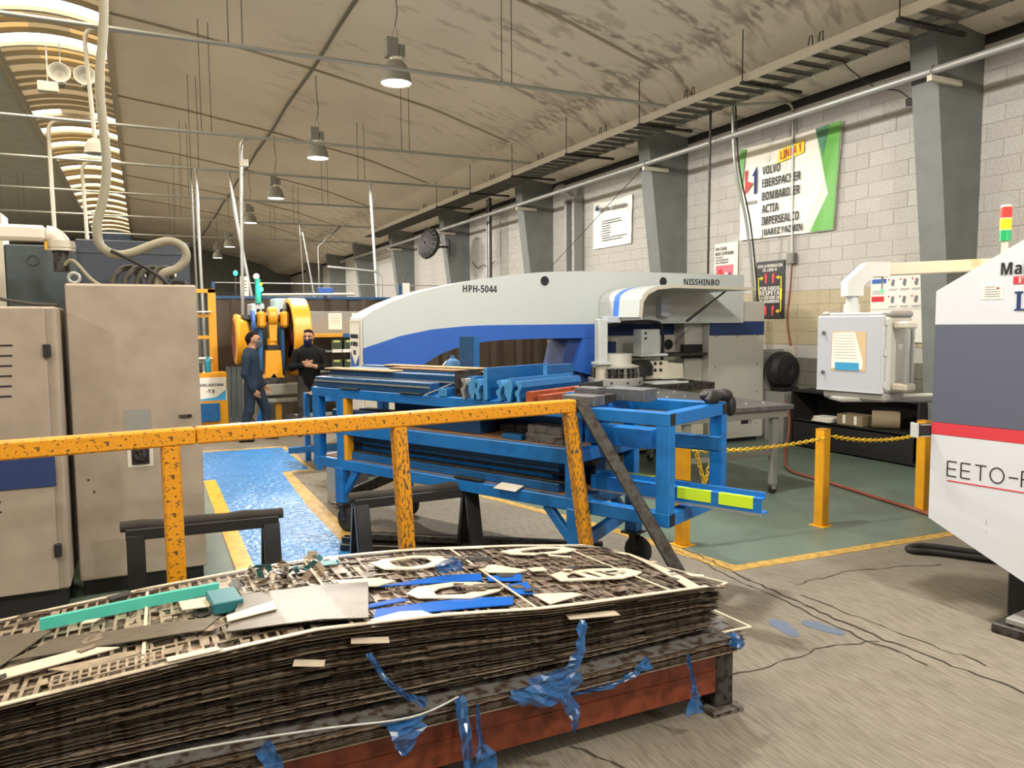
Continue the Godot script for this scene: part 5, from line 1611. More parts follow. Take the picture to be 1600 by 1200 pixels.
	for q in [[Vector3(-0.60, 0.0, -0.05), Vector3(0.57, 0.012, 0.055)], [Vector3(-0.60, 0.0, -0.055), Vector3(0.57, 0.1, -0.045)], [Vector3(-0.60, 0.09, -0.055), Vector3(0.57, 0.102, 0.01)], [Vector3(-0.60, 0.09, 0.0), Vector3(0.57, 0.13, 0.01)]]:
		g.span(q[0], q[1], 0.002)
	part("channel", g, M.cart_blue, pc)
	g = G.new(); g.span(Vector3(-0.601, 0.0, -0.056), Vector3(0.575, 0.014, -0.044))
	part("worn_edge", g, M.galvanized, pc)
	for q in [[-0.29, -0.07], [-0.55, -0.34]]:
		g = G.new(); g.span(Vector3(q[0], 0.035, -0.059), Vector3(q[1], 0.1025, -0.0555)); g.span(Vector3(q[0], 0.1, -0.058), Vector3(q[1], 0.1045, -0.035))
		part("lime_tag", g, M.lime_tag, pc)
	bar_item("profile_bar", "dark bar with a lime tag lying behind the sticking-out channel", "bar", 0.08, 0.85, 0.64, 0.74, 0.42, 0.5, M.dark_steel)
	bar_item("lime_label", "lime green tag on the dark bar behind the channel", "tag", 0.36, 0.6, 0.741, 0.745, 0.41, 0.5, M.lime_tag)
	bar_item("wood_chip", "small wooden block beside the yellow post on the bottom shelf", "block", 2.82, 2.95, 0.639, 0.67, 0.05, 0.1, M.plank)
	var pa := cart_item("paper_sheet", "white paper sheet drooping over the bottom shelf edge", "paper", 1.24, 0.64, 0.0)
	g = G.new(); g.box(Vector3(0, 0.0, -0.01), Vector3(0.2, 0.003, 0.1), Basis(Vector3.RIGHT, -0.25))
	part("sheet", g, M.paper, pa)
	# work gloves on the corner
	var gl := cart_item("work_gloves", "pair of black work gloves draped over the cart's rear corner", "gloves", 0.05, 1.245, 0.66)
	gl.scale = Vector3(1.25, 1.25, 1.25)
	g = G.new()
	for q in [[Vector3(0.0, 0.03, 0.16), Vector3(0.05, 0.035, 0.06)], [Vector3(0.02, 0.035, 0.04), Vector3(0.055, 0.035, 0.075)], [Vector3(-0.03, -0.03, 0.19), Vector3(0.03, 0.06, 0.035)]]:
		g.ball(q[0], q[1], 12)
	part("palm", g, M.black, gl)
	for k in 5:
		g = G.new()
		var z := -0.06 + 0.028 * k
		g.tube(smooth([Vector3(0.03, 0.045, z + 0.08), Vector3(-0.02, 0.055 - 0.004 * k, z + 0.03), Vector3(-0.035, 0.035, z - 0.02), Vector3(-0.03, 0.018, z - 0.05)], 4), 0.017, 8)
		part("finger", g, M.black, gl)

# ---------------------------------------------------------------- turret punch press
func plane_z(z: float) -> Transform3D:
	return Transform3D(Basis.IDENTITY, Vector3(0, 0, z))

func punch_press() -> void:
	var t := thing("turret_press", "huge white and blue turret punch press with an arched frame and open hood", "press", Vector3(5.3, 0, -9.0))
	var zf := -8.7
	var zb := -9.3
	# arched C frame: white part, then blue band under it, then its legs
	var g := gw(t)
	g.prism([Vector2(2.28, 1.51), Vector2(2.28, 1.86), Vector2(2.40, 1.94), Vector2(2.60, 2.035), Vector2(2.84, 2.123), Vector2(3.08, 2.19), Vector2(3.327, 2.242), Vector2(3.58, 2.295), Vector2(3.831, 2.335), Vector2(4.2, 2.39), Vector2(4.632, 2.43), Vector2(5.2, 2.455), Vector2(6.10, 2.462), Vector2(7.93, 2.458), Vector2(7.93, 1.765), Vector2(5.39, 1.766), Vector2(4.175, 1.764), Vector2(3.8, 1.762), Vector2(3.527, 1.752), Vector2(3.115, 1.718), Vector2(2.718, 1.645)], zb, zf, plane_z(0))
	part("arched_frame", g, M.white_paint, t)
	g = gw(t)
	g.prism([Vector2(2.28, 1.08), Vector2(2.28, 1.51), Vector2(2.718, 1.645), Vector2(3.115, 1.718), Vector2(3.527, 1.752), Vector2(3.8, 1.762), Vector2(4.175, 1.764), Vector2(5.42, 1.766), Vector2(5.42, 1.58), Vector2(4.6, 1.587), Vector2(4.173, 1.582), Vector2(3.95, 1.572), Vector2(3.736, 1.552), Vector2(3.56, 1.524), Vector2(3.415, 1.488), Vector2(3.28, 1.445), Vector2(3.15, 1.39), Vector2(2.947, 1.265), Vector2(2.8, 1.15), Vector2(2.74, 1.08)], zb + 0.02, zf + 0.012, plane_z(0))
	part("blue_band", g, M.band_blue, t)
	g = gw(t)
	g.prism([Vector2(2.28, 0.08), Vector2(2.28, 1.08), Vector2(2.74, 1.08), Vector2(2.95, 0.6), Vector2(2.95, 0.08)], zb + 0.02, zf - 0.005, plane_z(0))
	part("frame_foot", g, M.cream, t)
	g = gw(t)
	g.prism([Vector2(4.86, 1.0), Vector2(5.02, 1.59), Vector2(5.42, 1.59), Vector2(5.42, 0.08), Vector2(4.86, 0.08)], zb + 0.02, zf - 0.06, plane_z(0))
	part("frame_web", g, M.navy, t)
	g = gw(t)
	g.prism([Vector2(5.2, 1.585), Vector2(5.42, 1.585), Vector2(5.42, 1.07), Vector2(5.05, 1.16)], zf - 0.06, zf + 0.005, plane_z(0))
	part("gusset", g, M.band_blue, t)
	for p in [[4.641, 2.317], [6.486, 2.339]]:
		g = gw(t)
		g.cyl(Vector3(p[0], p[1], zf + 0.004), Vector3(p[0], p[1], zf - 0.002), 0.062, 0.062, 24)
		part("lifting_hole", g, M.black, t)
		g = gw(t)
		var ring := []
		for k in 24: ring.append(Vector3(p[0] + cos(TAU * k / 24) * 0.066, p[1] + sin(TAU * k / 24) * 0.066, zf + 0.003))
		g.tube(ring, 0.006, 5, true)
		part("hole_rim", g, M.white_paint, t)
	write("HPH-5044", Vector3(3.517, 2.165, zf + 0.003), Vector3.RIGHT, Vector3.UP, 0.085, M.ink, t, 0.455)
	write("NISSHINBO", Vector3(6.84, 2.30, zf + 0.003), Vector3.RIGHT, Vector3.UP, 0.085, M.ink, t, 0.63)
	g = gw(t)
	g.span(Vector3(2.262, 0.1, -9.26), Vector3(2.28, 1.84, -8.72), 0.004)
	part("end_cover", g, M.white_warm, t)
	var nt := thing("notice_sheet", "small notice with a blue corner taped to the end of the turret press", "notice", Vector3(2.25, 1.3, -8.95))
	pbox("sheet", Vector3(2.256, 1.24, -9.22), Vector3(2.26, 1.79, -8.80), M.paper, nt, 0)
	g = gw(nt)
	g.prism([Vector2(-9.2, 1.26), Vector2(-8.82, 1.26), Vector2(-8.82, 1.42), Vector2(-9.0, 1.30), Vector2(-9.2, 1.46)], 2.252, 2.256, Transform3D(Basis(Vector3(0, 0, 1), Vector3.UP, Vector3.RIGHT), Vector3.ZERO))
	part("blue_corner", g, M.band_blue, nt)
	write("PUNZONADORA", Vector3(2.253, 1.62, -9.19), Vector3.BACK, Vector3.UP, 0.05, M.ink, nt, 0.35)
	write("DE TORRETA", Vector3(2.253, 1.53, -9.19), Vector3.BACK, Vector3.UP, 0.05, M.ink, nt, 0.33)
	write("CNC", Vector3(2.253, 1.43, -9.08), Vector3.BACK, Vector3.UP, 0.05, M.ink, nt, 0.14)
	# right-hand cabinet and the recess behind the turret
	pbox("cabinet", Vector3(7.34, 0.06, -9.35), Vector3(8.38, 2.08, -8.75), M.grey_panel, t, 0.006)
	pbox("cabinet_band", Vector3(7.345, 1.585, -8.752), Vector3(8.375, 1.785, -8.744), M.navy, t, 0)
	pbox("plinth", Vector3(7.05, 0.0, -9.3), Vector3(8.3, 0.06, -8.8), M.black, t, 0)
	for p: Vector2 in [Vector2(7.46, 1.57), Vector2(7.86, 1.57), Vector2(8.25, 1.57), Vector2(7.46, 1.13), Vector2(8.25, 1.15), Vector2(7.46, 0.72), Vector2(8.25, 0.74), Vector2(7.5, 0.28), Vector2(8.25, 0.26)]:
		g = gw(t); g.cyl(Vector3(p.x, p.y, -8.75), Vector3(p.x, p.y, -8.743), 0.009, 0.009, 8)
		part("bolt", g, M.black, t)
	pbox("slot_window", Vector3(7.96, 0.265, -8.752), Vector3(8.10, 0.335, -8.744), M.black, t, 0)
	pbox("warning_mark", Vector3(8.13, 0.27, -8.751), Vector3(8.165, 0.32, -8.745), M.grey_mid, t, 0)
	pbox("recess_wall", Vector3(5.42, 0.06, -9.35), Vector3(7.34, 2.2, -9.12), M.grey_panel, t, 0)
	pbox("recess_band", Vector3(5.6, 1.6, -9.122), Vector3(7.0, 1.79, -9.112), M.navy, t, 0)
	pbox("recess_side", Vector3(7.02, 0.06, -9.13), Vector3(7.34, 2.2, -8.9), M.grey_panel, t, 0.004)
	g = gw(t); g.cyl(Vector3(6.90, 1.46, -9.125), Vector3(6.90, 1.46, -9.11), 0.075, 0.075, 24)
	part("round_port", g, M.black, t)
	pbox("deep_port", Vector3(5.80, 1.34, -9.13), Vector3(5.99, 1.52, -9.105), M.navy, t, 0.003)
	pbox("side_port", Vector3(7.0, 1.26, -8.96), Vector3(7.36, 1.46, -8.89), M.black, t, 0)
	pbox("table_deck", Vector3(5.3, 0.88, -9.1), Vector3(6.95, 0.97, -8.15), M.dark_steel, t, 0.005)
	pbox("lower_cover", Vector3(5.45, 0.06, -9.1), Vector3(7.05, 0.88, -8.5), M.cream, t, 0.006)
	# turret with its tool stations
	g = gw(t)
	g.lathe([Vector2(0.0, 0.97), Vector2(0.35, 0.97), Vector2(0.36, 0.985), Vector2(0.36, 1.06), Vector2(0.35, 1.075), Vector2(0.0, 1.075)], Transform3D(Basis.IDENTITY, Vector3(5.53, 0, -8.42)), 36)
	part("lower_turret", g, M.grey_mid, t)
	g = gw(t)
	g.lathe([Vector2(0.0, 1.20), Vector2(0.30, 1.20), Vector2(0.31, 1.22), Vector2(0.23, 1.24), Vector2(0.21, 1.25), Vector2(0.21, 1.38), Vector2(0.0, 1.38)], Transform3D(Basis.IDENTITY, Vector3(5.53, 0, -8.42)), 36)
	part("upper_turret", g, M.grey_panel, t)
	for k in 22:
		var a := TAU * k / 22
		g = gw(t)
		var c := Vector3(5.53 + cos(a) * 0.29, 1.075, -8.42 + sin(a) * 0.29)
		g.cyl(c, c + Vector3(0, 0.12, 0), 0.032, 0.026, 10)
		g.cyl(c + Vector3(0, 0.05, 0), c + Vector3(0, 0.065, 0), 0.04, 0.04, 10)
		part("tool_station", g, M.dark_steel if k % 3 else M.galvanized_dark, t)
		if k % 2 == 0:
			g = gw(t)
			c = Vector3(5.53 + cos(a) * 0.358, 1.02, -8.42 + sin(a) * 0.358)
			g.cyl(c, c + Vector3(cos(a), 0, sin(a)) * 0.006, 0.016, 0.016, 8)
			part("turret_hole", g, M.black, t)
	g = gw(t); g.lathe([Vector2(0.0, 1.08), Vector2(0.16, 1.08), Vector2(0.17, 1.2), Vector2(0.12, 1.27), Vector2(0, 1.27)], Transform3D(Basis.IDENTITY, Vector3(5.98, 0, -8.5)), 20)
	part("motor_cover", g, M.black, t)
	# work clamp carriage
	pbox("carriage_box", Vector3(5.94, 1.36, -8.62), Vector3(6.24, 1.69, -8.42), M.white_paint, t, 0.01)
	pbox("carriage_foot", Vector3(5.9, 1.33, -8.62), Vector3(6.34, 1.365, -8.38), M.white_paint, t, 0.006)
	pbox("carriage_block", Vector3(6.02, 1.02, -8.7), Vector3(6.40, 1.27, -8.45), M.cream, t, 0.012)
	g = gw(t)
	g.prism([Vector2(6.28, 1.02), Vector2(6.62, 1.02), Vector2(6.60, 1.22), Vector2(6.38, 1.24)], -8.75, -8.4, plane_z(0))
	part("carriage_slope", g, M.cream, t)
	for k in 6:
		g = gw(t); var c := Vector3(6.09 + 0.09 * (k % 3), 1.23 - 0.09 * (k / 3), -8.45)
		g.cyl(c, c + Vector3(0, 0, 0.006), 0.024, 0.024, 12)
		part("bolt_hole", g, M.black, t)
	for k in 2:
		g = gw(t); var c := Vector3(6.0, 1.64 - 0.07 * k, -8.42)
		g.cyl(c, c + Vector3(0, 0, 0.006), 0.018, 0.018, 10)
		part("bolt_hole", g, M.black, t)
	pbox("guide_rail", Vector3(5.55, 1.30, -8.82), Vector3(7.3, 1.345, -8.72), M.dark_steel, t, 0.004)
	for k in 24:
		pbox("rack_tooth", Vector3(6.0 + 0.05 * k, 1.345, -8.80), Vector3(6.025 + 0.05 * k, 1.36, -8.74), M.black, t, 0)
	g = gw(t)
	g.span(Vector3(5.98, 0.97, -8.5), Vector3(6.55, 1.0, -8.2), 0.006)
	g.span(Vector3(6.0, 0.93, -8.45), Vector3(6.4, 0.97, -8.16), 0.006)
	part("clamp_jaw", g, M.white_paint, t)
	g = gw(t); g.tube([Vector3(6.4, 1.0, -8.25), Vector3(6.62, 1.0, -8.22), Vector3(6.64, 0.96, -8.2)], 0.012, 6)
	part("air_line", g, M.black, t)
	# opening hood
	var prof := [Vector2(5.44, 1.845), Vector2(5.455, 2.06)]
	for k in 9:
		var a := PI - (PI / 2) * k / 8.0
		prof.append(Vector2(5.90 + 0.44 * cos(a), 2.07 + 0.175 * sin(a)))
	prof.append(Vector2(7.25, 2.225))
	g = gw(t)
	for i in prof.size() - 1:
		var a: Vector2 = prof[i]
		var b: Vector2 = prof[i + 1]
		for s in [[-8.68, -8.35, 0], [-8.22, -7.75, 1]]:
			g.quad(Vector3(a.x, a.y, s[0]), Vector3(b.x, b.y, s[0]), Vector3(b.x, b.y, s[1]), Vector3(a.x, a.y, s[1]), Vector3(-(b.y - a.y), b.x - a.x, 0))
		g.quad(Vector3(a.x + 0.03, a.y - 0.03, -8.68), Vector3(b.x + 0.03, b.y - 0.03, -8.68), Vector3(b.x + 0.03, b.y - 0.03, -7.75), Vector3(a.x + 0.03, a.y - 0.03, -7.75), Vector3(b.y - a.y, a.x - b.x, 0))
		g.quad(Vector3(a.x, a.y, -7.75), Vector3(b.x, b.y, -7.75), Vector3(b.x + 0.03, b.y - 0.03, -7.75), Vector3(a.x + 0.03, a.y - 0.03, -7.75), Vector3.BACK)
	part("hood", g, M.white_paint, t)
	g = gw(t)
	for i in prof.size() - 2:
		var a: Vector2 = prof[i]
		var b: Vector2 = prof[i + 1]
		g.quad(Vector3(a.x, a.y, -8.35), Vector3(b.x, b.y, -8.35), Vector3(b.x, b.y, -8.22), Vector3(a.x, a.y, -8.22), Vector3(-(b.y - a.y), b.x - a.x, 0))
	g.quad(Vector3(5.90, 2.245, -8.35), Vector3(7.25, 2.225, -8.35), Vector3(7.25, 2.225, -8.22), Vector3(5.90, 2.245, -8.22), Vector3.UP)
	part("hood_stripe", g, M.stripe_blue, t)
	g = gw(t)
	g.prism([Vector2(5.44, 1.845), Vector2(5.47, 1.845), Vector2(5.49, 2.03), Vector2(5.56, 2.12), Vector2(5.70, 2.18), Vector2(5.95, 2.205), Vector2(7.25, 2.19), Vector2(7.25, 2.225), Vector2(5.90, 2.245), Vector2(5.66, 2.21), Vector2(5.51, 2.15), Vector2(5.455, 2.06)], -7.77, -7.745, plane_z(0))
	part("hood_edge", g, M.cream, t)
	pbox("hood_back", Vector3(5.6, 1.9, -8.72), Vector3(7.2, 2.2, -8.69), M.grey_panel, t, 0)
	g = gw(t); g.beam(Vector3(6.30, 1.79, -7.95), Vector3(6.93, 2.18, -7.95), 0.018, 0.018); g.beam(Vector3(6.30, 1.79, -7.95), Vector3(6.62, 1.99, -7.95), 0.032, 0.032, 0.006)
	part("gas_strut", g, M.black, t)
	pbox("hinge_bracket", Vector3(6.36, 1.86, -8.7), Vector3(6.52, 2.12, -8.56), M.grey_light, t, 0.008)
	g = gw(t); g.tube(smooth([Vector3(5.5, 1.72, -8.66), Vector3(5.8, 1.78, -8.62), Vector3(6.25, 1.79, -8.6), Vector3(6.4, 1.70, -8.6), Vector3(6.42, 1.3, -8.62), Vector3(6.4, 1.2, -8.64)], 6), 0.022, 8)
	part("black_hose", g, M.rubber, t)
	# hanging white arm with two fingers
	pbox("arm_post", Vector3(5.17, 1.27, -8.36), Vector3(5.30, 1.83, -8.24), M.white_paint, t, 0.01)
	pbox("arm_bracket", Vector3(5.28, 1.78, -8.40), Vector3(5.48, 1.86, -8.22), M.grey_light, t, 0.006)
	pbox("arm_collar", Vector3(5.14, 1.25, -8.39), Vector3(5.34, 1.29, -8.20), M.white_paint, t, 0.006)
	pbox("arm_slide", Vector3(5.18, 1.05, -8.35), Vector3(5.31, 1.25, -8.25), M.cream, t, 0.006)
	for k in 2:
		g = gw(t)
		var x := 5.16 + 0.12 * k
		g.prism([Vector2(x, 1.06), Vector2(x + 0.07, 1.06), Vector2(x + (0.05 if k == 0 else 0.02), 0.93), Vector2(x + (0.02 if k == 0 else -0.01), 0.93)], -8.34, -8.26, plane_z(0))
		part("finger", g, M.white_paint, t)
	# sheet tables of the press
	var tb := thing("ball_table", "grey steel ball-transfer table on legs in front of the turret press", "table", Vector3(5.3, 0, -7.0))
	pbox("top", Vector3(4.55, 0.885, -8.2), Vector3(6.0, 0.93, -5.82), M.steel, tb, 0.004)
	pbox("apron", Vector3(4.6, 0.80, -8.15), Vector3(5.95, 0.885, -5.86), M.grey_mid, tb, 0.003)
	for p: Vector2 in [Vector2(5.82, -5.92), Vector2(4.70, -5.92), Vector2(5.82, -8.05), Vector2(4.70, -8.05)]:
		pbox("leg", Vector3(p.x - 0.035, 0.10, p.y - 0.035), Vector3(p.x + 0.035, 0.81, p.y + 0.035), M.grey_mid, tb, 0.004)
		g = gw(tb); g.lathe([Vector2(0.01, -0.018), Vector2(0.045, -0.018), Vector2(0.05, 0), Vector2(0.045, 0.018), Vector2(0.01, 0.018)], Transform3D(Basis(Vector3.RIGHT, PI / 2), Vector3(p.x, 0.05, p.y)), 16)
		part("caster_wheel", g, M.rubber, tb)
		pbox("caster_fork", Vector3(p.x - 0.025, 0.05, p.y - 0.03), Vector3(p.x + 0.025, 0.1, p.y + 0.03), M.galvanized, tb, 0.002)
	pbox("stretcher", Vector3(4.7, 0.40, -5.95), Vector3(5.82, 0.45, -5.91), M.grey_mid, tb, 0.003)
	for k in 22:
		g = gw(tb)
		var c := Vector3(4.75 + 0.24 * (k % 5) + 0.1, 0.935, -6.05 - 0.5 * (k / 5))
		g.ball(c, Vector3(0.014, 0.012, 0.014), 8)
		part("ball", g, M.galvanized, tb)
	tb = thing("sheet_table", "grey sheet table seen through the throat of the turret press", "table", Vector3(4.0, 0, -10.4))
	pbox("top", Vector3(2.7, 0.98, -11.6), Vector3(4.6, 1.03, -9.45), M.grey_light, tb, 0.004)
	for p: Vector2 in [Vector2(2.8, -9.55), Vector2(4.5, -9.55), Vector2(2.8, -11.5), Vector2(4.5, -11.5)]:
		pbox("leg", Vector3(p.x - 0.04, 0, p.y - 0.04), Vector3(p.x + 0.04, 0.985, p.y + 0.04), M.grey_mid, tb, 0.003)
	var jg := thing("water_jug", "clear blue water bottle with a handle on the table behind the press", "bottle", Vector3(3.78, 1.03, -9.75))
	g = G.new(); g.lathe([Vector2(0, 0), Vector2(0.10, 0), Vector2(0.105, 0.03), Vector2(0.105, 0.1), Vector2(0.1, 0.11), Vector2(0.105, 0.12), Vector2(0.105, 0.2), Vector2(0.09, 0.25), Vector2(0.03, 0.29), Vector2(0.03, 0.33), Vector2(0, 0.33)], Transform3D(), 20)
	part("body", g, M.jug, jg)
	g = G.new(); g.tube(smooth([Vector3(-0.09, 0.25, 0), Vector3(-0.15, 0.16, 0), Vector3(-0.12, 0.03, 0)], 5), 0.01, 6)
	part("handle", g, M.paper, jg)
	var ys := thing("yellow_marker", "small yellow sign plate with a white post seen through the press throat", "sign", Vector3(6.1, 0, -10.9))
	pbox("plate", Vector3(5.88, 1.40, -10.92), Vector3(6.22, 1.50, -10.90), M.label_yellow, ys, 0.002)
	pbox("post", Vector3(6.17, 0.0, -10.93), Vector3(6.22, 1.42, -10.88), M.paper, ys, 0.003)
	# shop floor cooler behind the cabinet
	var fa := thing("drum_fan", "black drum fan on a grey box between the press cabinet and the wall", "fan", Vector3(8.6, 0, -8.55))
	pbox("box", Vector3(8.42, 0.0, -8.75), Vector3(8.86, 0.74, -8.38), M.grey_mid, fa, 0.006)
	g = gw(fa)
	var fx := Transform3D(Basis(Vector3(1, 0, 0), PI / 2), Vector3(8.64, 1.06, -8.62))
	g.lathe([Vector2(0.0, 0.10), Vector2(0.1, 0.13), Vector2(0.22, 0.11), Vector2(0.27, 0.04), Vector2(0.27, -0.08), Vector2(0.2, -0.12), Vector2(0.0, -0.12)], fx, 26)
	part("drum", g, M.black, fa)
	for k in 4:
		g = gw(fa)
		var ring := []
		for j in 20: ring.append(fx * Vector3(cos(TAU * j / 20) * (0.07 + 0.055 * k), 0.125 - 0.012 * k, sin(TAU * j / 20) * (0.07 + 0.055 * k)))
		g.tube(ring, 0.005, 4, true)
		part("grille_ring", g, M.dark_steel, fa)
	pbox("stand", Vector3(8.5, 0.73, -8.72), Vector3(8.82, 0.80, -8.48), M.black, fa, 0.004)
	pbox("back_plate", Vector3(8.4, 0.74, -8.85), Vector3(8.86, 1.36, -8.82), M.grey_mid, fa, 0.003)

# ---------------------------------------------------------------- press brake and cabinets at the left
func left_machine() -> void:
	var c := thing("control_cabinet", "beige steel cabinet with louvre slots and a blue panel, cut by the left edge", "cabinet", Vector3(-1.2, 0, -5.7))
	pbox("body", Vector3(-1.95, 0.15, -6.05), Vector3(-0.472, 1.905, -5.43), M.cabinet, c, 0.012)
	var door := pbox("door", Vector3(-1.93, 0.16, -5.43), Vector3(-0.53, 1.90, -5.40), M.cabinet, c, 0.006)
	pbox("plinth", Vector3(-1.93, 0, -6.0), Vector3(-0.5, 0.15, -5.45), M.black, c, 0.003)
	for k in 6:
		pbox("louvre_slot", Vector3(-1.3, 1.669 - 0.0605 * k, -5.402), Vector3(-0.70 - 0.004 * k, 1.679 - 0.0605 * k, -5.397), M.black, door, 0.0)
	for k in 2:
		pbox("louvre_slot", Vector3(-1.3, 0.735 - 0.06 * k, -5.402), Vector3(-0.805 , 0.745 - 0.06 * k, -5.397), M.black, door, 0.0)
	pbox("blue_panel", Vector3(-1.6, 0.81, -5.402), Vector3(-0.515, 1.0, -5.39), M.navy, door, 0.003)
	for y: float in [1.638, 0.41]:
		pbox("hinge", Vector3(-0.545, y - 0.04, -5.41), Vector3(-0.505, y + 0.04, -5.375), M.black, door, 0.004)
	c = thing("control_cabinet", "tall plain beige cabinet with a rotary switch, right of the louvred one", "cabinet", Vector3(-0.05, 0, -6.0))
	pbox("body", Vector3(-0.44, 0.10, -6.35), Vector3(0.342, 2.06, -5.70), M.cabinet, c, 0.01)
	door = pbox("door", Vector3(-0.435, 0.11, -5.70), Vector3(0.337, 2.05, -5.68), M.cabinet, c, 0.005)
	pbox("plinth", Vector3(-0.42, 0, -6.3), Vector3(0.32, 0.10, -5.72), M.black, c, 0.003)
	pbox("rating_plate", Vector3(-0.128, 1.03, -5.681), Vector3(0.026, 1.228, -5.676), M.grey_mid, door, 0.0)
	pbox("switch_plate", Vector3(-0.125, 0.842, -5.681), Vector3(0.03, 1.02, -5.675), M.white_warm, door, 0.001)
	pbox("switch_base", Vector3(-0.10, 0.86, -5.68), Vector3(0.007, 0.985, -5.66), M.black, door, 0.004)
	var g := gw(c); g.cyl(Vector3(-0.047, 0.925, -5.66), Vector3(-0.047, 0.925, -5.635), 0.042, 0.036, 20); g.box(Vector3(-0.047, 0.925, -5.63), Vector3(0.018, 0.08, 0.02), Basis(Vector3.BACK, 0.3), 0.004)
	part("rotary_switch", g, M.dark_steel, door)
	pbox("door_tab", Vector3(0.20, 1.16, -5.682), Vector3(0.28, 1.178, -5.66), M.dark_steel, c, 0.002)
	g = gw(c)
	var ring := []
	for k in 16: ring.append(Vector3(-0.39 + cos(TAU * k / 16) * 0.032, 2.10 + sin(TAU * k / 16) * 0.032, -5.80))
	g.tube(ring, 0.011, 7, true)
	part("lifting_eye", g, M.galvanized, c)
	for k in 2:
		g = gw(c); g.cyl(Vector3(-0.36 + 0.06 * k * 0.5, 0.78 - 0.08 * k, -5.68), Vector3(-0.36 + 0.06 * k * 0.5, 0.78 - 0.08 * k, -5.677), 0.008, 0.008, 8)
		part("paint_chip", g, M.dark_steel, c)
	# body of the press brake behind them
	var p := thing("press_brake", "dark grey-green press brake body with hammered blue side plates, behind the beige cabinets", "press", Vector3(-0.6, 0, -7.0))
	pbox("side_plate", Vector3(-0.875, 0, -7.6), Vector3(-0.42, 2.38, -6.62), M.press_dark, p, 0.008)
	pbox("ram_plate", Vector3(-0.43, 0, -7.0), Vector3(0.36, 2.44, -6.66), M.hammered, p, 0.008)
	pbox("plate_seam", Vector3(-0.42, 2.34, -6.66), Vector3(0.36, 2.355, -6.652), M.press_dark, p, 0)
	pbox("light_post", Vector3(-0.98, 0, -6.9), Vector3(-0.877, 2.6, -6.6), M.cream, p, 0.006)
	for k in 2:
		g = gw(p); g.cyl(Vector3(0.06 + 0.17 * k, 2.185, -6.66), Vector3(0.06 + 0.17 * k, 2.185, -6.655), 0.03, 0.03, 12)
		part("plate_opening", g, M.paper, p)
	g = gw(p)
	var pr := []
	for k in 20: pr.append(Vector3(-0.70 + cos(TAU * k / 20) * 0.035, 2.27 + sin(TAU * k / 20) * 0.035, -6.615))
	g.tube(pr, 0.004, 4, true)
	part("round_plug", g, M.press_dark, p)
	# white duct with elbow
	var d := thing("white_duct", "off-white round duct ending in a downward elbow above the beige cabinets", "duct", Vector3(-0.9, 2.3, -5.95))
	g = gw(d); g.span(Vector3(-1.9, 2.345, -6.02), Vector3(-0.545, 2.445, -5.90), 0.02)
	part("trunk", g, M.white_warm, d)
	g = gw(d)
	var el := []
	for k in 8:
		var a := PI / 2 * (1.0 - k / 7.0)
		el.append(Vector3(-0.545 + 0.085 * cos(a), 2.31 + 0.085 * sin(a), -5.96))
	g.tube(el, 0.055, 14)
	part("elbow", g, M.white_warm, d)
	g = gw(d); g.cyl(Vector3(-0.465, 2.305, -5.96), Vector3(-0.465, 2.35, -5.96), 0.085, 0.08, 22); g.cyl(Vector3(-0.465, 2.285, -5.96), Vector3(-0.465, 2.302, -5.96), 0.078, 0.084, 22)
	part("collar", g, M.cream, d)
	g = gw(d); g.cyl(Vector3(-0.47, 2.15, -5.96), Vector3(-0.47, 2.29, -5.96), 0.05, 0.05, 16)
	part("joint_sleeve", g, M.dark_steel, d)
	pbox("yellow_tab", Vector3(-0.555, 2.285, -5.90), Vector3(-0.54, 2.34, -5.89), M.yellow, d, 0)
	# hoses and cables
	pipe("flexible_hose", smooth([Vector3(-0.10, roof(-0.33, -5.9) - 0.05, -5.9), Vector3(-0.12, 5.2, -5.9), Vector3(-0.142, 3.93, -5.9), Vector3(-0.19, 3.39, -5.9), Vector3(-0.172, 2.89, -5.9), Vector3(-0.20, 2.65, -5.9), Vector3(-0.245, 2.47, -5.9), Vector3(-0.235, 2.33, -5.9), Vector3(-0.15, 2.27, -5.9), Vector3(-0.05, 2.28, -5.9), Vector3(0.10, 2.345, -5.9), Vector3(0.20, 2.37, -5.9), Vector3(0.28, 2.33, -5.9), Vector3(0.295, 2.25, -5.9), Vector3(0.23, 2.18, -5.9), Vector3(0.14, 2.14, -5.9), Vector3(0.10, 2.04, -5.92)], 6), 0.029, M.hose, "thick grey flexible hose looping down from the roof onto the tall cabinet", "hose", "", 12)
	var names := ["leftmost", "second", "third", "rightmost"]
	for k in 4:
		var x := -0.12 + 0.075 * k
		pipe("cable_gland", smooth([Vector3(x - 0.05, 2.05, -5.88), Vector3(x - 0.045, 2.10, -5.89), Vector3(x, 2.165, -5.93), Vector3(x + 0.07, 2.19, -6.0), Vector3(x + 0.1, 2.15, -6.1), Vector3(x + 0.12, 2.05, -6.15)], 5), 0.02, M.hose_dark, "dark bent cable on top of the tall cabinet, %s of four" % names[k], "cable", "bent cables on the cabinet")
	pipe("control_cable", smooth([Vector3(-0.46, 2.18, -5.93), Vector3(-0.40, 2.22, -5.9), Vector3(-0.30, 2.10, -5.88), Vector3(-0.24, 2.055, -5.86)], 6), 0.012, M.hose, "pale cable curving from the duct elbow to the tall cabinet top", "cable")
	pipe("control_cable", smooth([Vector3(-0.17, 2.29, -5.86), Vector3(0.02, 2.19, -5.86), Vector3(0.12, 2.12, -5.86), Vector3(0.18, 2.06, -5.86)], 6), 0.011, M.black, "thin black cable crossing below the flexible hose", "cable")
	pipe("control_cable", smooth([Vector3(0.16, 2.06, -5.9), Vector3(0.20, 2.095, -5.93), Vector3(0.27, 2.09, -5.95), Vector3(0.29, 2.06, -5.93)], 6), 0.018, M.black, "black cable coil at the right end of the tall cabinet top", "cable")
	var yc := G.new()
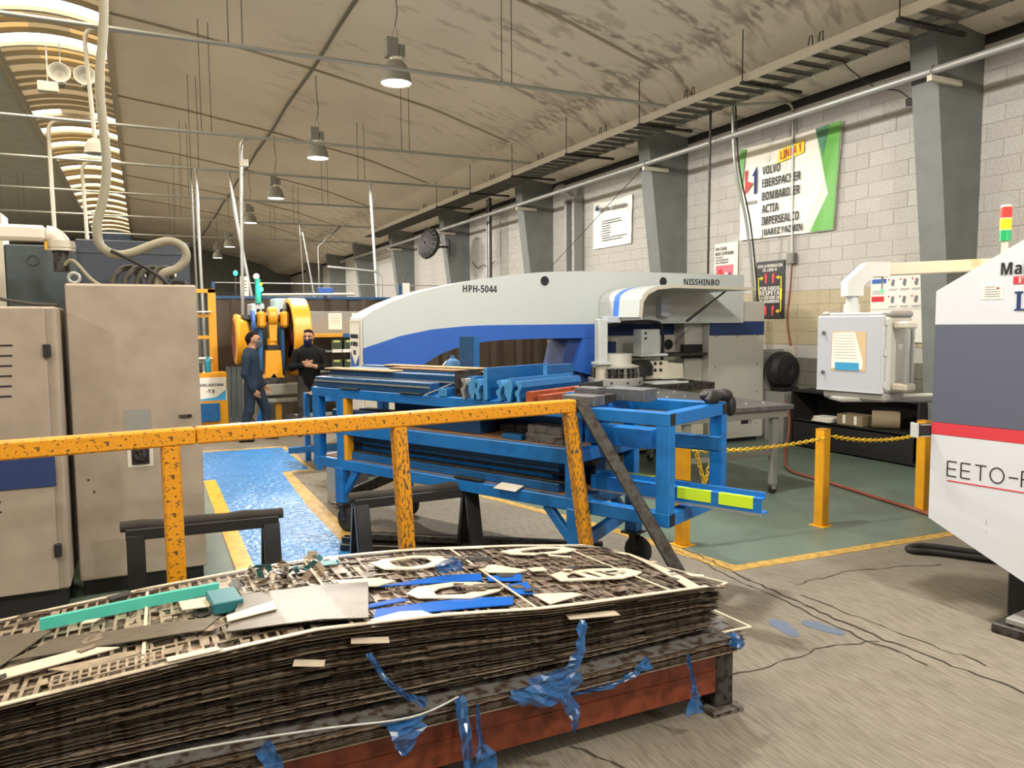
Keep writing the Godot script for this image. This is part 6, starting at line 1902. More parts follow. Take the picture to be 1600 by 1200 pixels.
	yc.tube(smooth([Vector3(-0.85, 1.97, -5.8), Vector3(-0.7, 1.94, -5.75), Vector3(-0.6, 1.925, -5.72), Vector3(-0.48, 1.92, -5.7)], 5), 0.012, 6)
	solo("control_cable", yc, M.hose_dark, "dark cable lying on top of the louvred cabinet", "cable")

# ---------------------------------------------------------------- laser machine, pendant, bollards
func laser_machine() -> void:
	# local axes: x toward the viewer along the side panel, y up, z out of the panel toward the aisle
	var d := Vector3(0.1409, 0, 0.99)
	var at := Vector3(4.2955, 0, -3.0736)
	var t := thing("laser_machine", "large white and grey laser machine with a red stripe, cut by the right edge", "machine", at)
	t.transform = Transform3D(Basis(d, Vector3.UP, d.cross(Vector3.UP)), at)
	var out := Vector3(0, 0, 1)
	if (t.transform.basis * out).x > 0:
		out = -out
	var o := out.z
	var sil := [Vector2(0.0, 0.575), Vector2(0.0, 1.953), Vector2(0.84, 2.43), Vector2(1.7, 2.43), Vector2(1.7, 0.12), Vector2(0.95, 0.12), Vector2(0.55, 0.315)]
	var g := G.new()
	g.prism(sil, -o * 1.3, -o * 0.012)
	part("body", g, M.laser_white, t)
	g = G.new()
	g.prism([Vector2(0.0, 0.575), Vector2(0.0, 1.092), Vector2(1.7, 1.092), Vector2(1.7, 0.12), Vector2(0.95, 0.12), Vector2(0.55, 0.315)], -o * 0.012, 0.0)
	part("lower_panel", g, M.laser_white, t)
	g = G.new(); g.prism([Vector2(0.0, 1.094), Vector2(0.0, 1.166), Vector2(1.7, 1.166), Vector2(1.7, 1.094)], -o * 0.012, o * 0.001)
	part("red_stripe", g, M.laser_red, t)
	g = G.new(); g.prism([Vector2(0.0, 1.168), Vector2(0.0, 1.752), Vector2(1.7, 1.752), Vector2(1.7, 1.168)], -o * 0.012, o * 0.0005)
	part("grey_panel", g, M.laser_grey, t)
	g = G.new(); g.prism([Vector2(0.0, 1.754), Vector2(0.0, 1.953), Vector2(0.84, 2.43), Vector2(1.7, 2.43), Vector2(1.7, 1.754)], -o * 0.012, 0.0)
	part("upper_panel", g, M.laser_white, t)
	var B := t.transform.basis
	var put := func(text: String, x: float, y: float, h: float, m: Material, w: float, f: Font) -> void:
		write(text, t.transform * Vector3(x, y, o * 0.002), B.x, Vector3.UP, h, m, t, w, f)
	put.call("Mal", 0.355, 2.03, 0.066, M.ink, 0.128, bold)
	g = G.new(); g.span(Vector3(0.42, 1.975, 0), Vector3(0.75, 2.018, o * 0.002)); part("red_tag", g, M.laser_red, t)
	put.call("Fi", 0.445, 1.982, 0.03, M.paper, 0.04, serif)
	put.call("L", 0.43, 1.83, 0.105, M.navy, 0.075, serif)
	var strokes := {"E": [[0, 0, 0, 1], [0, 1, 0.6, 1], [0, 0.5, 0.55, 0.5], [0, 0, 0.6, 0]], "T": [[0, 1, 0.7, 1], [0.35, 0, 0.35, 1]], "-": [[0.05, 0.5, 0.6, 0.5]], "F": [[0, 0, 0, 1], [0, 1, 0.6, 1], [0, 0.5, 0.55, 0.5]], "O": []}
	for k in 14:
		var a0 := TAU * k / 14
		var a1 := TAU * (k + 1) / 14
		strokes["O"].append([0.42 + 0.42 * cos(a0), 0.5 + 0.5 * sin(a0), 0.42 + 0.42 * cos(a1), 0.5 + 0.5 * sin(a1)])
	var cx := 0.103
	for ch in ["E", "E", "T", "O", "-", "F"]:
		g = G.new()
		for q: Array in strokes[ch]:
			g.beam(Vector3(cx + q[0] * 0.088, 0.852 + q[1] * 0.088, o * 0.001), Vector3(cx + q[2] * 0.088, 0.852 + q[3] * 0.088, o * 0.001), 0.007, 0.002, 0.0, out)
		part("letter", g, M.ink, t)
		cx += {"E": 0.078, "T": 0.082, "O": 0.094, "-": 0.07, "F": 0.07}[ch]
	g = G.new(); g.span(Vector3(0.104, 0.819, 0), Vector3(1.2, 0.826, o * 0.002)); part("red_underline", g, M.laser_red, t)
	g = G.new(); g.span(Vector3(0.26, 1.896, 0), Vector3(0.368, 1.98, o * 0.002), 0.0); 
	var stk := part("info_sticker", g, M.paper, t)
	for k in 5:
		g = G.new(); g.span(Vector3(0.275, 1.963 - 0.013 * k, 0), Vector3(0.33 if k < 2 else 0.355, 1.966 - 0.013 * k, o * 0.003)); part("sticker_line", g, M.ink_soft, stk)
	g = G.new(); g.ball(Vector3(0.343, 1.957, o * 0.003), Vector3(0.009, 0.006, 0.0015), 10); part("sticker_mark", g, M.laser_red, stk)
	for q in [[0.33, 0.60, 0.03], [0.33, 0.55, 0.012]]:
		g = G.new(); g.span(Vector3(q[0], q[1], 0), Vector3(q[0] + 0.003, q[1] + q[2], o * 0.001)); part("scuff", g, M.grey_mid, t)
	g = G.new(); g.span(Vector3(0.35, 0.02, -o * 1.1), Vector3(1.7, 0.3, -o * 0.25), 0.01); part("base_frame", g, M.black, t)
	g = G.new(); g.span(Vector3(0.40, 0.0, -o * 0.28), Vector3(0.62, 0.06, o * 0.05), 0.008); part("foot_plate", g, M.dark_steel, t)
	g = G.new(); g.span(Vector3(0.46, 0.06, -o * 0.2), Vector3(0.6, 0.10, o * 0.02), 0.008); part("foot_block", g, M.grey_mid, t)
	# signal tower
	var s := thing("signal_tower", "stack light with red, lit amber and green lenses above the laser machine", "signal light", Vector3(4.99, 2.1, -3.11))
	g = G.new(); g.cyl(Vector3(0, -0.2, 0), Vector3(0, 0.175, 0), 0.02, 0.02, 12); part("pole", g, M.cream, s)
	for k in 3:
		g = G.new(); g.cyl(Vector3(0, 0.18 + 0.073 * k, 0), Vector3(0, 0.247 + 0.073 * k, 0), 0.033, 0.033, 18)
		part("lens", g, [M.green_lens, M.amber_lit, M.red_lens][k], s)
		g = G.new(); g.cyl(Vector3(0, 0.247 + 0.073 * k, 0), Vector3(0, 0.253 + 0.073 * k, 0), 0.034, 0.034, 18)
		part("lens_ring", g, M.cream, s)
	g = G.new(); g.lathe([Vector2(0.033, 0.399), Vector2(0.028, 0.408), Vector2(0, 0.41)], Transform3D(), 18); part("cap", g, M.white_paint, s)
	var om := OmniLight3D.new()
	om.name = "amber_light"; om.light_color = Color(1, 0.6, 0.1); om.light_energy = 0.25; om.light_size = 0.02; om.omni_range = 20; om.omni_attenuation = 2.0; om.shadow_enabled = true
	s.add_child(om); om.position = Vector3(0, 0.286, 0)
	# pendant arm and box
	var a := thing("pendant_arm", "cream square boom and elbow carrying the control pendant", "arm", Vector3(4.9, 2.1, -3.6))
	pbeam("boom", Vector3(5.45, 2.165, -3.33), Vector3(4.53, 2.125, -3.755), 0.085, 0.085, M.cream, a, 0.008)
	g = gw(a)
	g.prism([Vector2(-0.02, 2.08), Vector2(-0.02, 2.18), Vector2(0.13, 2.18), Vector2(0.27, 2.05), Vector2(0.27, 1.95), Vector2(0.16, 1.95), Vector2(0.16, 2.02), Vector2(0.10, 2.08)], -0.055, 0.055, Transform3D(Basis(Vector3(-0.9077, 0, -0.4195), Vector3.UP, Vector3(-0.9077, 0, -0.4195).cross(Vector3.UP)), Vector3(4.63, 0, -3.71)))
	part("elbow", g, M.white_paint, a)
	g = gw(a); g.cyl(Vector3(4.437, 1.83, -3.80), Vector3(4.437, 1.96, -3.80), 0.042, 0.042, 18); g.cyl(Vector3(4.437, 1.833, -3.80), Vector3(4.437, 1.895, -3.80), 0.055, 0.052, 18)
	part("swivel", g, M.white_paint, a)
	# box: local x along its face, z toward the viewer
	var bx := thing("control_pendant", "pale grey control pendant box hanging from the cream boom, with papers taped on its door", "control box", Vector3(4.31, 1.31, -3.67))
	bx.rotation.y = -1.43
	g = G.new(); g.span(Vector3(-0.24, 0, -0.26), Vector3(0.26, 0.50, 0.02), 0.02); part("housing", g, M.grey_panel, bx)
	g = G.new(); g.span(Vector3(-0.245, -0.005, 0.022), Vector3(0.242, 0.505, 0.05), 0.008); 
	var dr := part("door", g, M.grey_light, bx)
	g = G.new(); g.span(Vector3(0.232, -0.004, 0.051), Vector3(0.243, 0.504, 0.0535), 0.0); g.span(Vector3(-0.24, -0.004, 0.051), Vector3(0.24, 0.004, 0.0535)); part("door_edge", g, M.white_paint, dr)
	for y: float in [0.39, 0.12]:
		g = G.new(); g.cyl(Vector3(-0.19, y, 0.05), Vector3(-0.19, y, 0.06), 0.013, 0.013, 14); g.box(Vector3(-0.19, y, 0.06), Vector3(0.006, 0.02, 0.008)); part("lock", g, M.galvanized_dark, dr)
	for y: float in [0.46, 0.26, 0.05]:
		g = G.new(); g.span(Vector3(0.243, y - 0.02, 0.02), Vector3(0.25, y + 0.02, 0.05), 0.002); part("hinge", g, M.white_paint, dr)
	g = G.new(); g.span(Vector3(-0.19, 0.505, -0.24), Vector3(0.2, 0.525, 0.0), 0.006); part("top_plate", g, M.white_paint, bx)
	for x: float in [-0.21, 0.24]:
		g = G.new(); g.span(Vector3(x - 0.04, 0.49, -0.25), Vector3(x + 0.03, 0.535, 0.01), 0.015); part("corner_cap", g, M.grey_mid, bx)
	g = G.new(); g.span(Vector3(-0.20, -0.06, -0.2), Vector3(0.25, 0.0, 0.04), 0.015); part("keyboard_bracket", g, M.grey_mid, bx)
	for z: float in [0.0, -0.07]:
		g = G.new(); g.cyl(Vector3(0.345, 0.06, z - 0.03), Vector3(0.345, 0.46, z - 0.03), 0.013, 0.013, 14); part("handle_bar", g, M.galvanized, bx)
	for y: float in [0.44, 0.04]:
		g = G.new(); g.span(Vector3(0.26, y - 0.025, -0.13), Vector3(0.365, y + 0.025, -0.01), 0.012); part("handle_clamp", g, M.cream, bx)
	var pp := thing("taped_papers", "clear sleeve with a printed form and a blue strip taped to the pendant door", "papers", bx.position)
	pp.rotation.y = bx.rotation.y
	g = G.new(); g.span(Vector3(-0.13, 0.135, 0.0505), Vector3(0.12, 0.40, 0.052)); part("back_sheet", g, M.paper_tan, pp)
	g = G.new(); g.prism([Vector2(-0.128, 0.15), Vector2(-0.122, 0.39), Vector2(0.04, 0.395), Vector2(0.10, 0.21), Vector2(0.10, 0.15)], 0.052, 0.0535); part("front_sheet", g, M.paper, pp)
	g = G.new(); g.span(Vector3(-0.10, 0.14, 0.0535), Vector3(0.075, 0.192, 0.0545)); part("blue_strip", g, M.cyan_box, pp)
	for k in 9:
		g = G.new(); g.span(Vector3(-0.115, 0.372 - 0.019 * k, 0.0535), Vector3(0.03 + 0.004 * k, 0.374 - 0.019 * k, 0.0540)); part("text_line", g, M.ink_soft, pp)
	var ld := thing("status_light", "tiny lit green indicator behind the pendant elbow", "indicator", Vector3(4.62, 1.985, -3.71))
	g = G.new(); g.ball(Vector3.ZERO, Vector3(0.012, 0.012, 0.012), 10); part("lens", g, M.led, ld)
	g = G.new(); g.cyl(Vector3(0, 0.01, 0), Vector3(0, 0.11, 0), 0.006, 0.006, 8); part("stem", g, M.grey_mid, ld)
	var tr := thing("keyboard_tray", "grey keyboard tray with loose papers under the pendant box", "tray", Vector3(4.6, 1.24, -3.55))
	pbeam("tray", Vector3(4.22, 1.255, -3.74), Vector3(4.86, 1.255, -3.42), 0.22, 0.03, M.grey_mid, tr, 0.008)
	pbeam("paper", Vector3(4.56, 1.274, -3.56), Vector3(4.84, 1.276, -3.43), 0.16, 0.006, M.paper, tr, 0.0)
	g = gw(tr); g.tube([Vector3(4.66, 1.25, -3.58), Vector3(4.66, 1.33, -3.6), Vector3(4.62, 1.36, -3.64)], 0.016, 8); part("stay", g, M.black, tr)
	pbeam("support", Vector3(4.7, 1.25, -3.5), Vector3(4.9, 1.25, -3.15), 0.05, 0.04, M.grey_mid, tr)
	var re := thing("guide_end", "white and black linear guide end sticking out of the laser machine", "guide", Vector3(4.28, 1.07, -3.12))
	pbeam("rail", Vector3(4.245, 1.11, -3.145), Vector3(4.42, 1.115, -3.06), 0.07, 0.07, M.black, re, 0.004)
	pbeam("end_plate", Vector3(4.236, 1.11, -3.15), Vector3(4.248, 1.11, -3.144), 0.08, 0.088, M.white_paint, re, 0.002)
	for y: float in [1.08, 1.14]:
		pbeam("white_edge", Vector3(4.248, y, -3.11), Vector3(4.42, y + 0.004, -3.025), 0.006, 0.014, M.white_paint, re, 0.0)
	# floor hoses
	pipe("floor_cable", smooth([Vector3(5.6, 0.03, -3.35), Vector3(5.45, 0.025, -3.6), Vector3(5.33, 0.025, -3.78), Vector3(5.24, 0.025, -3.86), Vector3(5.27, 0.025, -3.93), Vector3(5.42, 0.025, -3.92), Vector3(5.55, 0.03, -3.72), Vector3(5.7, 0.03, -3.4)], 6), 0.024, M.rubber, "black cable loop lying on the floor beside the laser machine", "cable")
	pipe("air_hose", smooth([Vector3(8.2, 0.03, -8.1), Vector3(7.5, 0.022, -7.4), Vector3(6.85, 0.022, -6.7), Vector3(6.7, 0.022, -6.0), Vector3(6.5, 0.022, -5.1), Vector3(6.40, 0.022, -4.62), Vector3(6.2, 0.022, -4.0)], 6), 0.018, M.cable_red, "reddish air hose running across the green floor", "hose")
	pipe("air_hose", smooth([Vector3(8.40, 0.62, -8.3), Vector3(8.36, 0.4, -8.2), Vector3(8.3, 0.15, -8.15), Vector3(8.2, 0.03, -8.1)], 5), 0.016, M.cable_red, "red hose dropping beside the drum fan box", "hose")

func chain_run(parent: Node3D, a: Vector3, b: Vector3, sag: float) -> void:
	var n := int(a.distance_to(b) / 0.034)
	for k in n:
		var t0 := float(k) / n
		var t1 := float(k + 1) / n
		var p := a.lerp(b, t0) - Vector3(0, sag * 4.0 * t0 * (1.0 - t0), 0)
		var q := a.lerp(b, t1) - Vector3(0, sag * 4.0 * t1 * (1.0 - t1), 0)
		var z := (q - p).normalized()
		var x := Vector3.UP.cross(z)
		if x.length() < 0.05: x = Vector3.RIGHT
		x = x.normalized()
		var y := z.cross(x)
		if k % 2: x = y
		var g := gw(parent)
		var pts := []
		for j in 10:
			var w := TAU * j / 10
			pts.append((p + q) * 0.5 + z * cos(w) * 0.026 + x * sin(w) * 0.0145)
		g.tube(pts, 0.0055, 5, true)
		part("link", g, M.chain_yellow, parent)

func bollards() -> void:
	var spots := [[Vector3(3.83, 0, -4.86), "yellow square bollard half hidden by the open end of the blue cart"], [Vector3(5.27, 0, -4.78), "free-standing yellow square bollard at the edge of the green bay"], [Vector3(6.52, 0, -4.74), "yellow square bollard partly behind the laser machine"], [Vector3(4.05, 0, -7.0), "yellow square bollard seen through the cart's end frame, farther back"]]
	for s in spots:
		var o := thing("bollard", s[1], "bollard", s[0], 0.12, "yellow chain bollards")
		var g := G.new(); g.span(Vector3(-0.045, 0.006, -0.045), Vector3(0.045, 0.85, 0.045), 0.006); part("post", g, M.yellow_worn, o)
		g = G.new(); g.span(Vector3(-0.075, 0, -0.075), Vector3(0.075, 0.008, 0.075), 0.002); part("base_plate", g, M.yellow_worn, o)
		g = G.new(); g.span(Vector3(-0.046, 0.845, -0.046), Vector3(0.046, 0.853, 0.046), 0.002); part("cap", g, M.amber_dark, o)
	var c := thing("safety_chain", "yellow link chain between the cart-side bollard and the free-standing one", "chain", Vector3(4.5, 0.7, -4.8), 0, "yellow chains")
	chain_run(c, Vector3(3.88, 0.77, -4.80), Vector3(5.22, 0.78, -4.73), 0.035)
	c = thing("safety_chain", "yellow link chain from the free-standing bollard to the laser machine", "chain", Vector3(5.9, 0.7, -4.76), 0, "yellow chains")
	chain_run(c, Vector3(5.32, 0.79, -4.73), Vector3(6.48, 0.74, -4.70), 0.05)
	c = thing("safety_chain", "spare end of yellow chain hanging in a loop beside the cart", "chain", Vector3(4.0, 0.5, -4.77), 0, "yellow chains")
	chain_run(c, Vector3(3.90, 0.77, -4.79), Vector3(3.98, 0.50, -4.78), 0.0)
	chain_run(c, Vector3(3.98, 0.50, -4.78), Vector3(4.05, 0.75, -4.77), 0.02)
	# dark rack at the wall foot
	var r := thing("storage_rack", "low black storage cupboard against the block wall, below the pendant", "cupboard", Vector3(8.62, 0, -7.3))
	pbox("back", Vector3(8.84, 0, -8.15), Vector3(8.87, 0.80, -6.15), M.black, r, 0.0)
	pbox("shelf", Vector3(8.35, 0.38, -8.15), Vector3(8.85, 0.405, -6.15), M.black, r, 0.002)
	pbox("bottom", Vector3(8.35, 0.02, -8.15), Vector3(8.85, 0.05, -6.15), M.black, r, 0.002)
	pbox("top", Vector3(8.35, 0.78, -8.15), Vector3(8.86, 0.81, -6.15), M.black, r, 0.002)
	for z: float in [-8.15, -6.15]:
		pbox("side", Vector3(8.35, 0, z - 0.015), Vector3(8.86, 0.80, z + 0.015), M.black, r, 0.002)
	pbox("apron", Vector3(8.34, 0.03, -8.1), Vector3(8.36, 0.36, -6.2), M.black, r, 0.0)
	var items := [[Vector3(8.42, 0.405, -7.6), "stack of loose papers on the cupboard shelf"], [Vector3(8.45, 0.405, -7.15), "beige carton with two clips on the cupboard shelf"], [Vector3(8.46, 0.405, -6.7), "brown paper roll lying on the cupboard shelf"]]
	for i in 3:
		var o := thing(["paper_stack", "carton", "paper_roll"][i], items[i][1], ["papers", "box", "roll"][i], items[i][0])
		var g := G.new()
		if i == 0:
			for k in 6: g.box(Vector3(0.01 * k, 0.006 + 0.011 * k, 0.015 * sin(k * 2.0)), Vector3(0.22, 0.009, 0.3), Basis(Vector3.UP, 0.15 * sin(k * 1.7)))
			part("sheets", g, M.paper, o)
		elif i == 1:
			g.span(Vector3(-0.1, 0.0, -0.2), Vector3(0.15, 0.14, 0.2), 0.004); part("box", g, M.cardboard, o)
			for z: float in [-0.08, 0.1]:
				g = G.new(); g.span(Vector3(-0.105, 0.02, z - 0.02), Vector3(-0.1, 0.13, z + 0.02)); part("clip", g, M.paper, o)
		else:
			g.lathe([Vector2(0.03, -0.16), Vector2(0.115, -0.16), Vector2(0.115, 0.16), Vector2(0.03, 0.16), Vector2(0.03, -0.16)], Transform3D(Basis(Vector3.RIGHT, PI / 2) * Basis(Vector3.BACK, -0.7), Vector3(0.02, 0.117, 0)), 22); part("roll", g, M.cardboard, o)

# ---------------------------------------------------------------- people: tapered bones joined by a smooth minimum, meshed as surface nets
# bone: [a, b, ra, rb, colour, flatten axis or zero, flatten factor]
func nets(bones: Array, cell: float, k: float, g: G) -> void:
	var lo := Vector3(1e9, 1e9, 1e9)
	var hi := -lo
	for b in bones:
		var r: float = maxf(b[2], b[3]) + k + cell * 3.0
		lo = lo.min((b[0] as Vector3).min(b[1]) - Vector3(r, r, r))
		hi = hi.max((b[0] as Vector3).max(b[1]) + Vector3(r, r, r))
	var nx := int((hi.x - lo.x) / cell) + 2
	var ny := int((hi.y - lo.y) / cell) + 2
	var nz := int((hi.z - lo.z) / cell) + 2
	var f := PackedFloat32Array()
	f.resize(nx * ny * nz)
	f.fill(1.0)
	var near := PackedFloat32Array()
	near.resize(nx * ny * nz)
	near.fill(1.0)
	var who := PackedByteArray()
	who.resize(nx * ny * nz)
	for bi in bones.size():
		var b: Array = bones[bi]
		var a: Vector3 = b[0]
		var ab: Vector3 = b[1] - a
		var l2 := ab.length_squared()
		var ra: float = b[2]
		var rb: float = b[3]
		var ax: Vector3 = b[5] if b.size() > 5 else Vector3.ZERO
		var inv: float = 1.0 / float(b[6]) - 1.0 if b.size() > 6 else 0.0
		var r: float = maxf(ra, rb) + k + cell * 3.0
		var p0 := (a.min(b[1]) - Vector3(r, r, r) - lo) / cell
		var p1 := (a.max(b[1]) + Vector3(r, r, r) - lo) / cell
		for z in range(maxi(0, int(p0.z)), mini(nz, int(p1.z) + 1)):
			for y in range(maxi(0, int(p0.y)), mini(ny, int(p1.y) + 1)):
				var i := (z * ny + y) * nx + maxi(0, int(p0.x))
				for x in range(maxi(0, int(p0.x)), mini(nx, int(p1.x) + 1)):
					var q := lo + Vector3(x, y, z) * cell - a
					if inv != 0.0:
						q += ax * (q.dot(ax) * inv)
					var t := clampf(q.dot(ab) / l2, 0.0, 1.0) if l2 > 1e-9 else 0.0
					var d := (q - ab * t).length() - lerpf(ra, rb, t)
					if d < near[i]:
						near[i] = d
						who[i] = bi
					var h := maxf(k - absf(d - f[i]), 0.0) / k
					f[i] = minf(d, f[i]) - h * h * k * 0.25
					i += 1
	var id := {}
	var pos: Array[Vector3] = []
	var cols: Array[Color] = []
	var sx := 1
	var sy := nx
	var sz := nx * ny
	var offs := [0, sx, sy, sx + sy, sz, sx + sz, sy + sz, sx + sy + sz]
	var crn := [Vector3(0, 0, 0), Vector3(1, 0, 0), Vector3(0, 1, 0), Vector3(1, 1, 0), Vector3(0, 0, 1), Vector3(1, 0, 1), Vector3(0, 1, 1), Vector3(1, 1, 1)]
	var edges := [[0, 1], [2, 3], [4, 5], [6, 7], [0, 2], [1, 3], [4, 6], [5, 7], [0, 4], [1, 5], [2, 6], [3, 7]]
	for z in nz - 1:
		for y in ny - 1:
			var i := (z * ny + y) * nx
			for x in nx - 1:
				var c0 := f[i] < 0.0
				var mixed := false
				for o: int in offs:
					if (f[i + o] < 0.0) != c0:
						mixed = true
						break
				if mixed:
					var s := Vector3.ZERO
					var n := 0
					for e in edges:
						var fa := f[i + offs[e[0]]]
						var fb := f[i + offs[e[1]]]
						if (fa < 0.0) != (fb < 0.0):
							s += crn[e[0]].lerp(crn[e[1]], fa / (fa - fb))
							n += 1
					id[i] = pos.size()
					pos.append(lo + (Vector3(x, y, z) + s / n) * cell)
					var bestd := 9.0
					var bw := 0
					for o: int in offs:
						if near[i + o] < bestd:
							bestd = near[i + o]; bw = who[i + o]
					cols.append(bones[bw][4])
				i += 1
	var nor: Array[Vector3] = []
	nor.resize(pos.size())
	var quads: Array = []
	for i: int in id:
		for ax in 3:
			var st: int = [sx, sy, sz][ax]
			var u: int = [sy, sz, sx][ax]
			var v: int = [sz, sx, sy][ax]
			if i - u < 0 or i - v < 0 or i - u - v < 0: continue
			if (f[i] < 0.0) == (f[i + st] < 0.0): continue
			if not (id.has(i - u) and id.has(i - v) and id.has(i - u - v)): continue
			var q := [id[i], id[i - u], id[i - u - v], id[i - v]]
			var nn := (pos[q[2]] - pos[q[0]]).cross(pos[q[1]] - pos[q[0]])
			var outward := Vector3.ZERO
			outward[ax] = 1.0 if f[i] < 0.0 else -1.0
			if nn.dot(outward) < 0.0:
				q = [q[3], q[2], q[1], q[0]]
				nn = -nn
			quads.append(q)
			for w: int in q:
				nor[w] += nn
	for q in quads:
		for w: int in [q[0], q[1], q[2], q[0], q[2], q[3]]:
			g.col = cols[w]
			g.vert(pos[w], nor[w])

# a hand: wrist, palm direction, palm normal, thumb side; curl per finger in radians
func hand(wrist: Vector3, along: Vector3, normal: Vector3, thumb: Vector3, curl: float, c: Color) -> Array:
	var out := []
	var e := along.normalized()
	var n := normal.normalized()
	var s := thumb.normalized()
	for k in 4:
		var w := 0.030 - 0.02 * k
		var base := wrist + e * (0.085 - 0.004 * absf(k - 1.2)) + s * w
		out.append([wrist + s * w * 0.6, base, 0.015, 0.013, c])
		var l: float = [0.036, 0.041, 0.038, 0.030][k]
		var d := e
		var p := base
		for j in 3:
			d = d.rotated(n.cross(e).normalized(), -curl * (0.8 + 0.15 * k) * [0.7, 1.0, 0.8][j])
			var q: Vector3 = p + d * l * [1.0, 0.7, 0.55][j]
			out.append([p, q, 0.0095 - 0.0008 * j, 0.009 - 0.0008 * j, c])
			p = q
	var t0 := wrist + e * 0.025 + s * 0.026
	var t1 := t0 + (e * 0.6 + s * 0.8).normalized() * 0.04
	var t2 := t1 + (e * 0.9 + s * 0.35 - n * curl * 0.3).normalized() * 0.032
	out.append([wrist + e * 0.02, t0, 0.016, 0.014, c])
	out.append([t0, t1, 0.013, 0.0105, c])
	out.append([t1, t2, 0.0105, 0.009, c])
	return out

# a head at c (centre of the skull), facing f
func head(c: Vector3, f: Vector3, skin: Color, tip: Vector3) -> Array:
	var U := tip.normalized()
	var F := (f - U * f.dot(U)).normalized()
	var R := F.cross(U)
	var dark := Color(0.02, 0.015, 0.012)
	var lip := Color(skin.r * 0.8, skin.g * 0.6, skin.b * 0.55)
	var o := [[c + F * 0.008 + U * 0.025, c - F * 0.025 + U * 0.02, 0.085, 0.086, skin, R, 0.88], [c + F * 0.035 - U * 0.02, c + F * 0.045 - U * 0.085, 0.066, 0.042, skin, R, 0.9], [c + F * 0.03 - U * 0.08, c + F * 0.062 - U * 0.098, 0.036, 0.022, skin]]
	o.append([c + F * 0.098 + U * 0.002, c + F * 0.117 - U * 0.034, 0.010, 0.013, skin])
	for s: float in [-1.0, 1.0]:
		o.append([c + R * s * 0.079 + U * 0.012, c + R * s * 0.082 - U * 0.032, 0.011, 0.008, skin])
		o.append([c + F * 0.088 + R * s * 0.015 - U * 0.034, c + F * 0.102 + R * s * 0.012 - U * 0.035, 0.008, 0.007, skin])
		o.append([c + F * 0.089 + R * s * 0.016 + U * 0.026, c + F * 0.078 + R * s * 0.048 + U * 0.026, 0.008, 0.006, dark])
		o.append([c + F * 0.0855 + R * s * 0.024 + U * 0.008, c + F * 0.0835 + R * s * 0.038 + U * 0.008, 0.0062, 0.0055, dark])
	o.append([c + F * 0.096 - R * 0.018 - U * 0.064, c + F * 0.096 + R * 0.018 - U * 0.064, 0.006, 0.006, lip])
	return o

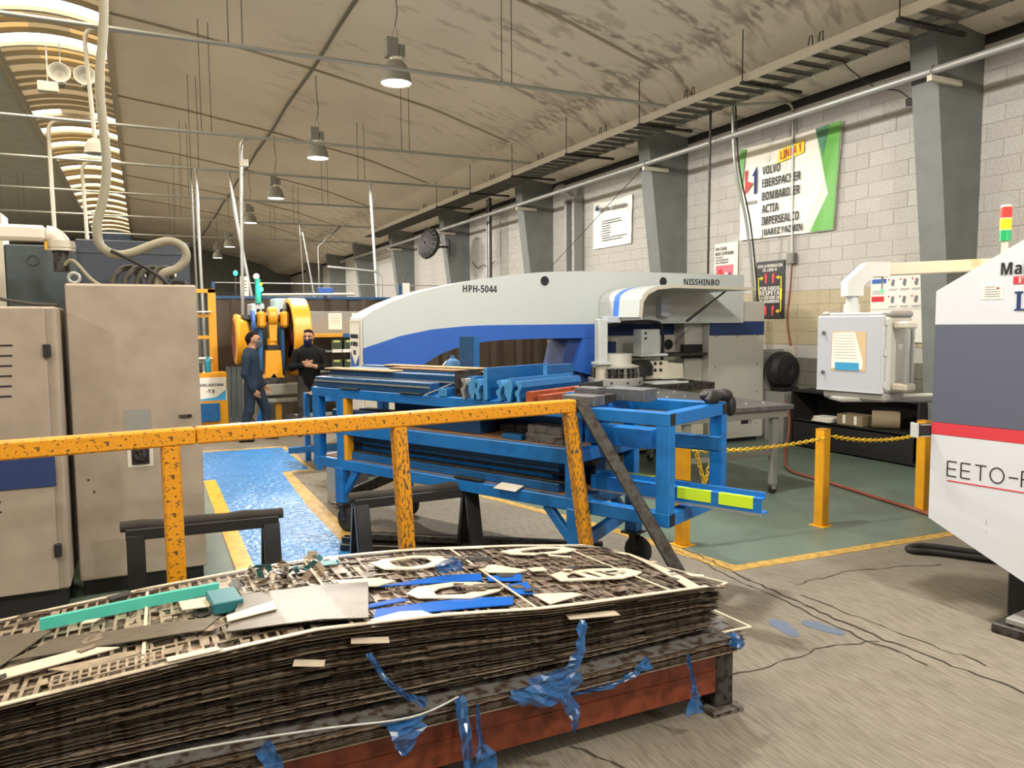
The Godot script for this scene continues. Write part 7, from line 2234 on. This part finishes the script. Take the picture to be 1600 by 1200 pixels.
func people() -> void:
	var pm := mat("figure", "ffffff", 0.75)
	pm.vertex_color_use_as_albedo = true
	pm.metallic_specular = 0.2
	var skin := Color(0.42, 0.225, 0.135)
	var suit := Color(0.026, 0.038, 0.058)
	var shoe_c := Color(0.015, 0.014, 0.013)
	# the walking man in the blue coverall, seen from his right side
	var t := thing("person", "man in dark blue coverall and grey mask walking by the yellow press", "person", Vector3(1.5, 0, -12.4))
	var g := gw(t)
	g.use_col = true
	var zc := -12.4
	var D := Vector3(0.93, 0, 0.36)   # the way he faces
	var S := Vector3(-0.36, 0, 0.93)  # his right side, toward the viewer
	var V := func(x: float, y: float, s: float) -> Vector3: return Vector3(x, y, zc) + S * s
	var flat_ax := D
	var body := [
		[V.call(1.505, 0.90, 0.0), V.call(1.495, 1.08, 0.0), 0.158, 0.15, suit, flat_ax, 0.82],
		[V.call(1.495, 1.05, 0.0), V.call(1.475, 1.27, 0.0), 0.152, 0.172, suit, flat_ax, 0.76],
		[V.call(1.475, 1.27, -0.11), V.call(1.475, 1.27, 0.11), 0.085, 0.085, suit],
		[V.call(1.475, 1.30, -0.15), V.call(1.475, 1.30, 0.15), 0.062, 0.062, suit],
		[V.call(1.475, 1.33, 0.0), V.call(1.49, 1.39, 0.0), 0.075, 0.062, suit],
		[V.call(1.49, 1.37, 0.0), V.call(1.515, 1.47, 0.0), 0.054, 0.05, skin],
		[V.call(1.465, 1.30, 0.175), V.call(1.44, 1.05, 0.215), 0.066, 0.055, suit],
		[V.call(1.44, 1.05, 0.215), V.call(1.535, 0.84, 0.205), 0.053, 0.043, suit],
		[V.call(1.535, 0.84, 0.205), V.call(1.555, 0.80, 0.20), 0.046, 0.048, suit],
		[V.call(1.475, 1.30, -0.175), V.call(1.50, 1.05, -0.215), 0.066, 0.055, suit],
		[V.call(1.50, 1.05, -0.215), V.call(1.62, 0.86, -0.19), 0.053, 0.042, suit],
		[V.call(1.49, 0.86, 0.085), V.call(1.455, 0.47, 0.10), 0.105, 0.075, suit],
		[V.call(1.455, 0.47, 0.10), V.call(1.345, 0.12, 0.10), 0.073, 0.062, suit],
		[V.call(1.52, 0.86, -0.085), V.call(1.66, 0.48, -0.09), 0.105, 0.074, suit],
		[V.call(1.66, 0.48, -0.09), V.call(1.66, 0.12, -0.09), 0.073, 0.062, suit],
		[V.call(1.33, 0.05, 0.10), V.call(1.33, 0.035, 0.10) + D * 0.17, 0.045, 0.034, shoe_c],
		[V.call(1.345, 0.11, 0.10), V.call(1.335, 0.05, 0.10), 0.05, 0.045, shoe_c],
		[V.call(1.65, 0.05, -0.09), V.call(1.65, 0.035, -0.09) + D * 0.17, 0.045, 0.034, shoe_c],
		[V.call(1.66, 0.11, -0.09), V.call(1.655, 0.05, -0.09), 0.05, 0.045, shoe_c],
		[V.call(1.43, 1.385, 0.0), V.call(1.53, 1.375, 0.0), 0.05, 0.05, suit]]
	nets(body, 0.0145, 0.035, g)
	var w1: Vector3 = V.call(1.56, 0.81, 0.20)
	nets([[w1 + Vector3(-0.01, 0.03, 0), w1 + Vector3(0.01, -0.02, 0), 0.03, 0.024, skin]] + hand(w1, Vector3(0.42, -0.9, 0.1), -S, D, 0.45, skin), 0.005, 0.008, g)
	var w2: Vector3 = V.call(1.625, 0.85, -0.19)
	nets([[w2 + Vector3(-0.01, 0.03, 0), w2 + Vector3(0.01, -0.02, 0), 0.03, 0.024, skin]] + hand(w2, Vector3(0.42, -0.9, 0.0), S, D, 0.45, skin), 0.005, 0.008, g)
	var hc := V.call(1.535, 1.555, 0.0) as Vector3
	nets(head(hc, D, skin, Vector3(0.06, 1, 0)) + [[hc - Vector3(0.03, 0.06, 0), hc - Vector3(0.045, 0.14, 0), 0.05, 0.05, skin]], 0.0062, 0.012, g)
	part("body", g, pm, t)
	g = gw(t); g.use_col = true
	var hair := Color(0.013, 0.011, 0.010)
	nets([[hc - D * 0.03 + Vector3(0, 0.052, 0), hc - D * 0.045 + Vector3(0, 0.03, 0), 0.080, 0.084, hair, S, 0.95], [hc - D * 0.055 + Vector3(0, 0.0, 0), hc - D * 0.06 - Vector3(0, 0.05, 0), 0.068, 0.045, hair, S, 1.0], [hc + D * 0.045 + Vector3(0, 0.092, 0), hc + Vector3(0, 0.095, 0), 0.026, 0.035, hair, S, 1.5]], 0.0065, 0.02, g)
	part("hair", g, pm, t)
	g = gw(t); g.use_col = true
	var grey_c := Color(0.10, 0.105, 0.10)
	nets([[hc + D * 0.072 - Vector3(0, 0.03, 0), hc + D * 0.065 - Vector3(0, 0.085, 0), 0.052, 0.042, grey_c, S, 1.15], [hc + D * 0.10 - Vector3(0, 0.025, 0), hc + D * 0.105 - Vector3(0, 0.05, 0), 0.024, 0.024, grey_c]], 0.0065, 0.02, g)
	for s: float in [-1.0, 1.0]:
		g.col = grey_c
		g.tube([hc + D * 0.05 + S * s * 0.062 - Vector3(0, 0.03, 0), hc + S * s * 0.086 - D * 0.015 + Vector3(0, 0.0, 0)], 0.003, 5)
	part("face_mask", g, pm, t)
	# the man in the black hooded top, facing the viewer with clasped hands
	t = thing("person", "man in black hooded top with navy mask and clasped hands, facing the viewer", "person", Vector3(2.4, 0, -12.6))
	g = gw(t)
	g.use_col = true
	zc = -12.6
	var F := Vector3(-0.26, 0, 0.966)
	var R2 := Vector3(0.966, 0, 0.26)     # to the viewer's right
	var top_c := Color(0.012, 0.012, 0.015)
	var jean := Color(0.055, 0.055, 0.053)
	var W := func(s: float, y: float, fwd: float) -> Vector3: return Vector3(2.405, y, zc) + R2 * s + F * fwd
	body = [
		[W.call(0, 0.92, 0), W.call(0, 1.10, 0), 0.168, 0.165, top_c, F, 0.72],
		[W.call(0, 1.10, 0), W.call(0, 1.30, 0), 0.172, 0.185, top_c, F, 0.68],
		[W.call(-0.13, 1.34, 0), W.call(0.13, 1.34, 0), 0.072, 0.072, top_c],
		[W.call(-0.06, 1.39, -0.02), W.call(0.06, 1.39, -0.02), 0.07, 0.07, top_c],
		[W.call(-0.07, 1.40, 0.03), W.call(0.0, 1.35, 0.085), 0.035, 0.028, top_c],
		[W.call(0.07, 1.40, 0.03), W.call(0.0, 1.35, 0.085), 0.035, 0.028, top_c],
		[W.call(0, 1.38, 0), W.call(0, 1.48, 0.015), 0.055, 0.052, skin],
		[W.call(-0.20, 1.33, 0), W.call(-0.275, 1.10, 0.0), 0.068, 0.058, top_c],
		[W.call(-0.275, 1.10, 0.0), W.call(-0.085, 1.14, 0.21), 0.054, 0.042, top_c],
		[W.call(0.20, 1.33, 0), W.call(0.285, 1.10, 0.0), 0.068, 0.058, top_c],
		[W.call(0.285, 1.10, 0.0), W.call(0.16, 1.11, 0.17), 0.054, 0.044, top_c],
		[W.call(0.16, 1.11, 0.17), W.call(0.04, 1.14, 0.22), 0.034, 0.028, skin],
		[W.call(-0.09, 0.90, 0), W.call(-0.12, 0.48, 0.02), 0.105, 0.078, jean],
		[W.call(-0.12, 0.48, 0.02), W.call(-0.14, 0.10, 0.0), 0.075, 0.062, jean],
		[W.call(0.09, 0.90, 0), W.call(0.10, 0.48, 0.02), 0.105, 0.078, jean],
		[W.call(0.10, 0.48, 0.02), W.call(0.11, 0.10, 0.0), 0.075, 0.062, jean],
		[W.call(-0.14, 0.05, 0.0), W.call(-0.17, 0.035, 0.17), 0.046, 0.036, shoe_c],
		[W.call(0.11, 0.05, 0.0), W.call(0.13, 0.035, 0.17), 0.046, 0.036, shoe_c]]
	nets(body, 0.0145, 0.035, g)
	var h1: Vector3 = W.call(-0.075, 1.145, 0.215)
	var h2: Vector3 = W.call(0.05, 1.145, 0.225)
	nets([[W.call(-0.10, 1.14, 0.20), h1, 0.029, 0.024, skin]] + hand(h1, R2 + Vector3(0, 0.35, 0) + F * 0.1, -F, Vector3.UP, 0.5, skin), 0.005, 0.007, g)
	nets([[W.call(0.08, 1.135, 0.21), h2, 0.029, 0.024, skin]] + hand(h2 + F * 0.03, -R2 + Vector3(0, 0.25, 0), -F, Vector3.UP, 0.55, skin), 0.005, 0.007, g)
	hc = W.call(0, 1.585, 0.02)
	var hf := (F + Vector3(-0.12, 0, 0)).normalized()
	var hr := hf.cross(Vector3.UP)
	nets(head(hc, hf, skin, Vector3(0.0, 1, 0.03)) + [[hc - Vector3(0, 0.06, 0), hc - Vector3(0, 0.14, 0.01), 0.052, 0.052, skin]], 0.0062, 0.012, g)
	part("body", g, pm, t)
	g = gw(t); g.use_col = true
	nets([[hc - hf * 0.03 + Vector3(0, 0.052, 0), hc - hf * 0.045 + Vector3(0, 0.03, 0), 0.082, 0.086, hair, hr, 0.95], [hc + hf * 0.05 + Vector3(0, 0.092, 0) - hr * 0.04, hc + hf * 0.052 + Vector3(0, 0.096, 0) + hr * 0.04, 0.022, 0.022, hair], [hc - hf * 0.05, hc - hf * 0.055 - Vector3(0, 0.05, 0), 0.068, 0.05, hair, hr, 1.05]], 0.0065, 0.02, g)
	part("hair", g, pm, t)
	g = gw(t); g.use_col = true
	var navy_c := Color(0.016, 0.017, 0.045)
	nets([[hc + hf * 0.062 - Vector3(0, 0.06, 0), hc + hf * 0.045 - Vector3(0, 0.115, 0), 0.056, 0.05, navy_c, hr, 1.2], [hc + hf * 0.085 - Vector3(0, 0.055, 0), hc + hf * 0.08 - Vector3(0, 0.09, 0), 0.034, 0.03, navy_c]], 0.0065, 0.02, g)
	part("face_mask", g, pm, t)

# ---------------------------------------------------------------- far part of the hall
func background() -> void:
	# curtain partition of separate hanging strips
	var t := thing("curtain_partition", "brown strip curtain partition across the hall behind the workers", "partition", Vector3(5, 0, -15.6))
	var rng := RandomNumberGenerator.new()
	rng.seed = 8
	for k in 24:
		var x0 := 1.22 + 0.315 * k
		var g := gw(t)
		var z := -15.6 + 0.02 * (k % 2)
		var pts := [Vector2(x0, z), Vector2(x0 + 0.08, z + rng.randf_range(-0.02, 0.03)), Vector2(x0 + 0.2, z + rng.randf_range(-0.03, 0.02)), Vector2(x0 + 0.325, z)]
		for i in 3:
			g.quad(Vector3(pts[i].x, 0.02, pts[i].y), Vector3(pts[i + 1].x, 0.02, pts[i + 1].y), Vector3(pts[i + 1].x, 2.3, pts[i + 1].y), Vector3(pts[i].x, 2.3, pts[i].y), Vector3.BACK)
			g.quad(Vector3(pts[i].x, 0.02, pts[i].y - 0.006), Vector3(pts[i + 1].x, 0.02, pts[i + 1].y - 0.006), Vector3(pts[i + 1].x, 2.3, pts[i + 1].y - 0.006), Vector3(pts[i].x, 2.3, pts[i].y - 0.006), Vector3.FORWARD)
		part("curtain_strip", g, M.curtain, t)
	pbox("top_rail", Vector3(1.2, 2.29, -15.64), Vector3(8.7, 2.345, -15.56), M.tool_dark, t, 0.004)
	for x: float in [1.24, 4.9, 8.6]:
		pbox("post", Vector3(x - 0.03, 0, -15.68), Vector3(x + 0.03, 2.62, -15.62), M.tool_dark, t, 0.004)
	var g := gw(t); g.tube([Vector3(1.24, 2.6, -15.65), Vector3(8.6, 2.6, -15.65)], 0.012, 6); part("guy_pipe", g, M.galvanized, t)
	var sg := thing("blue_plate", "small plain blue plate clipped on top of the curtain partition", "plate", Vector3(3.33, 2.3, -15.5))
	pbox("plate", Vector3(3.17, 2.36, -15.52), Vector3(3.47, 2.52, -15.50), M.band_blue, sg, 0.004)
	pbox("clip", Vector3(3.29, 2.30, -15.56), Vector3(3.35, 2.40, -15.51), M.dark_steel, sg, 0.002)
	sg = thing("notice_board", "white notice hung above the partition beside the bent drop pipe", "notice", Vector3(1.75, 2.35, -15.5))
	pbox("board", Vector3(1.72, 2.33, -15.6), Vector3(1.87, 2.72, -15.58), M.paper, sg, 0.0)
	for k in 4:
		pbox("text_line", Vector3(1.74, 2.62 - 0.06 * k, -15.581), Vector3(1.84, 2.64 - 0.06 * k, -15.577), M.ink_soft, sg, 0.0)
	sg = thing("light_tube", "pale tube lying along the top of the partition above the yellow press", "tube", Vector3(2.6, 2.36, -15.5))
	g = gw(sg); g.tube([Vector3(2.1, 2.37, -15.5), Vector3(3.9, 2.40, -15.52)], 0.025, 8); part("tube", g, M.cream, sg)
	sg = thing("post_sign", "small white sign on a thin mast above the left end of the turret press", "sign", Vector3(4.98, 2.3, -15.5))
	pbox("mast", Vector3(4.96, 2.3, -15.52), Vector3(4.975, 2.78, -15.5), M.dark_steel, sg, 0.0)
	pbox("plate", Vector3(4.92, 2.42, -15.5), Vector3(5.07, 2.64, -15.49), M.paper, sg, 0.0)
	# eccentric press
	var p := thing("eccentric_press", "yellow and grey eccentric press with a large yellow flywheel behind the two workers", "press", Vector3(2.0, 0, -13.8))
	var Y: Material = M.yellow
	pbox("column", Vector3(1.72, 0, -14.6), Vector3(2.24, 2.0, -13.95), M.press_grey, p, 0.02)
	pbox("head", Vector3(1.70, 1.9, -14.5), Vector3(1.92, 2.16, -13.9), M.grey_light, p, 0.02)
	pbox("head", Vector3(2.10, 1.9, -14.5), Vector3(2.3, 2.25, -13.9), M.grey_light, p, 0.02)
	pbox("cheek", Vector3(1.76, 1.0, -13.95), Vector3(1.84, 1.75, -13.62), M.tool_blue, p, 0.01)
	pbox("cheek", Vector3(2.13, 1.0, -13.95), Vector3(2.20, 1.75, -13.62), M.tool_blue, p, 0.01)
	var X := Transform3D(Basis(Vector3.BACK, -PI / 2), Vector3(0, 0, 0))   # y axis of a lathe along +x
	var along := func(x: float, y: float, z: float) -> Transform3D: return Transform3D(X.basis, Vector3(x, y, z))
	g = gw(p)
	g.lathe([Vector2(0.60, 0.0), Vector2(0.66, 0.0), Vector2(0.67, 0.02), Vector2(0.67, 0.28), Vector2(0.66, 0.30), Vector2(0.58, 0.30), Vector2(0.58, 0.05), Vector2(0.60, 0.0)], along.call(2.27, 1.58, -13.75), 40)
	var rim := part("flywheel_rim", g, Y, p)
	g = gw(p)
	g.lathe([Vector2(0.0, 0.06), Vector2(0.14, 0.03), Vector2(0.16, 0.08), Vector2(0.59, 0.12), Vector2(0.59, 0.2), Vector2(0.0, 0.2)], along.call(2.27, 1.58, -13.75), 32)
	part("flywheel_web", g, M.maroon, rim)
	for k in 5:
		g = gw(p)
		var a := TAU * k / 5 + 0.3
		g.beam(Vector3(2.36, 1.58 + cos(a) * 0.15, -13.75 + sin(a) * 0.15), Vector3(2.37, 1.58 + cos(a) * 0.58, -13.75 + sin(a) * 0.58), 0.09, 0.05, 0.01, Vector3.RIGHT)
		part("flywheel_spoke", g, M.black, rim)
	g = gw(p)
	g.lathe([Vector2(0.33, 0.0), Vector2(0.42, 0.02), Vector2(0.43, 0.06), Vector2(0.36, 0.2), Vector2(0.2, 0.3), Vector2(0.0, 0.32)], along.call(1.38, 1.55, -13.75), 30)
	g.prism([Vector2(-0.12, 0.0), Vector2(0.1, 0.0), Vector2(0.2, 0.42), Vector2(-0.05, 0.4)], 1.40, 1.66, Transform3D(Basis(Vector3.FORWARD, Vector3.UP, Vector3.RIGHT), Vector3(0, 1.5, -13.75)))
	part("gear_guard", g, Y, p)
	g = gw(p)
	g.lathe([Vector2(0.0, 0.03), Vector2(0.33, 0.01), Vector2(0.33, 0.06), Vector2(0.0, 0.06)], along.call(1.37, 1.55, -13.75), 30)
	part("gear_face", g, M.maroon, p)
	g = gw(p); g.cyl(Vector3(1.5, 1.9, -13.6), Vector3(2.3, 1.9, -13.6), 0.06, 0.06, 16); part("crankshaft", g, M.dark_steel, p)
	g = gw(p); g.lathe([Vector2(0.08, 0), Vector2(0.19, 0.01), Vector2(0.19, 0.05), Vector2(0.08, 0.07)], along.call(1.64, 1.86, -13.55), 22); part("blue_collar", g, M.stripe_blue, p)
	for x: float in [1.74, 2.12]:
		g = gw(p); g.span(Vector3(x, 1.74, -13.72), Vector3(x + 0.14, 2.02, -13.46), 0.04); part("bearing_cap", g, Y, p)
		for s: float in [-0.04, 0.04]:
			g = gw(p); g.cyl(Vector3(x + 0.07 + s, 2.0, -13.55), Vector3(x + 0.07 + s, 2.06, -13.55), 0.03, 0.03, 8); part("cap_nut", g, M.black, p)
	g = gw(p)
	g.lathe([Vector2(0.0, 0), Vector2(0.15, 0.0), Vector2(0.165, 0.02), Vector2(0.165, 0.12), Vector2(0.15, 0.14), Vector2(0.0, 0.14)], along.call(1.92, 1.93, -13.55), 26)
	g.prism([Vector2(1.92, 1.85), Vector2(2.06, 1.85), Vector2(2.04, 1.52), Vector2(1.93, 1.52)], -13.64, -13.46, plane_z(0))
	part("connecting_rod", g, Y, p)
	g = gw(p); g.cyl(Vector3(1.98, 1.45, -13.56), Vector3(1.98, 1.56, -13.56), 0.085, 0.085, 14); part("screw_nut", g, Y, p)
	pbox("ram_gap", Vector3(1.88, 1.33, -13.66), Vector3(2.08, 1.45, -13.46), M.black, p, 0.01)
	g = gw(p); g.prism([Vector2(1.86, 1.36), Vector2(2.10, 1.36), Vector2(2.12, 0.95), Vector2(2.17, 0.88), Vector2(2.04, 0.88), Vector2(1.98, 0.97), Vector2(1.90, 0.88), Vector2(1.81, 0.88), Vector2(1.84, 0.95)], -13.74, -13.45, plane_z(0)); part("ram", g, Y, p)
	g = gw(p); g.cyl(Vector3(1.97, 0.72, -13.6), Vector3(1.97, 0.95, -13.6), 0.06, 0.06, 14); part("punch_holder", g, M.dark_steel, p)
	pbox("bolster", Vector3(1.72, 0.62, -14.0), Vector3(2.42, 0.80, -13.2), M.press_grey, p, 0.01)
	pbox("die_block", Vector3(1.82, 0.80, -13.8), Vector3(2.15, 0.90, -13.35), M.dark_steel, p, 0.008)
	pbox("work_table", Vector3(1.75, 0.52, -13.3), Vector3(2.35, 0.57, -12.95), M.press_grey, p, 0.006)
	pbox("table_leg", Vector3(1.93, 0, -13.12), Vector3(2.02, 0.52, -13.03), Y, p, 0.006)
	pbox("base", Vector3(1.65, 0, -14.7), Vector3(2.5, 0.12, -13.15), M.dark_steel, p, 0.01)
	var st := thing("signal_column", "clear green signal column with a glowing green lamp on top of the yellow press", "signal light", Vector3(1.82, 2.16, -13.9))
	g = G.new(); g.cyl(Vector3(0, 0, 0), Vector3(0, 0.42, 0), 0.05, 0.05, 14); part("tube", g, M.green_tube, st)
	g = G.new(); g.ball(Vector3(0.045, 0.24, 0.05), Vector3(0.04, 0.045, 0.04), 12); part("lit_lens", g, M.green_lit, st)
	g = G.new(); g.ball(Vector3(0.045, 0.33, 0.05), Vector3(0.03, 0.03, 0.03), 10); part("yellow_lens", g, M.label_yellow, st)
	g = G.new(); g.ball(Vector3(-0.02, 0.46, 0), Vector3(0.055, 0.055, 0.055), 12); part("white_globe", g, M.paper, st)
	var om := OmniLight3D.new()
	om.name = "green_light"; om.light_color = Color(0.3, 1, 0.8); om.light_energy = 0.12; om.light_size = 0.03; om.omni_range = 20; om.omni_attenuation = 2.0; om.shadow_enabled = true
	st.add_child(om); om.position = Vector3(0.045, 0.24, 0.13)
	st = thing("signal_column", "distant blue-green glowing signal lamp behind the leaning drop pipe", "signal light", Vector3(2.0, 0, -19.0))
	g = G.new(); g.cyl(Vector3(0, 0, 0), Vector3(0, 2.9, 0), 0.02, 0.02, 8); part("pole", g, M.dark_steel, st)
	g = G.new(); g.ball(Vector3(0, 3.0, 0), Vector3(0.05, 0.06, 0.05), 12); part("lit_lens", g, M.green_lit, st)
	# bench and bins
	var b := thing("parts_bench", "grey-backed workbench with a yellow beam and shelves of small bins behind the press", "workbench", Vector3(3.6, 0, -14.7))
	pbox("back_panel", Vector3(2.75, 1.62, -14.95), Vector3(4.7, 2.04, -14.9), M.grey_mid, b, 0.004)
	pbox("yellow_beam", Vector3(2.75, 1.55, -14.92), Vector3(4.7, 1.62, -14.55), Y, b, 0.004)
	pbox("blue_clip", Vector3(3.42, 1.54, -14.55), Vector3(3.56, 1.62, -14.53), M.tool_blue, b, 0.002)
	for y: float in [1.27, 0.90, 0.45]:
		pbox("shelf", Vector3(2.75, y, -14.92), Vector3(4.7, y + 0.03, -14.5), M.grey_mid, b, 0.003)
	for x: float in [2.75, 4.68]:
		pbox("upright", Vector3(x, 0, -14.92), Vector3(x + 0.05, 1.6, -14.86), M.dark_steel, b, 0.003)
	for k in 5:
		pbox("shelf_label", Vector3(3.2 + 0.2 * k, 1.262, -14.5), Vector3(3.38 + 0.2 * k, 1.322, -14.49), [M.paper, M.paper, M.yellow, M.paper, M.paper][k], b, 0.0)
	for k in 7:
		var bn := thing("parts_bin", "dark green bin with pale tag, %s, %s from the left" % ["middle bench shelf" if k < 4 else "upper bench shelf", ["first", "second", "third", "fourth"][k % 4]], "bin", Vector3(3.3 + 0.24 * (k % 4), 0.93 if k < 4 else 1.30, -14.65), 0.0, "bins on the bench shelves")
		g = G.new(); g.prism([Vector2(0.1, 0), Vector2(-0.1, 0), Vector2(-0.1, 0.2), Vector2(0.1, 0.15)], -0.1, 0.1, Transform3D(Basis(Vector3.FORWARD, Vector3.UP, Vector3.RIGHT), Vector3.ZERO)); part("body", g, M.bin_green, bn)
		g = G.new(); g.span(Vector3(-0.06, 0.15, 0.1), Vector3(0.06, 0.19, 0.105)); part("tag", g, M.bin_tag, bn)
	for k in 2:
		var sh := thing("wall_sheet", "%s paper sheet pinned on the bench back panel" % ["left-hand printed", "slightly tilted"][k], "paper", Vector3(3.36 + 0.45 * k, 1.7, -14.89))
		g = G.new(); g.box(Vector3(0, 0.15, 0), Vector3(0.26, 0.31, 0.004), Basis(Vector3.BACK, -0.04 * k)); part("sheet", g, M.paper, sh)
		for j in 4:
			g = G.new(); g.box(Vector3(0, 0.25 - 0.045 * j, 0.003), Vector3(0.2, 0.008, 0.002), Basis(Vector3.BACK, -0.04 * k)); part("text_line", g, M.ink_soft, sh)
	# yellow ladder rack and cabinet
	var r := thing("ladder_rack", "tall yellow upright rack with small shelves beside the tall beige cabinet", "rack", Vector3(0.9, 0, -14.6))
	for x: float in [0.45, 1.06]:
		pbox("upright", Vector3(x, 0, -14.68), Vector3(x + 0.13, 2.43, -14.6), Y, r, 0.004)
	pbox("top_bar", Vector3(0.45, 2.36, -14.68), Vector3(1.19, 2.43, -14.6), Y, r, 0.004)
	for y: float in [1.93, 1.55]:
		pbox("cross_bar", Vector3(0.5, y, -14.67), Vector3(1.1, y + 0.06, -14.61), Y, r, 0.004)
	for y: float in [2.02, 1.20]:
		pbox("shelf", Vector3(0.5, y, -14.9), Vector3(1.1, y + 0.02, -14.5), M.paper, r, 0.002)
	var yc := thing("tool_cabinet", "yellow cabinet with a white machine sign and a blue bin, below the ladder rack", "cabinet", Vector3(1.0, 0, -14.2))
	pbox("body", Vector3(0.55, 0, -14.45), Vector3(1.28, 0.98, -14.05), Y, yc, 0.008)
	var sn := pbox("sign", Vector3(0.6, 0.50, -14.05), Vector3(1.26, 0.90, -14.04), M.paper, yc, 0.0)
	write("TROQUELADORA", Vector3(0.64, 0.74, -14.037), Vector3.RIGHT, Vector3.UP, 0.055, M.ink, sn, 0.58)
	write("-T3", Vector3(0.93, 0.64, -14.037), Vector3.RIGHT, Vector3.UP, 0.055, M.ink, sn, 0.14)
	g = gw(yc); g.prism([Vector2(0.62, 0.51), Vector2(1.25, 0.51), Vector2(1.25, 0.68), Vector2(1.1, 0.56)], -14.04, -14.036, plane_z(0)); part("sign_swoosh", g, M.cyan_box, sn)
	pbox("blue_bin", Vector3(0.75, 0.15, -14.05), Vector3(1.14, 0.46, -13.98), M.tool_blue, yc, 0.006)
	var bt := thing("water_bottle", "turquoise drinking bottle standing on the yellow cabinet", "bottle", Vector3(0.99, 0.98, -14.2))
	g = G.new(); g.lathe([Vector2(0, 0), Vector2(0.045, 0), Vector2(0.05, 0.02), Vector2(0.05, 0.12), Vector2(0.042, 0.14), Vector2(0.05, 0.16), Vector2(0.045, 0.21), Vector2(0.025, 0.24), Vector2(0, 0.24)], Transform3D(), 16); part("body", g, M.bottle, bt)
	g = G.new(); g.cyl(Vector3(0, 0.24, 0), Vector3(0, 0.275, 0), 0.028, 0.026, 12); part("cap", g, M.bottle, bt)
	var ib := thing("grey_case", "dark grey case standing on the yellow cabinet beside the bottle", "case", Vector3(0.78, 0.98, -14.2))
	g = G.new(); g.span(Vector3(-0.1, 0, -0.1), Vector3(0.12, 0.18, 0.1), 0.01); part("case", g, M.dark_steel, ib)
	g = G.new(); g.tube([Vector3(-0.05, 0.18, 0), Vector3(-0.04, 0.21, 0), Vector3(0.06, 0.21, 0), Vector3(0.07, 0.18, 0)], 0.008, 6); part("handle", g, M.black, ib)
	# second, lower blue rack beyond the cart
	var s2 := thing("stock_rack", "lower blue stock rack with bars, half hidden behind the far end of the cart", "rack", Vector3(2.5, 0, -9.8))
	for p2: Vector2 in [Vector2(1.9, -9.5), Vector2(3.3, -9.5), Vector2(1.9, -10.2), Vector2(3.3, -10.2)]:
		pbox("post", Vector3(p2.x - 0.035, 0, p2.y - 0.035), Vector3(p2.x + 0.035, 0.9, p2.y + 0.035), M.cart_blue, s2, 0.004)
	for y: float in [0.15, 0.5, 0.84]:
		for z: float in [-9.5, -10.2]:
			pbox("beam", Vector3(1.87, y, z - 0.03), Vector3(3.33, y + 0.06, z + 0.03), M.cart_blue, s2, 0.004)
		pbox("shelf", Vector3(1.9, y + 0.05, -10.2), Vector3(3.3, y + 0.065, -9.5), M.wood, s2, 0.002)
	var names := ["lowest", "middle", "upper", "pale topmost"]
	for k in 4:
		var o := G.new()
		o.span(Vector3(1.55 + 0.12 * k, [0.215, 0.215, 0.565, 0.905][k], -9.62 - 0.14 * k), Vector3(3.2, [0.29, 0.27, 0.62, 0.925][k], -9.54 - 0.14 * k), 0.004)
		solo("stock_bar", o, [M.tool_blue, M.steel, M.steel, M.plank][k], "%s bar stored on the lower blue rack" % names[k], "bar", "stock on the lower rack")
	var cn := G.new()
	cn.prism([Vector2(1.55, 0.0), Vector2(1.82, 0.0), Vector2(1.72, 0.55), Vector2(1.68, 0.55)], -12.98, -12.90, plane_z(0))
	solo("blue_board", cn, M.cart_blue, "tapered bright blue board standing behind the walking man's legs", "board")
	for k in 3:
		var bd := G.new()
		bd.beam(Vector3(1.36 + 0.1 * k, 0.0, -15.0), Vector3(1.44 + 0.1 * k, 1.0, -15.5), 0.09, 0.02, 0.0, Vector3.BACK)
		solo("leaning_board", bd, M.press_dark, "dark narrow board leaning on the curtain, " + ["left of three", "middle of three", "right of three"][k], "board", "boards leaning on the curtain")

func _ready() -> void:
	set_lights()
	fonts()
	materials()
	hall()
	overhead()
	signs()
	punch_press()
	left_machine()
	laser_machine()
	bollards()
	scrap_pile()
	rail_and_trestles()
	cart()
	background()
	people()
